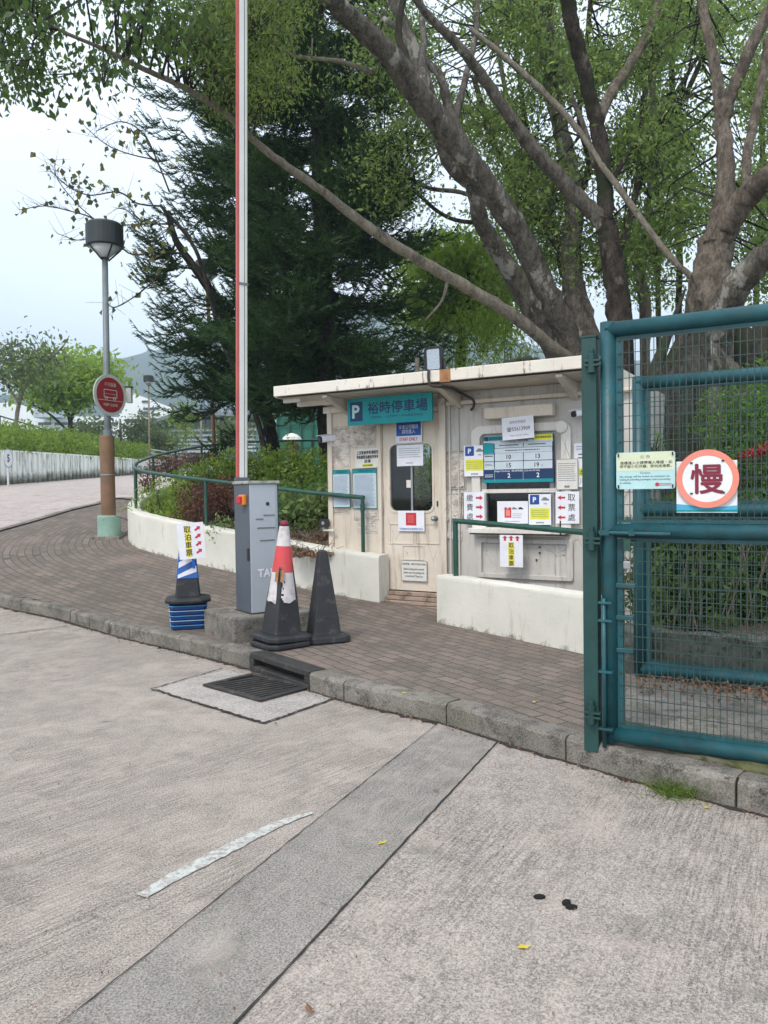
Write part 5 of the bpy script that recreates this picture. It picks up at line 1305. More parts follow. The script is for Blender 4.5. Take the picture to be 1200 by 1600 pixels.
# small flat black lumps and fallen leaves on the road
for i, (px, py) in enumerate(((843, 1404), (885, 1413), (893, 1420))):
    p = gz(px, py); t = Thing('dark_lump', ('single black lump on the pale road slab', 'left black lump of a touching pair on the slab', 'right black lump of a touching pair on the slab')[i], 'tar', base=p)
    mb = MB(); mb.lathe((p.x, p.y, .004), [(.021, 0), (.020, .006), (.011, .010), (.002, .011)], 9, X=Matrix.Rotation(random.random(), 4, 'Z') @ Matrix.Diagonal((1.1, .75, 1, 1))); t.part('lump', mb, M['hole'])
labs = ('orange yellow fallen leaf on the grey strip', 'yellow fallen leaf near the black lumps', 'brown fallen leaf at the bottom of the grey strip', 'small yellow leaf on the kerb top', 'pale yellow leaf on the pavers near the kerb', 'pale leaf on the road near the weed', 'reddish leaf by the far right kerb')
for i, (px, py, dz) in enumerate(((597, 1317, .012), (818, 1480, .01), (483, 1577, .012), (632, 1083, KH + .008), (834, 1097, KH + .006), (1104, 1262, .01), (1170, 1268, .01))):
    p = gz(px, py, dz); t = Thing('fallen_leaf', labs[i], 'leaf', base=p, group='fallen leaves on the ground')
    a = random.uniform(0, 6); L = .024 if i < 3 else .018; mb = MB(); q = Vector((math.cos(a), math.sin(a), 0)); r = Vector((-q.y, q.x, 0))
    mb.add([p - q * L, p - q * L * .2 + r * L * .45 + Vector((0, 0, .006)), p + q * L * .5 + r * L * .3, p + q * L + Vector((0, 0, .008)), p + q * L * .4 - r * L * .35, p - q * L * .3 - r * L * .4 + Vector((0, 0, .005))], [(0, 1, 2, 3), (0, 3, 4, 5)])
    t.part('blade', mb, M['leaf_yellow'] if i != 2 and i != 6 else M['leaf_litter'])
# crumbs of grit and litter along the kerb foot
C = []
for _ in range(700):
    p = gz(random.uniform(-50, 1250), random.uniform(1150, 1640)) if random.random() < .8 else gz(random.uniform(600, 1200), random.uniform(1190, 1330))
    if pip(RP, p.x, p.y): C.append((p.x, p.y, T(p.y) + .014))
o = fast_mesh('road_litter', leaves(C, RS.uniform(.004, .013, len(C)), .6, 0, .1, 2), 4, M['leaf_litter']); o['kind'] = 'stuff'
C = []
for _ in range(900):
    s_ = random.uniform(2.0, 14); p = kat(s_); d = (kat(s_ + .1) - p).normalized(); n = Vector((-d.y, d.x)) * abs(random.gauss(0, .05)); C.append((p.x + n.x, p.y + n.y, T(p.y) + .012))
o = fast_mesh('leaf_litter', leaves(C, .018, .6, 0, .1, 2), 4, M['leaf_litter']); o['kind'] = 'stuff'

# ================================================================== LAMP POSTS
def lamp(px, py_base, Y, py_top, wpx, lb, wrap=None, plinth=False, tilt=0, pole_m='grey_pole', zb=None, group='street lamps', pxtop=None):
    zt_ = at(px, py_top, Y).z; b = at(px, py_base, Y) if zb is None else Vector((at(px, py_base, Y).x, Y, zb))
    R = pr(wpx, Y); X0 = Vector((b.x, b.y, b.z)); xt = (at(pxtop, py_top, Y).x - b.x) if pxtop else 0
    t = Thing('street_lamp', lb, 'street lamp', base=X0, group=group)
    H = R * .62 * 1.0; d = R
    top = zt_; P = lambda z: Vector((b.x + xt * (z - b.z) / (zt_ - b.z), b.y, z))
    zc = top - d * 1.28
    n = t.part('pole', MB().tube([P(b.z), P(zc - d * .62)], [R * .19, R * .16], 14), M[pole_m], smooth=True)
    c = P(top)
    t.part('collar', MB().tube([P(zc - d * .64), P(zc - d * .05)], R * .22, 12), M['lamp_dark'], smooth=True)
    t.part('hood', MB().lathe((c.x, c.y, 0), [(R * .9, top - d * 1.28 + d * .0), (R, top - d * 1.22), (R * 1.0, top - d * .12), (R * .9, top), (.01, top + .01)], 28), M['lamp_dark'])
    t.part('diffuser', MB().lathe((c.x, c.y, 0), [(R * .16, zc - d * .62), (R * .85, zc - .002)], 24), M['diffuser'], smooth=True)
    for k in range(4):
        a = math.pi / 4 + k * math.pi / 2
        t.part('strut', MB().tube([(c.x + R * .2 * math.cos(a), c.y + R * .2 * math.sin(a), zc - d * .7), (c.x + R * .93 * math.cos(a), c.y + R * .93 * math.sin(a), zc + .01)], R * .045, 6), M['lamp_dark'])
    return t, b, P
Yl = 12.95; zb = T(Yl) + KH
t, b, P = lamp(171, 840, Yl, 350, 56, 'tall near street lamp wrapped in brown at its foot', zb=zb, pxtop=163)
t.part('footing', MB().lathe((b.x, b.y, 0), [(.19, zb - .05), (.19, zb + .335), (.18, zb + .355), (.12, zb + .36)], 28), M['mint'], smooth=False)
z1 = at(168, 681, Yl).z
t.part('wrap', MB().lathe((b.x - .005, b.y, 0), [(.118, zb + .361), (.120, zb + .6), (.116, zb + 1.1), (.121, zb + 1.5), (.119, z1 - .02), (.112, z1)], 20), M['wrap'], smooth=False)
t.part('band', MB().lathe((b.x - .005, b.y, 0), [(.1225, zb + 1.03), (.1225, zb + 1.05)], 20), M['steel']); t.part('clamp', MB().tube([P(z1), P(z1 + .10)], .075, 14), M['grey_pole'])
t.part('flange', MB().box((b.x - .24, b.y - .24, zb - .05), (b.x + .25, b.y + .22, zb + .015)), M['kerb'], bevel=.01)
zs_ = at(170, 619, Yl).z; c = P(zs_)
t2, Fx = disc_sign('bus_sign', 'round red keep clear sign with a bus outline on the near lamp post', 'sign', (c.x + .10, c.y - .13, c.z), (.885, -.465, 0), .35, None)
r = .345
t2.part('disc', MB().prism(circ(0, 0, r, 48), 0, .02), M['rim_grey']); t2.part('field', MB().prism(circ(0, 0, r * .84, 48), -.004, -.0005), M['bus_red'])
t2.part('lettering', MB().text('不可阻塞', 0, r * .50, w=r * .72, h=r * .18, y=-.0055, bold=.0), M['rim_grey']); t2.part('lettering', MB().text('KEEP CLEAR', 0, -r * .47, w=r * .86, h=r * .12, y=-.0055, bold=.01), M['rim_grey'])
bus = MB().ring(rrect(0, r * .06, r * .82, r * .40, .02, 4), rrect(0, r * .06, r * .76, r * .34, .015, 4), -.0065, -.0045).rect(0, -r * .26, r * 1.5, .008, -.0055).rect(0, r * .05, r * .8, .005, -.0055)
for k in (-.26, .24): bus.ring(circ(r * k, -r * .15, r * .085, 16), circ(r * k, -r * .15, r * .06, 16), -.0068, -.0042)
t2.part('bus_outline', bus, M['rim_grey'])
t2.part('bracket', MB().box((-.02, .02, -.2), (.02, .09, .2)), M['steel'])
lamp(233, 705, 34, 587, 15.5, 'slim street lamp standing before the white building', zb=T(34), pole_m='bark_pale', pxtop=232)
lamp(337, 720, 17.6, 408, 34, 'pale street lamp half hidden by the pine branches', zb=T(17.6), pole_m='wrap', pxtop=322)
lamp(372, 712, 45, 640, 13, 'small distant street lamp left of the boom', zb=T(45), pole_m='bark_pale')
lamp(396, 712, 50, 662, 10, 'small distant street lamp right of the boom', zb=T(50), pole_m='bark_pale')
t = Thing('sign_box', 'grey box sign mounted behind the round bus sign', 'sign', base=c + Vector((.15, .1, 0)))
p_ = at(194, 628, 17); q = t.part('box', MB().cbox(c + Vector((.29, .25, .04)), (.09, .10, .26)), M['rim_grey'], bevel=.01); t.part('box_cap', MB().cbox(c + Vector((.29, .25, .18)), (.11, .12, .02)), M['lamp_dark'])
t.part('arm', MB().tube([c + Vector((.0, .05, .0)), c + Vector((.28, .24, .0))], .018, 8), M['steel'])
# pale tree-like posts
for i, (px, yb, yt, w, Y) in enumerate(((314, 712, 640, 3.2, 40),)):
    a, b = at(px, yb, Y), at(px, yt, Y); t = Thing('flag_pole', 'thin pale pole standing before the glass building', 'pole', base=a); t.part('shaft', MB().tube([a - Vector((0, 0, 2)), b], pr(w, Y), 8), M['bark_pale'], smooth=True); t.part('top', MB().tube([b, b + Vector((0, 0, .25))], pr(w, Y) * 1.6, 8), M['lamp_dark'])

# ================================================================== BUILDINGS FAR OFF
M['b_white'] = paint('white_render', (.84, .85, .86), .8, var=.08, vs=.1, bump=0); M['b_glass'] = paint('far_glass', (.10, .20, .22), .15, var=.3, vs=.4, bump=0, spec=.8)
M['b_dark'] = paint('dark_window', (.05, .06, .07), .3, bump=0); M['b_roof'] = paint('grey_roof', (.22, .24, .25), .7, bump=0); M['b_teal'] = paint('tennis_screen', (.03, .17, .12), .8, var=.3, vs=.3, bump=0)
M['b_blue'] = paint('pale_blue_wall', (.45, .50, .58), .8, bump=0)
def P3(px, py, Y): return at(px, py, Y)
def facade(bt, pts, Y, depth, m, name='wall', parent=None):
    mb = MB(); v = [at(x, y, Y) for x, y in pts]
    mb.prism([(p.x, p.z) for p in v], Y, Y + depth); return bt.part(name, mb, m, parent)
def wins(bt, rects, Y, m, name='window', d=.15, parent=None):
    for (x0, y0, x1, y1) in rects:
        a, b = at(x0, y0, Y), at(x1, y1, Y); bt.part(name, MB().box((a.x, Y - d, b.z), (b.x, Y + .05, a.z)), m, parent)
Y = 110
t = Thing('office_building', 'white building with a sloping roofline and dark slit windows beneath the hill', 'building', base=at(220, 720, Y))
facade(t, [(186, 722), (186, 612), (210, 615), (276, 640), (276, 722)], Y, 25, M['b_white'])
wins(t, [(222, 626, 233, 629), (224, 637, 248, 640), (220, 643, 231, 648), (238, 646, 250, 649), (196, 655, 240, 660), (196, 672, 240, 677), (196, 690, 240, 694)], Y, M['b_dark'])
Y = 120
t = Thing('office_building', 'low white building partly hidden behind the bright green tree', 'building', base=at(90, 720, Y))
facade(t, [(-60, 722), (-60, 640), (12, 628), (96, 650), (186, 652), (186, 722)], Y, 25, M['b_white'])
facade(t, [(52, 652), (52, 640), (94, 638), (94, 652)], Y - 3, 2.5, M['b_blue'], 'parapet')
wins(t, [(60 + 26 * i, y, 80 + 26 * i, y + 4) for i in range(5) for y in (660, 674, 690)], Y, M['b_dark'])
Y = 62
t = Thing('glass_building', 'low glass fronted building with a dark oversailing roof', 'building', base=at(310, 715, Y))
facade(t, [(244, 722), (244, 655), (400, 655), (400, 722)], Y, 12, M['b_glass'])
mb = MB(); v = [at(x, y, Y - 2.5) for x, y in ((205, 668), (285, 640), (400, 648), (400, 652), (285, 646), (212, 671))]; mb.prism([(p.x, p.z) for p in v], Y - 2.5, Y + 12); t.part('roof', mb, M['b_roof'])
for i in range(11): x = 246 + i * 15; wins(t, [(x, 655, x + 1.1, 722)], Y, M['b_roof'], 'mullion')
for y in (664, 672, 680, 687, 693, 699, 705): wins(t, [(244, y, 400, y + .9)], Y, M['b_white'] if y > 670 else M['b_roof'], 'louvre', .2)
Y = 420
t = Thing('tower_block', 'pale blue high rise with rows of windows behind the pine trunk', 'building', base=at(335, 700, Y))
facade(t, [(310, 712), (310, 612), (330, 609), (330, 612), (366, 620), (366, 712)], Y, 30, M['b_blue'])
for i in range(9):
    wins(t, [(311 + j * 6.2, 615 + i * 5.6 + j * .9, 314.6 + j * 6.2, 618.4 + i * 5.6 + j * .9) for j in range(9)], Y, M['b_dark'], d=.6)
Y = 140
t = Thing('office_building', 'bluish white block seen right of the barrier boom', 'building', base=at(410, 715, Y))
facade(t, [(366, 722), (366, 652), (470, 648), (470, 722)], Y, 20, M['b_blue'])
wins(t, [(390 + 12 * i, y, 394 + 12 * i, y + 4) for i in range(6) for y in (661, 679, 692)], Y, M['b_dark'])
Y = 34
t = Thing('court_fence', 'tall green mesh tennis court screen behind the pine trunk', 'fence', base=at(470, 712, Y))
a, b = at(432, 650, Y), at(520, 712, Y); t.part('screen', MB().box((a.x, Y, b.z - .4), (b.x, Y + .03, a.z)), M['b_teal'])
for x in (408, 433, 452, 470, 488, 507): p0, p1 = at(x, 712, Y - .1), at(x, 644, Y - .1); t.part('post', MB().tube([p0 - Vector((0, 0, .5)), p1], .04, 8), M['rail'])
for y in (650, 664, 700): p0, p1 = at(395, y, Y - .1), at(510, y, Y - .1); t.part('rail', MB().tube([p0, p1], .025, 6), M['rail'])
# railings beyond the hedge and in the garden
t = Thing('railing', 'dark railing on the slope above the hedge', 'railing', base=at(0, 660, 36))
pp = [at(x, y, 36) for x, y in ((-60, 634), (0, 650), (40, 662), (85, 676), (120, 683))]; t.part('rail', MB().tube(pp, .035, 6), M['lamp_dark'])
for p in pp[1:4]: t.part('post', MB().tube([p, p - Vector((0, 0, .9))], .03, 6), M['lamp_dark'])
t = Thing('railing', 'pale railing beside the garden path beyond the planter', 'railing', base=at(250, 705, 26))
for dy in (0, 6): t.part('rail', MB().tube([at(236, 702 + dy, 26), at(265, 707 + dy, 25), at(300, 716 + dy, 24)], .02, 6), M['boom_grey'] if False else M['steel'])
for x, y in ((240, 703), (268, 708), (296, 715)): p = at(x, y, 25); t.part('post', MB().tube([p, p - Vector((0, 0, .5))], .02, 6), M['steel'])
# person under a white umbrella
Y = 27; c = at(457, 690, Y); gz0 = T(Y) + .0
t = Thing('person', 'person in brown walking under a white umbrella', 'person', base=(c.x, Y, gz0))
head = at(459, 688, Y); hz_ = head.z
def body():
    me = bpy.data.meshes.new('body'); Hh = hz_ - gz0 + .12; k = Hh / 1.65
    V = [(0, 0, .93), (0, 0, 1.15), (0, 0, 1.36), (0, 0, 1.46), (0, 0, 1.57), (.17, 0, 1.36), (.22, .05, 1.12), (.12, -.12, 1.2), (-.17, 0, 1.36), (-.21, 0, 1.1), (-.20, -.05, .86), (.09, 0, .88), (.10, -.08, .48), (.10, .02, .06), (-.09, 0, .88), (-.10, .1, .48), (-.11, .22, .08), (.10, -.1, .03), (-.11, .12, .03), (0, -.01, 1.66)]
    E = [(0, 1), (1, 2), (2, 3), (3, 4), (4, 19), (2, 5), (5, 6), (6, 7), (2, 8), (8, 9), (9, 10), (0, 11), (11, 12), (12, 13), (13, 17), (0, 14), (14, 15), (15, 16), (16, 18)]
    Rr = [.13, .14, .13, .055, .10, .065, .045, .035, .065, .045, .035, .09, .06, .04, .09, .06, .04, .04, .04, .07]
    me.from_pydata([(x * k, y * k, z * k) for x, y, z in V], E, []); o = bpy.data.objects.new('body', me); COL.objects.link(o); o.parent = t.o
    md = o.modifiers.new('skin', 'SKIN'); 
    if not me.skin_vertices: me.skin_vertices.new() if hasattr(me.skin_vertices, 'new') else None
    if me.skin_vertices:
        for i, sv_ in enumerate(me.skin_vertices[0].data): sv_.radius = (Rr[i] * k,) * 2; sv_.use_root = (i == 0)
    o.modifiers.new('sub', 'SUBSURF').levels = 1; me.materials.append(M['cloth']); return o
body()
t.part('hair', MB().lathe((c.x, Y + .02, hz_ - .02), [(.02, -.10), (.11, -.04), (.115, .04), (.07, .11), (.005, .13)], 12), M['hair'], smooth=True)
u = Thing('umbrella', 'white umbrella held over the walking person', 'umbrella', base=(c.x, Y, hz_))
a0, a1 = at(440, 690, Y), at(472, 682, Y); R = (a1.x - a0.x) * .52; tp_ = at(457, 679, Y).z + .05
u.part('canopy', MB().lathe(((a0.x + a1.x) / 2, Y, 0), [(R, tp_ - .28), (R * .8, tp_ - .14), (R * .45, tp_ - .04), (.02, tp_)], 8), M['paper_w']); u.part('shaft', MB().tube([((a0.x + a1.x) / 2, Y, tp_), ((a0.x + a1.x) / 2 + .05, Y - .1, hz_ - .45)], .012, 6), M['steel'])

# ================================================================== VEGETATION
def blob(c, r, n, flat_=1.0, shell=.5):      # points in an uneven ellipsoid, denser near its skin
    c = np.array(c); r = np.array(r, float) if np.ndim(r) else np.array([r, r, r * flat_])
    d = unit(RS.normal(size=(n, 3))); q = RS.uniform(0, 1, (n, 1)) ** shell
    lump = 1 + .22 * np.sin(d[:, :1] * 7 + c[0] * 3) * np.cos(d[:, 2:3] * 6 + c[1]) + .12 * np.sin(d[:, 1:2] * 13)
    return c + d * r * q * lump
def shrub(lab, parts_, m, L, dens, name='shrub', group=None, cat='shrub', Wd=.5, stems=True, droop=.0):
    """parts_: list of (centre, radii)"""
    c0 = Vector(parts_[0][0]); t = Thing(name, lab, cat, base=(c0.x, c0.y, c0.z - parts_[0][1][2]), group=group)
    P = np.concatenate([blob(c, r, int(dens * r[0] * r[1] + dens * r[0] * r[2]), shell=.4) for c, r in parts_])
    t.fast('foliage', leaves(P, L, Wd, droop, .12, .15), 4, M[m])
    if stems:
        A = []; B = []
        for c, r in parts_:
            for _ in range(14):
                b = np.array(c) + RS.normal(size=3) * np.array(r) * .45; A.append(np.array([c[0] + random.uniform(-.1, .1), c[1], c[2] - r[2]])); B.append(b)
        t.fast('stems', sticks(A, B, .012, .005), 4, M['twig'])
    return t
def bedz(x, y): return T(y) + KH + .42
# bed soil rising behind the wall
mb = MB(); n = 26; NN = 60
inner = offset_path(lw, -.2)
cc = Vector((.6, 14.5))
def solz(p, f): return T(p.y) * 1.0 + KH + .40 + .25 * math.sin(f * math.pi * .5)
for i in range(NN + 1):
    p = samp(inner, i / NN)
    for k in range(9):
        f = k / 8; q = p.lerp(Vector((min(3.5, .3 + i * .06), 11.2 + i * .12)), f); mb.v.append((q.x, q.y, solz(q, f) + (random.uniform(-.03, .03) if k else 0)))
for i in range(NN):
    for k in range(8): a = i * 9 + k; mb.f.append((a, a + 1, a + 10, a + 9)); mb.m.append(0)
struct('planting_bed', mb, M['soil'], smooth=True)
mb = MB()     # garden ground right of and behind the booth, behind the gate
xs_ = np.linspace(2.2, 14, 30); ys_ = np.linspace(5.4, 24, 40)
for y in ys_:
    for x in xs_: 
        xx = x + max(0, 9.2 - y) * .35 + 1.3 * (y > 9)*0
        mb.v.append((xx, y, .14 + .10 * max(0, min(1, (y - 6) / 2)) + T(y) * .6 + random.uniform(-.02, .02)))
for j in range(39):
    for i in range(29): a = j * 30 + i; mb.f.append((a, a + 1, a + 31, a + 30)); mb.m.append(0)
struct('garden_soil', mb, M['soil'], smooth=True)
# dry twigs and litter on the bed by the booth
C = []
for _ in range(1500):
    p = at(random.uniform(450, 522), random.uniform(834, 868), random.uniform(9.3, 10.4)); C.append((p.x, p.y, T(p.y) + KH + .46 + random.uniform(0, .05)))
o = fast_mesh('leaf_litter', leaves(C, .06, .5, 0, .2, 1), 4, M['leaf_litter']); o['kind'] = 'stuff'
A = np.array(C[:160]); o = fast_mesh('dry_twigs', sticks(A, A + RS.normal(size=A.shape) * [.15, .15, .05] + [0, 0, .05], .005, .003), 4, M['bark_pale']); o['kind'] = 'stuff'
def sc(px, py, Y): return tuple(at(px, py, Y))
def rad(wpx, hpx, Y, d=None): w = pr(wpx, Y); h = pr(hpx, Y); return (w, d or w * .8, h)
shrub('dark red leaved shrub at the far turn of the planter rail', [(sc(262, 728, 14.6), rad(64, 34, 14.6)), (sc(232, 748, 14.2), rad(46, 44, 14.2))], 'leaf_red', .055, 2600)
shrub('bright grassy green shrub behind the curved wall end', [(sc(246, 790, 12.5), rad(88, 84, 12.5)), (sc(282, 775, 12.4), rad(60, 60, 12.4)), (sc(270, 808, 12.1), rad(60, 50, 12.1))], 'leaf_lime', .075, 3600, Wd=.25)
shrub('purple red shrub just left of the barrier cabinet', [(sc(318, 790, 11.9), rad(84, 96, 11.9, .6)), (sc(352, 776, 11.9), rad(60, 70, 11.9, .5))], 'leaf_red', .055, 4200)
shrub('variegated low shrub against the barrier cabinet', [(sc(350, 832, 11.0), rad(56, 56, 11.0, .4))], 'leaf_pale', .055, 2400)
shrub('reddish brown shrub under the pale lamp post', [(sc(305, 718, 16.2), rad(90, 26, 16.2)), (sc(335, 712, 16.2), rad(40, 30, 16.2))], 'leaf_red', .05, 2600)
shrub('low green ground shrub in the middle of the planter', [(sc(300, 745, 13.6), rad(80, 36, 13.6)), (sc(335, 738, 13.6), rad(80, 52, 13.6)), (sc(365, 725, 13.8), rad(60, 50, 13.8))], 'leaf_hedge', .07, 3000)
shrub('broad green hedge shrub right of the boom', [(sc(400, 738, 14), rad(90, 80, 14)), (sc(450, 733, 13.8), rad(110, 86, 13.8)), (sc(500, 743, 13.6), rad(90, 88, 13.6))], 'leaf_hedge', .08, 2600)
shrub('darker green shrub below the distant umbrella', [(sc(415, 775, 13.2), rad(90, 60, 13.2)), (sc(470, 778, 12.8), rad(90, 64, 12.8))], 'leaf_shrub', .07, 2300)
shrub('large leaved yellow green plant beside the red and white cone', [(sc(470, 800, 11.3), rad(110, 70, 11.3, .6)), (sc(505, 785, 11.4), rad(60, 70, 11.4, .6)), (sc(445, 790, 11.4), rad(60, 70, 11.4, .6))], 'leaf_pale', .12, 1100, Wd=.5)
shrub('small grassy green plant between the cone and the booth', [(sc(478, 826, 10.9), rad(60, 36, 10.9, .4))], 'leaf_hedge', .07, 1800, Wd=.2)
shrub('green shrub tucked against the left side of the booth', [(sc(508, 770, 12.0), rad(50, 90, 12.0, .5))], 'leaf_shrub', .08, 1900)
# hedge above the ribbed wall
hp = [(rwat(q), q) for q in np.arange(2, Ltot - 1, 1.5)]
t = Thing('hedge', 'long bright green hedge growing above the ribbed wall', 'hedge', base=(RW[2].x - 2, RW[2].y, T(RW[2].y) + 1))
Pn = []
for p, q in hp:
    H = float(np.interp(p.y, [18, 24.3, 30, 36, 46], [1.15, 1.1, .93, .72, .7])); zc = T(p.y) + KH + H
    hh = float(np.interp(p.y, [18, 24, 30, 36, 46], [.85, .85, .85, .8, .8]))
    for r_ in range(3):
        cx_ = p.x - .5 - 1.1 * r_; cz_ = zc + hh * (.35 + .28 * r_) + random.uniform(-.08, .1)
        Pn.append(blob((cx_, p.y + random.uniform(-.4, .4), cz_), (.75, 1.15, hh * random.uniform(.6, .8)), 900, shell=.35))
t.fast('foliage', leaves(np.concatenate(Pn), .13, .5, 0, .15, .3), 4, M['leaf_hedge'])
A = np.array([[p.x - .8, p.y + random.uniform(-.5, .5), T(p.y) + 1.0] for p, q in hp for _ in range(4)]); t.fast('stems', sticks(A, A + RS.normal(size=A.shape) * [.3, .3, .1] + [0, 0, 1.0], .02, .008), 4, M['twig'])

# ---- trees
def limb(t, name, pts, m, n=12, jit=.09, sub=7, parent=None, label=None):
    """pts: (px, py, width_px, Y)"""
    c = crs([(*at(p[0], p[1], p[3]), ) for p in pts], sub)
    w = [pr(p[2], p[3]) for p in pts]; rr_ = list(np.interp(np.linspace(0, len(pts) - 1, len(c)), range(len(pts)), w))
    c = [p + Vector((random.uniform(-1, 1), random.uniform(-1, 1), random.uniform(-1, 1))) * r * .10 for p, r in zip(c, rr_)]
    t.part(name, MB().tube(c, rr_, n, jit=jit), M[m], parent, smooth=True, label=label); return c, rr_
def crown(t, centers, limbs, m, L, per=28, cr=.32, hubs=None, Wd=.45, droop=.35, twig='twig', hub_r=(.020, .007), name='crown', maxlink=3.2):
    C = np.array(centers); lp = np.array([tuple(p) for c, r in limbs for p in c])
    nh = max(8, len(C) // 8, hubs or 0); H = C[RS.choice(len(C), nh, replace=False)]
    A = []; B = []
    for h in H:
        j = np.linalg.norm(lp - h, axis=1).argmin(); a = lp[j]; d = h - a; L_ = np.linalg.norm(d)
        if L_ > maxlink: continue
        mid = a + d * .5 + RS.normal(size=3) * .12 * L_ + np.array([0, 0, .12 * L_]); A += [a, mid]; B += [mid, h]
    if A: t.fast('branchwork', sticks(A, B, [hub_r[0], hub_r[0] * .6] * (len(A) // 2), [hub_r[0] * .6, hub_r[1]] * (len(A) // 2)), 4, M[twig])
    D = np.linalg.norm(C[:, None] - H[None], axis=2); j = D.argmin(1); ok = D[np.arange(len(C)), j] < 1.0
    t.fast('twigs', sticks(H[j][ok], C[ok] + 1e-3, .006, .003), 4, M[twig])
    P = (C[:, None, :] + RS.normal(size=(len(C), per, 3)) * cr * np.array([1, 1, .6])).reshape(-1, 3)
    t.fast(name, leaves(P, L * RS.choice([.7, 1.0, 1.35], len(P)), Wd, droop, .12), 4, M[m])
def hash2(x, y, s=1.0):
    v = math.sin(x * .031 * s + 1.3) + math.sin(y * .043 * s + x * .017 * s) + math.sin((x - y) * .023 * s + 2.1) + .8 * math.sin(x * .083 + y * .061) + .6 * math.sin(y * .11 - x * .05)
    return v
def region(n, x0, x1, y0, y1, Y0, Y1, thr=-.6, holes=(), s=1.0, fy=None):
    out = []; k = 0
    while len(out) < n and k < n * 30:
        k += 1; x, y, Y = random.uniform(x0, x1), random.uniform(y0, y1), random.uniform(Y0, Y1)
        if hash2(x, y, s) < thr: continue
        if any(((x - hx) / rx) ** 2 + ((y - hy) / ry) ** 2 < 1 for hx, hy, rx, ry in holes) and random.random() < .93: continue
        if fy and not fy(x, y): continue
        out.append(tuple(at(x, y, Y)))
    return out
# big grey multi limbed tree behind the booth
t1 = Thing('banyan_tree', 'huge grey barked tree spreading many limbs over the booth', 'tree', base=(*at(905, 700, 12.3).xy, .2))
g0 = at(905, 780, 12.3); 
base_ = [(905, 800, 92, 12.3), (903, 700, 84, 12.3), (900, 600, 76, 12.3), (897, 555, 64, 12.3)]
LB = []
LB.append(limb(t1, 'trunk', base_, 'bark_grey', 18))
LB.append(limb(t1, 'limb', [(898, 590, 52, 12.2), (886, 530, 40, 12), (855, 455, 34, 11.7), (812, 370, 35, 11.4), (763, 293, 36, 11), (710, 222, 36, 10.6), (655, 150, 36, 10.2), (605, 85, 35, 9.8), (550, 30, 32, 9.4), (490, -25, 28, 9), (420, -80, 22, 8.6)], 'bark_grey', 18))
LB.append(limb(t1, 'limb', [(888, 590, 44, 12.6), (856, 520, 38, 12.6), (820, 460, 33, 12.5), (782, 400, 28, 12.3), (752, 345, 25, 12), (738, 290, 23, 11.8), (700, 250, 22, 11.6), (665, 130, 20, 11.4), (640, 60, 18, 11.4), (610, -10, 15, 11.3)], 'bark_grey', 16))
LB.append(limb(t1, 'limb', [(915, 590, 50, 12.5), (912, 520, 44, 12.8), (896, 450, 34, 13), (892, 380, 30, 13.2), (898, 320, 28, 13.3), (885, 245, 26, 13.4), (868, 165, 22, 13.4), (852, 70, 22, 13.2), (842, -20, 20, 13)], 'bark_grey', 16))
LB.append(limb(t1, 'limb', [(745, 270, 20, 11.2), (705, 180, 16, 11.4), (688, 120, 13, 11.5), (660, 90, 11, 11.6), (635, 55, 10, 11.8), (600, 30, 8, 12)], 'bark_grey', 12))
LB.append(limb(t1, 'limb', [(895, 420, 16, 13.2), (850, 350, 12, 13.8), (810, 290, 10, 14.2), (770, 220, 9, 14.6), (740, 120, 8, 15)], 'bark_dark', 10))
# long pale limb crossing to the upper left
FLb = limb(t1, 'limb', [(900, 568, 20, 12.0), (870, 548, 19, 11.8), (800, 492, 19, 11.4), (735, 452, 18, 11), (665, 412, 17, 10.6), (600, 372, 16, 10.2), (545, 332, 14, 9.9), (500, 296, 13, 9.6), (440, 254, 12, 9.3), (395, 218, 11, 9.1), (350, 176, 10.5, 8.9), (290, 138, 9, 8.7), (225, 108, 8, 8.5), (165, 78, 6, 8.3), (100, 50, 5, 8.1), (40, 20, 4, 8), (-40, -5, 3, 7.9)], 'bark_pale', 14, jit=.07, label='long pale limb crossing to the upper left')
LB.append(FLb)
for pts in ([(700, 436, 6, 10.8), (690, 470, 4, 10.9), (665, 500, 3, 11)], [(585, 115, 8, 9.8), (540, 98, 7, 9.6), (500, 92, 6, 9.5), (462, 88, 5, 9.4), (443, 76, 4, 9.3)], [(462, 88, 4, 9.4), (455, 60, 3, 9.3), (462, 40, 2, 9.3)], [(487, 92, 3, 9.4), (488, 60, 2.4, 9.4)]):
    limb(t1, 'branch', pts, 'bark_pale', 8, sub=4)
skyh = [(975, 160, 40, 36), (905, 410, 26, 52), (640, 60, 22, 18), (985, 60, 22, 40), (820, 130, 26, 26), (1075, 590 - 30, 26, 30), (700, 330, 26, 22), (1010, 300, 18, 40), (1090, 560, 20, 20), (660, 215, 22, 20), (930, 250, 16, 30), (770, 60, 18, 24)]
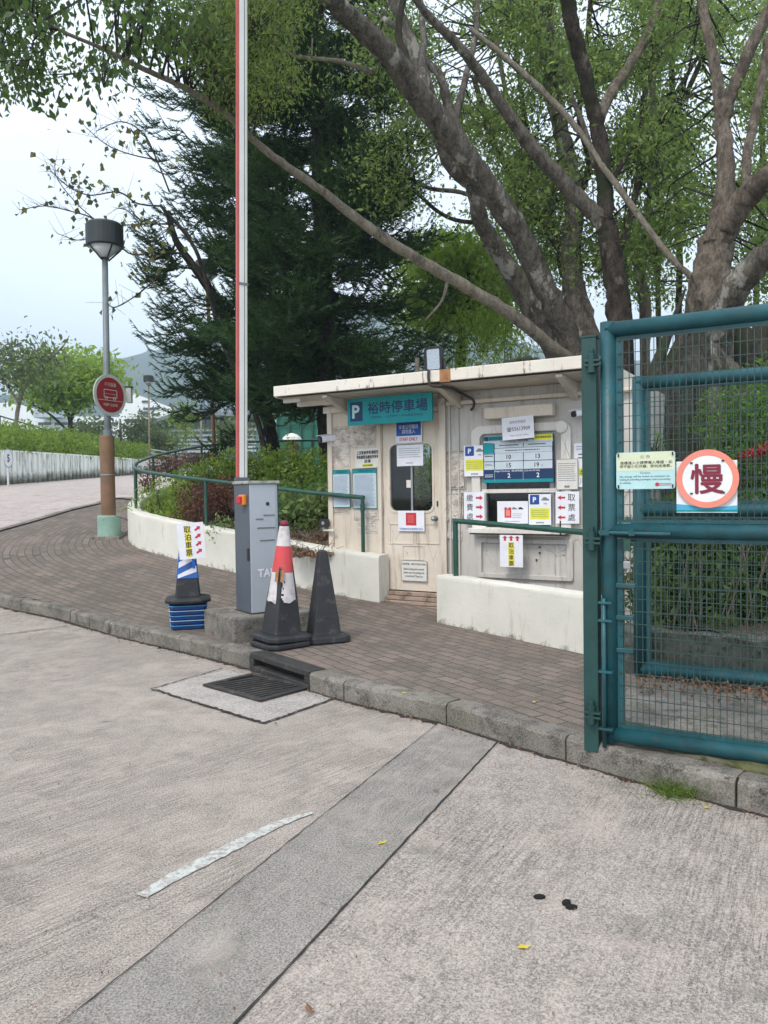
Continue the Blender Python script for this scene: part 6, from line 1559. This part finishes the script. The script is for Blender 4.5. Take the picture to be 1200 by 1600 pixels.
for pts in ([(633, 124, 14, 10.2), (634, 90, 12, 10.4), (622, 45, 11, 10.5), (640, -40, 9, 10.6)], [(668, 165, 15, 10.5), (660, 110, 12, 10.9), (662, 60, 10, 11.2), (655, -20, 8, 11.5)], [(705, 215, 12, 11.5), (720, 150, 10, 12), (742, 60, 9, 12.5), (748, -30, 8, 12.6)], [(893, 330, 12, 13.4), (920, 260, 10, 14), (905, 180, 9, 14.2), (918, 60, 8, 14.5), (925, -30, 8, 14.5)],
            [(800, 350, 10, 13), (830, 260, 8, 13.5), (815, 150, 7, 14), (800, 30, 6, 14.5)], [(880, 430, 12, 14), (865, 340, 10, 14.6), (845, 250, 9, 15), (800, 180, 8, 15.5), (775, 60, 7, 16)], [(770, 320, 9, 13), (720, 300, 7, 13.6), (660, 290, 6, 14), (610, 240, 5, 14.5), (590, 180, 4, 15)], [(760, 350, 8, 13.5), (700, 340, 6, 14), (650, 300, 5, 14.4), (620, 270, 4, 15)]):
    LB.append(limb(t1, 'limb', pts, random.choice(('bark_grey', 'bark_dark')), 8, sub=5))
cl = region(2100, 560, 1040, -90, 470, 12.6, 19, .1, skyh, fy=lambda x, y: y < 330 + (x > 780) * 130)
crown(t1, cl, LB, 'leaf_big', .085, 34, .30, hubs=130, maxlink=3.6)
# foliage carried by the pale limb at the upper left
def tl(x, y): return (y < 150 - .25 * x + 30 * math.sin(x * .05)) or (150 < x < 460 and y < 60 + 30 * math.sin(x * .04)) or random.random() < .03
cl = region(250, -60, 330, -60, 150, 7.6, 9.4, -.35, [(250, 130, 40, 26)], fy=tl) + [tuple(at(x, y, 8.3)) for x, y in ((60, 110), (90, 125), (55, 140), (100, 95), (20, 100), (70, 148))]
crown(t1, cl, [FLb], 'leaf_dark', .085, 20, .17, hubs=46, Wd=.5, droop=.8, hub_r=(.016, .006), name='hanging_foliage')
cl = region(330, 285, 465, -40, 185, 8.2, 9.6, -1.2, (), fy=lambda x, y: y < 190 - abs(x - 375) * .5)
crown(t1, cl, [FLb], 'leaf_moss', .05, 34, .16, hubs=26, Wd=.35, droop=.6, hub_r=(.014, .006), name='hanging_foliage')
# dark mossy tree right of it
t2 = Thing('dark_trunk_tree', 'dark mossy forked tree between the grey tree and the gate top', 'tree', base=(*at(972, 700, 11).xy, .2))
L2 = [limb(t2, 'trunk', [(975, 800, 44, 11), (973, 700, 40, 11), (970, 600, 38, 11), (967, 505, 36, 11), (962, 440, 34, 11), (952, 380, 32, 11), (946, 340, 30, 11)], 'bark_dark', 16),
      limb(t2, 'limb', [(950, 360, 26, 11), (925, 330, 24, 11), (880, 285, 24, 10.9), (830, 228, 21, 10.7), (790, 172, 18, 10.5), (745, 108, 16, 10.3), (715, 70, 14, 10.1), (670, 25, 12, 9.9), (630, -30, 10, 9.7)], 'bark_grey', 14),
      limb(t2, 'limb', [(947, 350, 26, 11), (945, 290, 24, 11.1), (937, 215, 23, 11.1), (925, 165, 22, 11), (910, 100, 22, 10.8), (895, 45, 22, 10.6), (882, -30, 22, 10.4)], 'bark_dark', 14),
      limb(t2, 'limb', [(935, 190, 17, 11.1), (955, 145, 16, 11.3), (985, 100, 15, 11.6), (1012, 55, 14, 11.8), (1030, 0, 13, 12), (1040, -40, 12, 12)], 'bark_tan', 12),
      limb(t2, 'limb', [(1085, 436, 9, 10.4), (1050, 405, 10, 10.5), (1015, 360, 10, 10.6), (975, 305, 10, 10.8), (945, 265, 9, 11), (905, 205, 9, 11.2), (865, 160, 10, 11.3), (835, 130, 9, 11.4), (790, 90, 8, 11.5), (735, 45, 7, 11.6)], 'bark_pale', 10)]
for pts in ([(965, 400, 12, 11.4), (985, 340, 10, 12), (1000, 250, 9, 12.6), (1010, 140, 8, 13), (1060, 20, 7, 13.4)], [(930, 260, 10, 11.6), (910, 190, 8, 12.2), (880, 120, 7, 12.8), (860, 30, 6, 13)], [(950, 290, 9, 11.6), (990, 230, 8, 12.2), (1040, 170, 7, 13), (1090, 90, 6, 13.6)]):
    L2.append(limb(t2, 'limb', pts, random.choice(('bark_grey', 'bark_dark')), 8, sub=5))
cl = region(950, 800, 1260, -90, 430, 11.6, 18, .25, skyh)
crown(t2, cl, L2, 'leaf_big', .082, 34, .29, hubs=80, maxlink=3.6)
# tan tree with aerial roots behind the gate
t3 = Thing('banyan_tree', 'tan barked forked tree with massive roots behind the gate', 'tree', base=(*at(1090, 800, 9.6).xy, .2))
L3 = [limb(t3, 'trunk', [(1075, 800, 240, 10), (1080, 700, 205, 10), (1088, 620, 140, 10), (1094, 560, 92, 10), (1101, 500, 68, 10), (1111, 430, 56, 10), (1121, 370, 50, 10)], 'bark_tan', 22, jit=.09),
      limb(t3, 'limb', [(1117, 420, 52, 10), (1124, 365, 42, 10), (1130, 320, 32, 10), (1135, 270, 26, 10), (1130, 205, 24, 10.1), (1128, 160, 22, 10.1)], 'bark_tan', 14),
      limb(t3, 'limb', [(1129, 190, 20, 10.1), (1120, 120, 17, 10.2), (1108, 60, 15, 10.2), (1096, 0, 14, 10.3), (1090, -40, 13, 10.3)], 'bark_tan', 12),
      limb(t3, 'limb', [(1130, 190, 20, 10.1), (1145, 140, 19, 10), (1168, 85, 18, 9.9), (1195, 30, 17, 9.8), (1225, -40, 15, 9.7)], 'bark_tan', 12),
      limb(t3, 'limb', [(1104, 462, 8, 10.1), (1110, 430, 22, 10.05), (1122, 390, 32, 9.95), (1142, 345, 36, 9.75), (1170, 305, 36, 9.5), (1210, 270, 34, 9.3), (1270, 220, 30, 9)], 'bark_tan', 14),
      limb(t3, 'limb', [(1165, 310, 15, 9.6), (1168, 240, 14, 9.7), (1180, 180, 14, 9.8), (1192, 120, 13, 9.8), (1200, 60, 12, 9.8)], 'bark_tan', 10),
      limb(t3, 'limb', [(1100, 560, 50, 9.9), (1120, 510, 56, 9.7), (1143, 462, 46, 9.5), (1170, 425, 40, 9.3), (1215, 385, 36, 9.1), (1280, 340, 32, 9)], 'bark_grey', 14)]
for k in range(16):
    x0 = 1092 + random.uniform(-26, 30); x1 = 1075 + (k - 8) * 15 + random.uniform(-6, 6)
    limb(t3, 'aerial_root', [(x0, 450 + random.uniform(-20, 60), 3, 9.95), ((x0 * .6 + x1 * .4), 560, 19, 9.55), ((x0 * .25 + x1 * .75), 660, 24, 9.3), (x1, 760, 30, 9.1), (x1 + random.uniform(-8, 8), 860, 36, 9.0)], random.choice(('bark_root', 'bark_grey', 'bark_root')), 10, sub=4)
cl = region(650, 1000, 1300, -90, 470, 10.6, 17, .15, skyh)
crown(t3, cl, L3, 'leaf_big', .082, 34, .29, hubs=55, maxlink=3.6)
# buttress slab of old roots to the right behind the gate
t = Thing('root_mass', 'grey mossy mass of banyan roots sloping down behind the gate mesh', 'tree roots', base=(*at(1160, 700, 10.6).xy, .2))
mb = MB(); 
for k in range(20):
    x0 = 1120 + k * 14; p = [(x0, 520 - k * 2 + random.uniform(-8, 8), 26, 10.2), (x0 - 8 + random.uniform(-8, 8), 600, 34, 10.1), (x0 - 14 + random.uniform(-14, 14), 700, 36, 9.9)]
    limb(t, 'root', p, 'bark_root', 9, sub=4)
# thin background trunks
labs = ['slender pale trunk in the gap left of the tan tree', 'thin dark trunk close beside the tan tree', 'thin leaning trunk behind the forked dark tree', 'slim trunk with a bent foot above the gate top', 'distant thin trunk at the middle of the canopy', 'distant dark trunk near the top right corner']
for i, pts in enumerate(([(1010, 560, 12, 14), (1012, 480, 12, 14), (1003, 420, 11, 14), (1012, 350, 11, 14), (1018, 270, 10, 14), (1020, 150, 9, 14), (1022, 20, 8, 14)], [(1030, 560, 8, 16), (1028, 450, 8, 16), (1030, 330, 7, 16), (1012, 200, 7, 16), (1000, 60, 7, 16)], [(985, 520, 9, 15), (975, 420, 9, 15), (985, 330, 8, 15), (1030, 230, 8, 15), (1080, 130, 8, 15), (1120, 40, 7, 15)],
        [(1004, 510, 9, 13), (1000, 460, 8, 13), (990, 400, 7, 13), (975, 360, 6, 13)], [(1060, 520, 10, 17), (1062, 400, 10, 17), (1056, 280, 9, 17), (1050, 120, 9, 17), (1048, 0, 8, 17)], [(1182, 480, 9, 16), (1186, 380, 9, 16), (1192, 280, 8, 16), (1188, 120, 8, 16)])):
    t = Thing('slender_tree', labs[i], 'tree', base=(*at(pts[0][0], 760, pts[0][3]).xy, T(pts[0][3])), group='slender trees behind the gate')
    L_ = [limb(t, 'trunk', [(pts[0][0] + 3, 790, pts[0][2] * 1.3, pts[0][3])] + pts, 'bark_grey' if i % 2 else 'bark_pale' if i == 0 else 'bark_dark', 9)]
    cx_ = pts[-1][0]; cl = region(45, cx_ - 110, cx_ + 110, -60, 300, pts[0][3], pts[0][3] + 5, -.5, skyh); crown(t, cl, L_, 'leaf_big', .10, 24, .34, hubs=10, maxlink=3)
# thin bare dark branches in front of the canopy at the middle left
# bright bamboo like shrubbery behind the booth
t = shrub('tall yellow green bushy tree behind the booth roof', [(sc(790, 545, 16), rad(150, 130, 16)), (sc(700, 560, 17), rad(90, 110, 17)), (sc(750, 510, 16.5), rad(100, 80, 16.5)), (sc(770, 620, 15.5), rad(200, 160, 15.5))], 'leaf_lime', .13, 1250, name='leafy_tree', cat='tree', Wd=.16, droop=.6)
t = Thing('leafy_tree', 'mid green bushy tree between the pine and the grey tree', 'tree', base=(*at(730, 760, 19).xy, T(19)))
Lg = [limb(t, 'trunk', [(715, 790, 24, 19), (718, 600, 20, 19), (725, 500, 16, 19), (735, 420, 10, 19)], 'bark_dark', 10)]
cl = region(360, 640, 800, 370, 520, 18, 21, -9, (), fy=lambda x, y: ((x - 722) / 88) ** 2 + ((y - 450) / 95) ** 2 < 1 and not (x > 770 and y < 420)); crown(t, cl, Lg, 'leaf_lime', .15, 40, .36, hubs=24, maxlink=6)
shrub('green thicket seen through the booth window', [(sc(672, 740, 12.6), rad(90, 150, 12.6)), (sc(645, 800, 12.6), rad(60, 80, 12.6))], 'leaf_lime', .08, 2600)
t = Thing('slender_tree', 'pale trunk seen through the booth door pane', 'tree', base=at(657, 800, 12.6)); limb(t, 'trunk', [(657, 850, 10, 12.6), (656, 760, 9, 12.6), (654, 690, 8, 12.6), (652, 560, 7, 12.8)], 'bark_pale', 8)
# planting behind the gate
t = Thing('ivy_thicket', 'dense dark green thicket filling the view through the gate mesh', 'shrub', base=(*at(1080, 950, 7.8).xy, .2))
P = []
for _ in range(130):
    x = random.uniform(995, 1330); y = random.uniform(790, 1000); Yq = random.uniform(7.4, 8.6); P.append(blob(at(x, y, Yq), (.35, .3, .3), 230, shell=.5))
t.fast('foliage', leaves(np.concatenate(P), .07 * RS.choice([.6, 1, 1.6], sum(len(p) for p in P)), .5, .2, .12), 4, M['leaf_dark'])
P = [blob(at(random.uniform(1000, 1320), random.uniform(800, 1010), random.uniform(7.0, 7.6)), (.22, .2, .24), 90, shell=.6) for _ in range(26)]
t.fast('young_leaves', leaves(np.concatenate(P), .075, .45, .3, .12), 4, M['leaf_dark'])
A = np.array([tuple(at(random.uniform(1000, 1320), random.uniform(960, 1030), random.uniform(7.0, 7.8))) for _ in range(60)]); t.fast('stems', sticks(A, A + RS.normal(size=A.shape) * [.15, .1, .1] + [0, 0, .9], .01, .005), 4, M['bark_tan'])
shrub('brighter green bush with red blossoms at the right behind the mesh', [(sc(1150, 680, 8.6), rad(110, 190, 8.6, .5)), (sc(1215, 650, 8.6), rad(120, 200, 8.6, .5)), (sc(1185, 760, 8.3), rad(150, 120, 8.3, .4))], 'leaf_shrub', .065, 4200)
t = Thing('red_flowers', 'cluster of red blossoms at the right edge behind the gate', 'flowers', base=sc(1185, 705, 8.0)); P = np.concatenate([blob(sc(x, y, 8.05), (.12, .08, .06), 60) for x, y in ((1190, 702), (1165, 712), (1205, 698), (1178, 708))]); t.fast('blossom', leaves(P, .035, .7, 0, .2), 4, M['flower'])
t.fast('stems', sticks(P[::8] - [0, 0, .35], P[::8], .004, .002), 4, M['twig'])
shrub('small bright plant with lime leaves low behind the gate', [(sc(1155, 1015, 5.95), rad(36, 40, 5.95, .1)), (sc(1135, 1028, 5.9), rad(26, 24, 5.9, .08))], 'leaf_lime', .05, 5200)
shrub('pale leafy sprig plant behind the gate stile', [(sc(1035, 735, 7.6), rad(60, 60, 7.6, .25)), (sc(1020, 700, 7.8), rad(40, 60, 7.8, .2))], 'leaf_pale', .09, 1200, Wd=.3)
# rough stone kerb wall behind the gate
t = Thing('stone_wall', 'low rough grey stone wall behind the rear gate leaf', 'wall', base=(*gz(1050, 1046, KH).xy, KH))
a = gz(1008, 1040, KH); b = a + Vector((.866, -.5, 0)) * 3.4; a = a - Vector((.866, -.5, 0)) * .2
m2, uv = sweep([a.xy, b.xy], [(0, -.05), (-.01, .20), (-.03, .30), (-.28, .31), (-.3, -.05)][::1], lambda x, y: KH, step=.08, jit=.018)
m2.v = [(x + .55 * .5 * 0, y, z) for x, y, z in m2.v]; t.part('stonework', m2, M['stone_dark'], uv=uv)
mb = MB(); a = onz(985, 1075, KH); b = a + Vector((.866, -.5, 0)) * 4
q = Vector((.5, .866, 0)); mb.add([(p.x, p.y, KH + .004) for p in (a - q * 1.2, b - q * 1.2, b + q * 1.5, a + q * 1.5)], [(0, 1, 2, 3)]); struct('concrete_path', mb, M['kerb'])
C = []
for _ in range(5200):
    f = random.random() ** .8; w = abs(random.gauss(0, .30)); p = a + (b - a) * f + q * (.62 - w) ; C.append((p.x, p.y, KH + .02 + random.uniform(0, .02)))
o = fast_mesh('leaf_litter', leaves(C, .045, .5, 0, .2, 1.5), 4, M['leaf_litter']); o['kind'] = 'stuff'
for (px, py, n, s0, lb) in ((1062, 1243, 190, .11, 'tuft of thin green weed growing at the kerb foot under the gate'), (396, 1040, 30, .05, 'tiny weed at the drain corner of the kerb'), (690, 1128, 14, .03, 'tiny weed in the kerb joint right of the drain')):
    p = gz(px, py); t = Thing('weed_tuft', lb, 'weed', base=p)
    A = np.array([[p.x + random.gauss(0, s0 * .7), p.y + random.gauss(0, s0 * .3), p.z + .002] for _ in range(n)]); t.fast('blades', sticks(A, A + RS.normal(size=A.shape) * [s0 * .7, s0 * .6, 0] + np.array([0, 0, s0 * .9]) * RS.uniform(.3, 1.1, (n, 1)), .0018, .0006), 4, M['leaf_hedge'])
    t.fast('leaflets', leaves(A + [0, 0, s0 * .4] + RS.normal(size=A.shape) * s0 * .3 * [1, 1, .3], .014, .4), 4, M['leaf_hedge'])

# ---- pines: needle tufts built from one curved foxtail template
def foxtail(nn=44, L=.55):
    out = []
    for i in range(nn):
        f = (i + RS.uniform()) / nn; x = L * f; z = -.16 * math.sin(f * 2.4) + .22 * f * f; 
        a = RS.uniform(0, 2 * math.pi); ln = .13 * (1 - .45 * f) * RS.uniform(.7, 1.2)
        dr = np.array([.85, .62 * math.cos(a), .62 * math.sin(a) + .15]); dr /= np.linalg.norm(dr)
        sidev = np.cross(dr, RS.normal(size=3)); sidev = sidev / np.linalg.norm(sidev) * .0098
        b = np.array([x, 0, z]); out += [b - sidev, b + sidev, b + dr * ln]
    for k in range(4):       # woody core
        f0, f1 = k / 4, (k + 1) / 4; p0 = np.array([L * f0, 0, -.16 * math.sin(f0 * 2.4) + .22 * f0 ** 2]); p1 = np.array([L * f1, 0, -.16 * math.sin(f1 * 2.4) + .22 * f1 ** 2]); out += [p0 + [0, 0, .012], p0 - [0, 0, .012], p1]
    return np.array(out)
FT = [foxtail() for _ in range(5)]
def place_tufts(pos, az, pitch, scl):
    V = []
    n = len(pos)
    for k in range(5):
        ii = np.arange(k, n, 5)
        if not len(ii): continue
        t_ = FT[k][None] * np.array(scl)[ii][:, None, None]; ca, sa = np.cos(np.array(az)[ii]), np.sin(np.array(az)[ii]); cp_, sp_ = np.cos(np.array(pitch)[ii]), np.sin(np.array(pitch)[ii])
        x, y, z = t_[..., 0], t_[..., 1], t_[..., 2]
        x2 = x * cp_[:, None] - z * sp_[:, None]; z2 = x * sp_[:, None] + z * cp_[:, None]
        X_ = x2 * ca[:, None] - y * sa[:, None]; Y_ = x2 * sa[:, None] + y * ca[:, None]
        V.append((np.stack([X_, Y_, z2], -1) + np.array(pos)[ii][:, None]).reshape(-1, 3))
    return np.concatenate(V)
def pine(t, tr, heights, Lf, dens=1.0, nb=90, azb=None):
    """tr: trunk curve points"""
    zz = [p.z for p in tr]; o_ = np.argsort(zz); zz = np.array(zz)[o_]; xx = np.array([p.x for p in tr])[o_]; yy = np.array([p.y for p in tr])[o_]
    pos = []; az = []; pit = []; scl = []; A = []; B = []; ra = []
    for i in range(nb):
        z = heights[0] + (heights[1] - heights[0]) * (i + random.random()) / nb; p = np.array([np.interp(z, zz, xx), np.interp(z, zz, yy), z])
        a = random.uniform(0, 2 * math.pi) if azb is None else random.gauss(azb[0], azb[1]); L = Lf(z) * random.uniform(.7, 1.15); ns = max(4, int(L / .35)); prev = p; 
        for j in range(1, ns + 1):
            f = j / ns; q = p + np.array([math.cos(a) * L * f, math.sin(a) * L * f, L * (-.18 * f + .26 * f * f) + random.uniform(-.03, .03)]); A.append(prev); B.append(q); ra.append(.032 * (1 - .7 * f))
            if f > .08:
                for s_ in (-1, 1, 0):
                    for rep in range(max(1, int(2 * dens + random.random()))):
                        g_ = random.random(); b = prev * (1 - g_) + q * g_; pos.append(b + np.array([random.uniform(-.12, .12), random.uniform(-.12, .12), random.uniform(-.15, .12)])); az.append(a + s_ * random.uniform(.35, 1.1) + random.gauss(0, .25)); pit.append(random.uniform(-.45, .35)); scl.append(random.uniform(.75, 1.3))
            a += random.gauss(0, .07); prev = q
    t.fast('branchwork', sticks(A, B, ra, np.array(ra) * .7), 4, M['bark_pine']); t.fast('crown', place_tufts(pos, az, pit, scl), 3, M['needle'])
    return len(pos)
tp1 = Thing('pine_tree', 'tall dark conifer towering left of the booth', 'tree', base=(*at(510, 770, 14.6).xy, T(14.6) + .3))
c1, _ = limb(tp1, 'trunk', [(512, 800, 26, 14.6), (510, 700, 24, 14.6), (508, 600, 30, 14.6), (506, 480, 30, 14.7), (502, 330, 28, 14.8), (498, 150, 26, 14.9), (495, 0, 24, 15), (492, -150, 22, 15)], 'bark_pine', 12)
zlo, zhi = at(510, 640, 14.6).z, at(500, -60, 14.8).z
pine(tp1, c1, (zlo, zhi), lambda z: float(np.interp(z, [zlo, zlo + 1.2, zlo + 3, zlo + 6, zhi], [1.7, 2.0, 1.9, 1.7, 1.5])), 1.4, 165)
tp2 = Thing('pine_tree', 'leaning dark conifer with upturned branch tips behind the boom', 'tree', base=(*at(425, 715, 16.5).xy, T(16.5) + .3))
c2, _ = limb(tp2, 'trunk', [(426, 740, 22, 16.5), (425, 690, 20, 16.5), (415, 645, 20, 16.4), (392, 595, 18, 16.2), (362, 525, 17, 15.9), (335, 465, 15, 15.7), (305, 420, 13, 15.5), (275, 375, 10, 15.3), (262, 330, 8, 15.2)], 'bark_pine', 12)
c2b, _ = limb(tp2, 'limb', [(400, 615, 18, 16.3), (392, 520, 18, 16.2), (388, 400, 16, 16.2), (385, 250, 14, 16.2), (380, 100, 12, 16.2), (378, -40, 10, 16.2)], 'bark_pine', 12)
za, zb_ = at(380, 620, 16).z, at(380, -20, 16).z
pine(tp2, c2b, (za, zb_), lambda z: float(np.interp(z, [za, za + 1, za + 5, zb_], [1.0, 1.1, 1.0, .7])), 1.5, 95)
pos = []; az = []; pit = []; scl = []; A = []; B = []; ra = []
for (px, py, tx, ty) in ((400, 600, 290, 640), (390, 560, 275, 560), (385, 590, 300, 600), (362, 525, 268, 490), (350, 500, 262, 530), (380, 540, 280, 610), (335, 465, 258, 425), (340, 480, 274, 470), (305, 420, 250, 375), (290, 400, 244, 345), (275, 375, 250, 440), (300, 430, 345, 360), (350, 500, 300, 540), (395, 640, 350, 690), (385, 300, 262, 245), (385, 230, 250, 195), (382, 160, 240, 130), (385, 320, 290, 300), (385, 380, 275, 330)):
    a = np.array(at(px, py, 16)); b = np.array(at(tx, ty, 15.5)); n_ = 7; prev = a
    for j in range(1, n_ + 1):
        f = j / n_; q = a + (b - a) * f + np.array([0, 0, -.22 * math.sin(f * 3.1)]) + RS.normal(size=3) * .03; A.append(prev); B.append(q); ra.append(.03 * (1 - .7 * f)); prev = q
        ang0 = math.atan2(b[1] - a[1], b[0] - a[0])
        for _ in range(4 if f > .3 else 2): pos.append(q + RS.normal(size=3) * .06); az.append(ang0 + random.gauss(0, .6)); pit.append(random.uniform(-.4, .25) + (.2 if j == n_ else 0)); scl.append(random.uniform(.8, 1.3))
tp2.fast('branchwork', sticks(A, B, ra, np.array(ra) * .7), 4, M['bark_pine']); tp2.fast('crown', place_tufts(pos, az, pit, scl), 3, M['needle'])

# sparse twiggy tree with coloured leaves before the sky
tb = Thing('sparse_tree', 'nearly bare twiggy tree with scattered round coloured leaves against the sky', 'tree', base=(*at(418, 715, 14.9).xy, T(14.9)))
LT = [limb(tb, 'trunk', [(420, 740, 10, 14.9), (400, 650, 9, 14.8), (350, 540, 8, 14.5), (325, 450, 7, 14), (300, 380, 6, 13.8), (250, 320, 5, 13.6)], 'twig', 8)]
twp = ([(325, 450, 5, 14), (290, 400, 4, 13.8), (240, 395, 3, 13.6), (200, 395, 2.5, 13.5), (150, 345, 2.5, 13.4), (110, 330, 2, 13.3), (70, 322, 1.5, 13.3), (30, 328, 1.2, 13.2)], [(250, 322, 3, 13.6), (215, 318, 2.5, 13.5), (185, 300, 2.2, 13.4), (140, 305, 1.8, 13.3), (105, 290, 1.5, 13.3), (75, 262, 1.2, 13.3)], [(150, 345, 2, 13.4), (120, 318, 1.6, 13.3), (90, 280, 1.3, 13.2), (85, 250, 1.0, 13.2)],
       [(265, 300, 3, 13.6), (245, 250, 2.5, 13.5), (225, 210, 2, 13.5), (190, 190, 1.6, 13.4), (150, 205, 1.2, 13.4)], [(245, 250, 2.2, 13.5), (200, 240, 1.8, 13.4), (165, 225, 1.4, 13.4), (135, 200, 1.2, 13.3)], [(250, 430, 2.5, 13.8), (215, 460, 2, 13.7), (180, 480, 1.6, 13.6), (165, 470, 1.2, 13.5)], [(185, 350, 2, 13.4), (130, 375, 1.4, 13.3), (90, 365, 1.1, 13.3)], [(240, 395, 2.2, 13.6), (225, 360, 1.8, 13.5), (200, 330, 1.5, 13.5), (182, 325, 1.2, 13.4)], [(262, 350, 3, 13.6), (230, 350, 2, 13.5), (190, 352, 1.8, 13.4)])
lf_ = []
for pts in twp:
    c, r = limb(tb, 'branch', pts, 'twig', 6, sub=5)
    for p in c[len(c) // 4:]:
        if random.random() < .55: lf_.append(np.array(p) + RS.normal(size=3) * .10)
        for _ in range(2):
            e = np.array(p) + RS.normal(size=3) * [.18, .12, .15] + np.array([-.05, 0, .08]); A = [np.array(p)]; tb.tmp = getattr(tb, 'tmp', []); tb.tmp.append((np.array(p), e))
            if random.random() < .16: lf_.append(e)
tb.fast('twigs', sticks([a for a, b in tb.tmp], [b for a, b in tb.tmp], .004, .002), 4, M['twig'])
for (x, y, n_) in ((120, 280, 16), (200, 350, 8), (240, 425, 14), (235, 355, 8), (150, 290, 10), (115, 365, 6), (215, 300, 8), (200, 225, 18), (250, 400, 10)): 
    for _ in range(n_): lf_.append(np.array(at(x + random.gauss(0, 16), y + random.gauss(0, 12), 13.4)))
tb.fast('leaf_spray', leaves(lf_, .115, .8, .6, .2), 4, M['leaf_mixed'])

# trees left beyond the hedge
def far_tree(lab, trunkpts, cx_, cy_, rx, ry, Y, n, m, L, per=26, cr=.5, name='shade_tree', flatb=.5, tm='twig', group='trees beyond the hedge'):
    t = Thing(name, lab, 'tree', base=(*at(trunkpts[0][0][0], trunkpts[0][0][1], Y).xy, T(Y)), group=group)
    LL = [limb(t, 'trunk' if i == 0 else 'limb', [(x, y, w, Y + random.uniform(-.3, .3)) for x, y, w in pts], tm, 8, sub=4) for i, pts in enumerate(trunkpts)]
    C = []
    while len(C) < n:
        x, y = random.gauss(cx_, rx * .5), random.gauss(cy_, ry * .5)
        if ((x - cx_) / rx) ** 2 + ((y - cy_) / ry) ** 2 < 1 and hash2(x * 3, y * 5) > -1.2: C.append(tuple(at(x, y, Y + random.uniform(-pr(rx * 1.2, Y), pr(rx * 1.2, Y)))))
    crown(t, C, LL, m, L, per, cr, hubs=max(8, n // 12), maxlink=9, hub_r=(.05, .02)); return t
far_tree('bright green spreading tree behind the hedge left of the bus sign', ([(118, 700, 8), (112, 680, 8), (108, 650, 7), (95, 632, 6)], [(108, 670, 5), (116, 640, 5), (125, 625, 4), (150, 615, 3)], [(105, 672, 4), (75, 645, 3.5), (50, 632, 3)]), 112, 595, 88, 42, 40, 210, 'leaf_lime', .32, 30, .55)
far_tree('half bare pale tree at the far left behind the hedge', ([(20, 700, 7), (24, 670, 7), (32, 620, 6), (55, 580, 4), (95, 545, 3), (108, 525, 1.5)], [(30, 630, 5), (10, 600, 4), (-10, 570, 3)], [(45, 592, 3), (40, 560, 3), (25, 530, 2)], [(66, 568, 2.5), (62, 545, 2), (50, 525, 1)]), 30, 570, 72, 46, 34, 130, 'leaf_far', .22, 14, .6, tm='bark_pale')
far_tree('olive green tree right of the bus sign before the white building', ([(188, 715, 5), (188, 680, 5), (188, 655, 3)], [(214, 712, 4), (216, 680, 3), (222, 660, 2)]), 228, 676, 32, 26, 44, 60, 'leaf_far', .24, 24, .5, tm='bark_pale')
far_tree('pale green small tree left of the bus sign pole', ([(140, 715, 4), (142, 690, 3), (146, 670, 2)],), 140, 674, 28, 20, 46, 50, 'leaf_far', .24, 22, .5)
far_tree('thin young tree with wispy leaves before the glass building', ([(291, 715, 2), (290, 680, 1.6), (289, 645, 1)],), 289, 665, 17, 40, 38, 44, 'leaf_hedge', .16, 14, .35, tm='bark_pale')
far_tree('small green tree low beside the glass building', ([(358, 715, 3), (359, 690, 2)],), 362, 680, 18, 26, 40, 50, 'leaf_far', .2, 24, .4)
far_tree('light green tree behind the tennis screen', ([(445, 712, 3), (446, 680, 2)],), 452, 668, 34, 22, 44, 70, 'leaf_hedge', .22, 24, .5)
far_tree('olive shrubby tree at the right end of the white building', ([(244, 712, 3), (246, 690, 2)],), 252, 692, 24, 18, 42, 55, 'leaf_far', .22, 26, .4)

# ================================================================== HAZE
s = NT('haze_air'); s.t.nodes.remove(s.b); pv = s.t.nodes.new('ShaderNodeVolumePrincipled')
pv.inputs['Color'].default_value = (.70, .90, 1.0, 1); pv.inputs['Density'].default_value = .0011; pv.inputs['Anisotropy'].default_value = .1
s.l(pv.outputs[0], s.out.inputs['Volume'])
hz = MB().box((-1600, -90, -1.2), (2300, 1700, 215)); o = struct('haze', hz, s.m, kind='stuff')
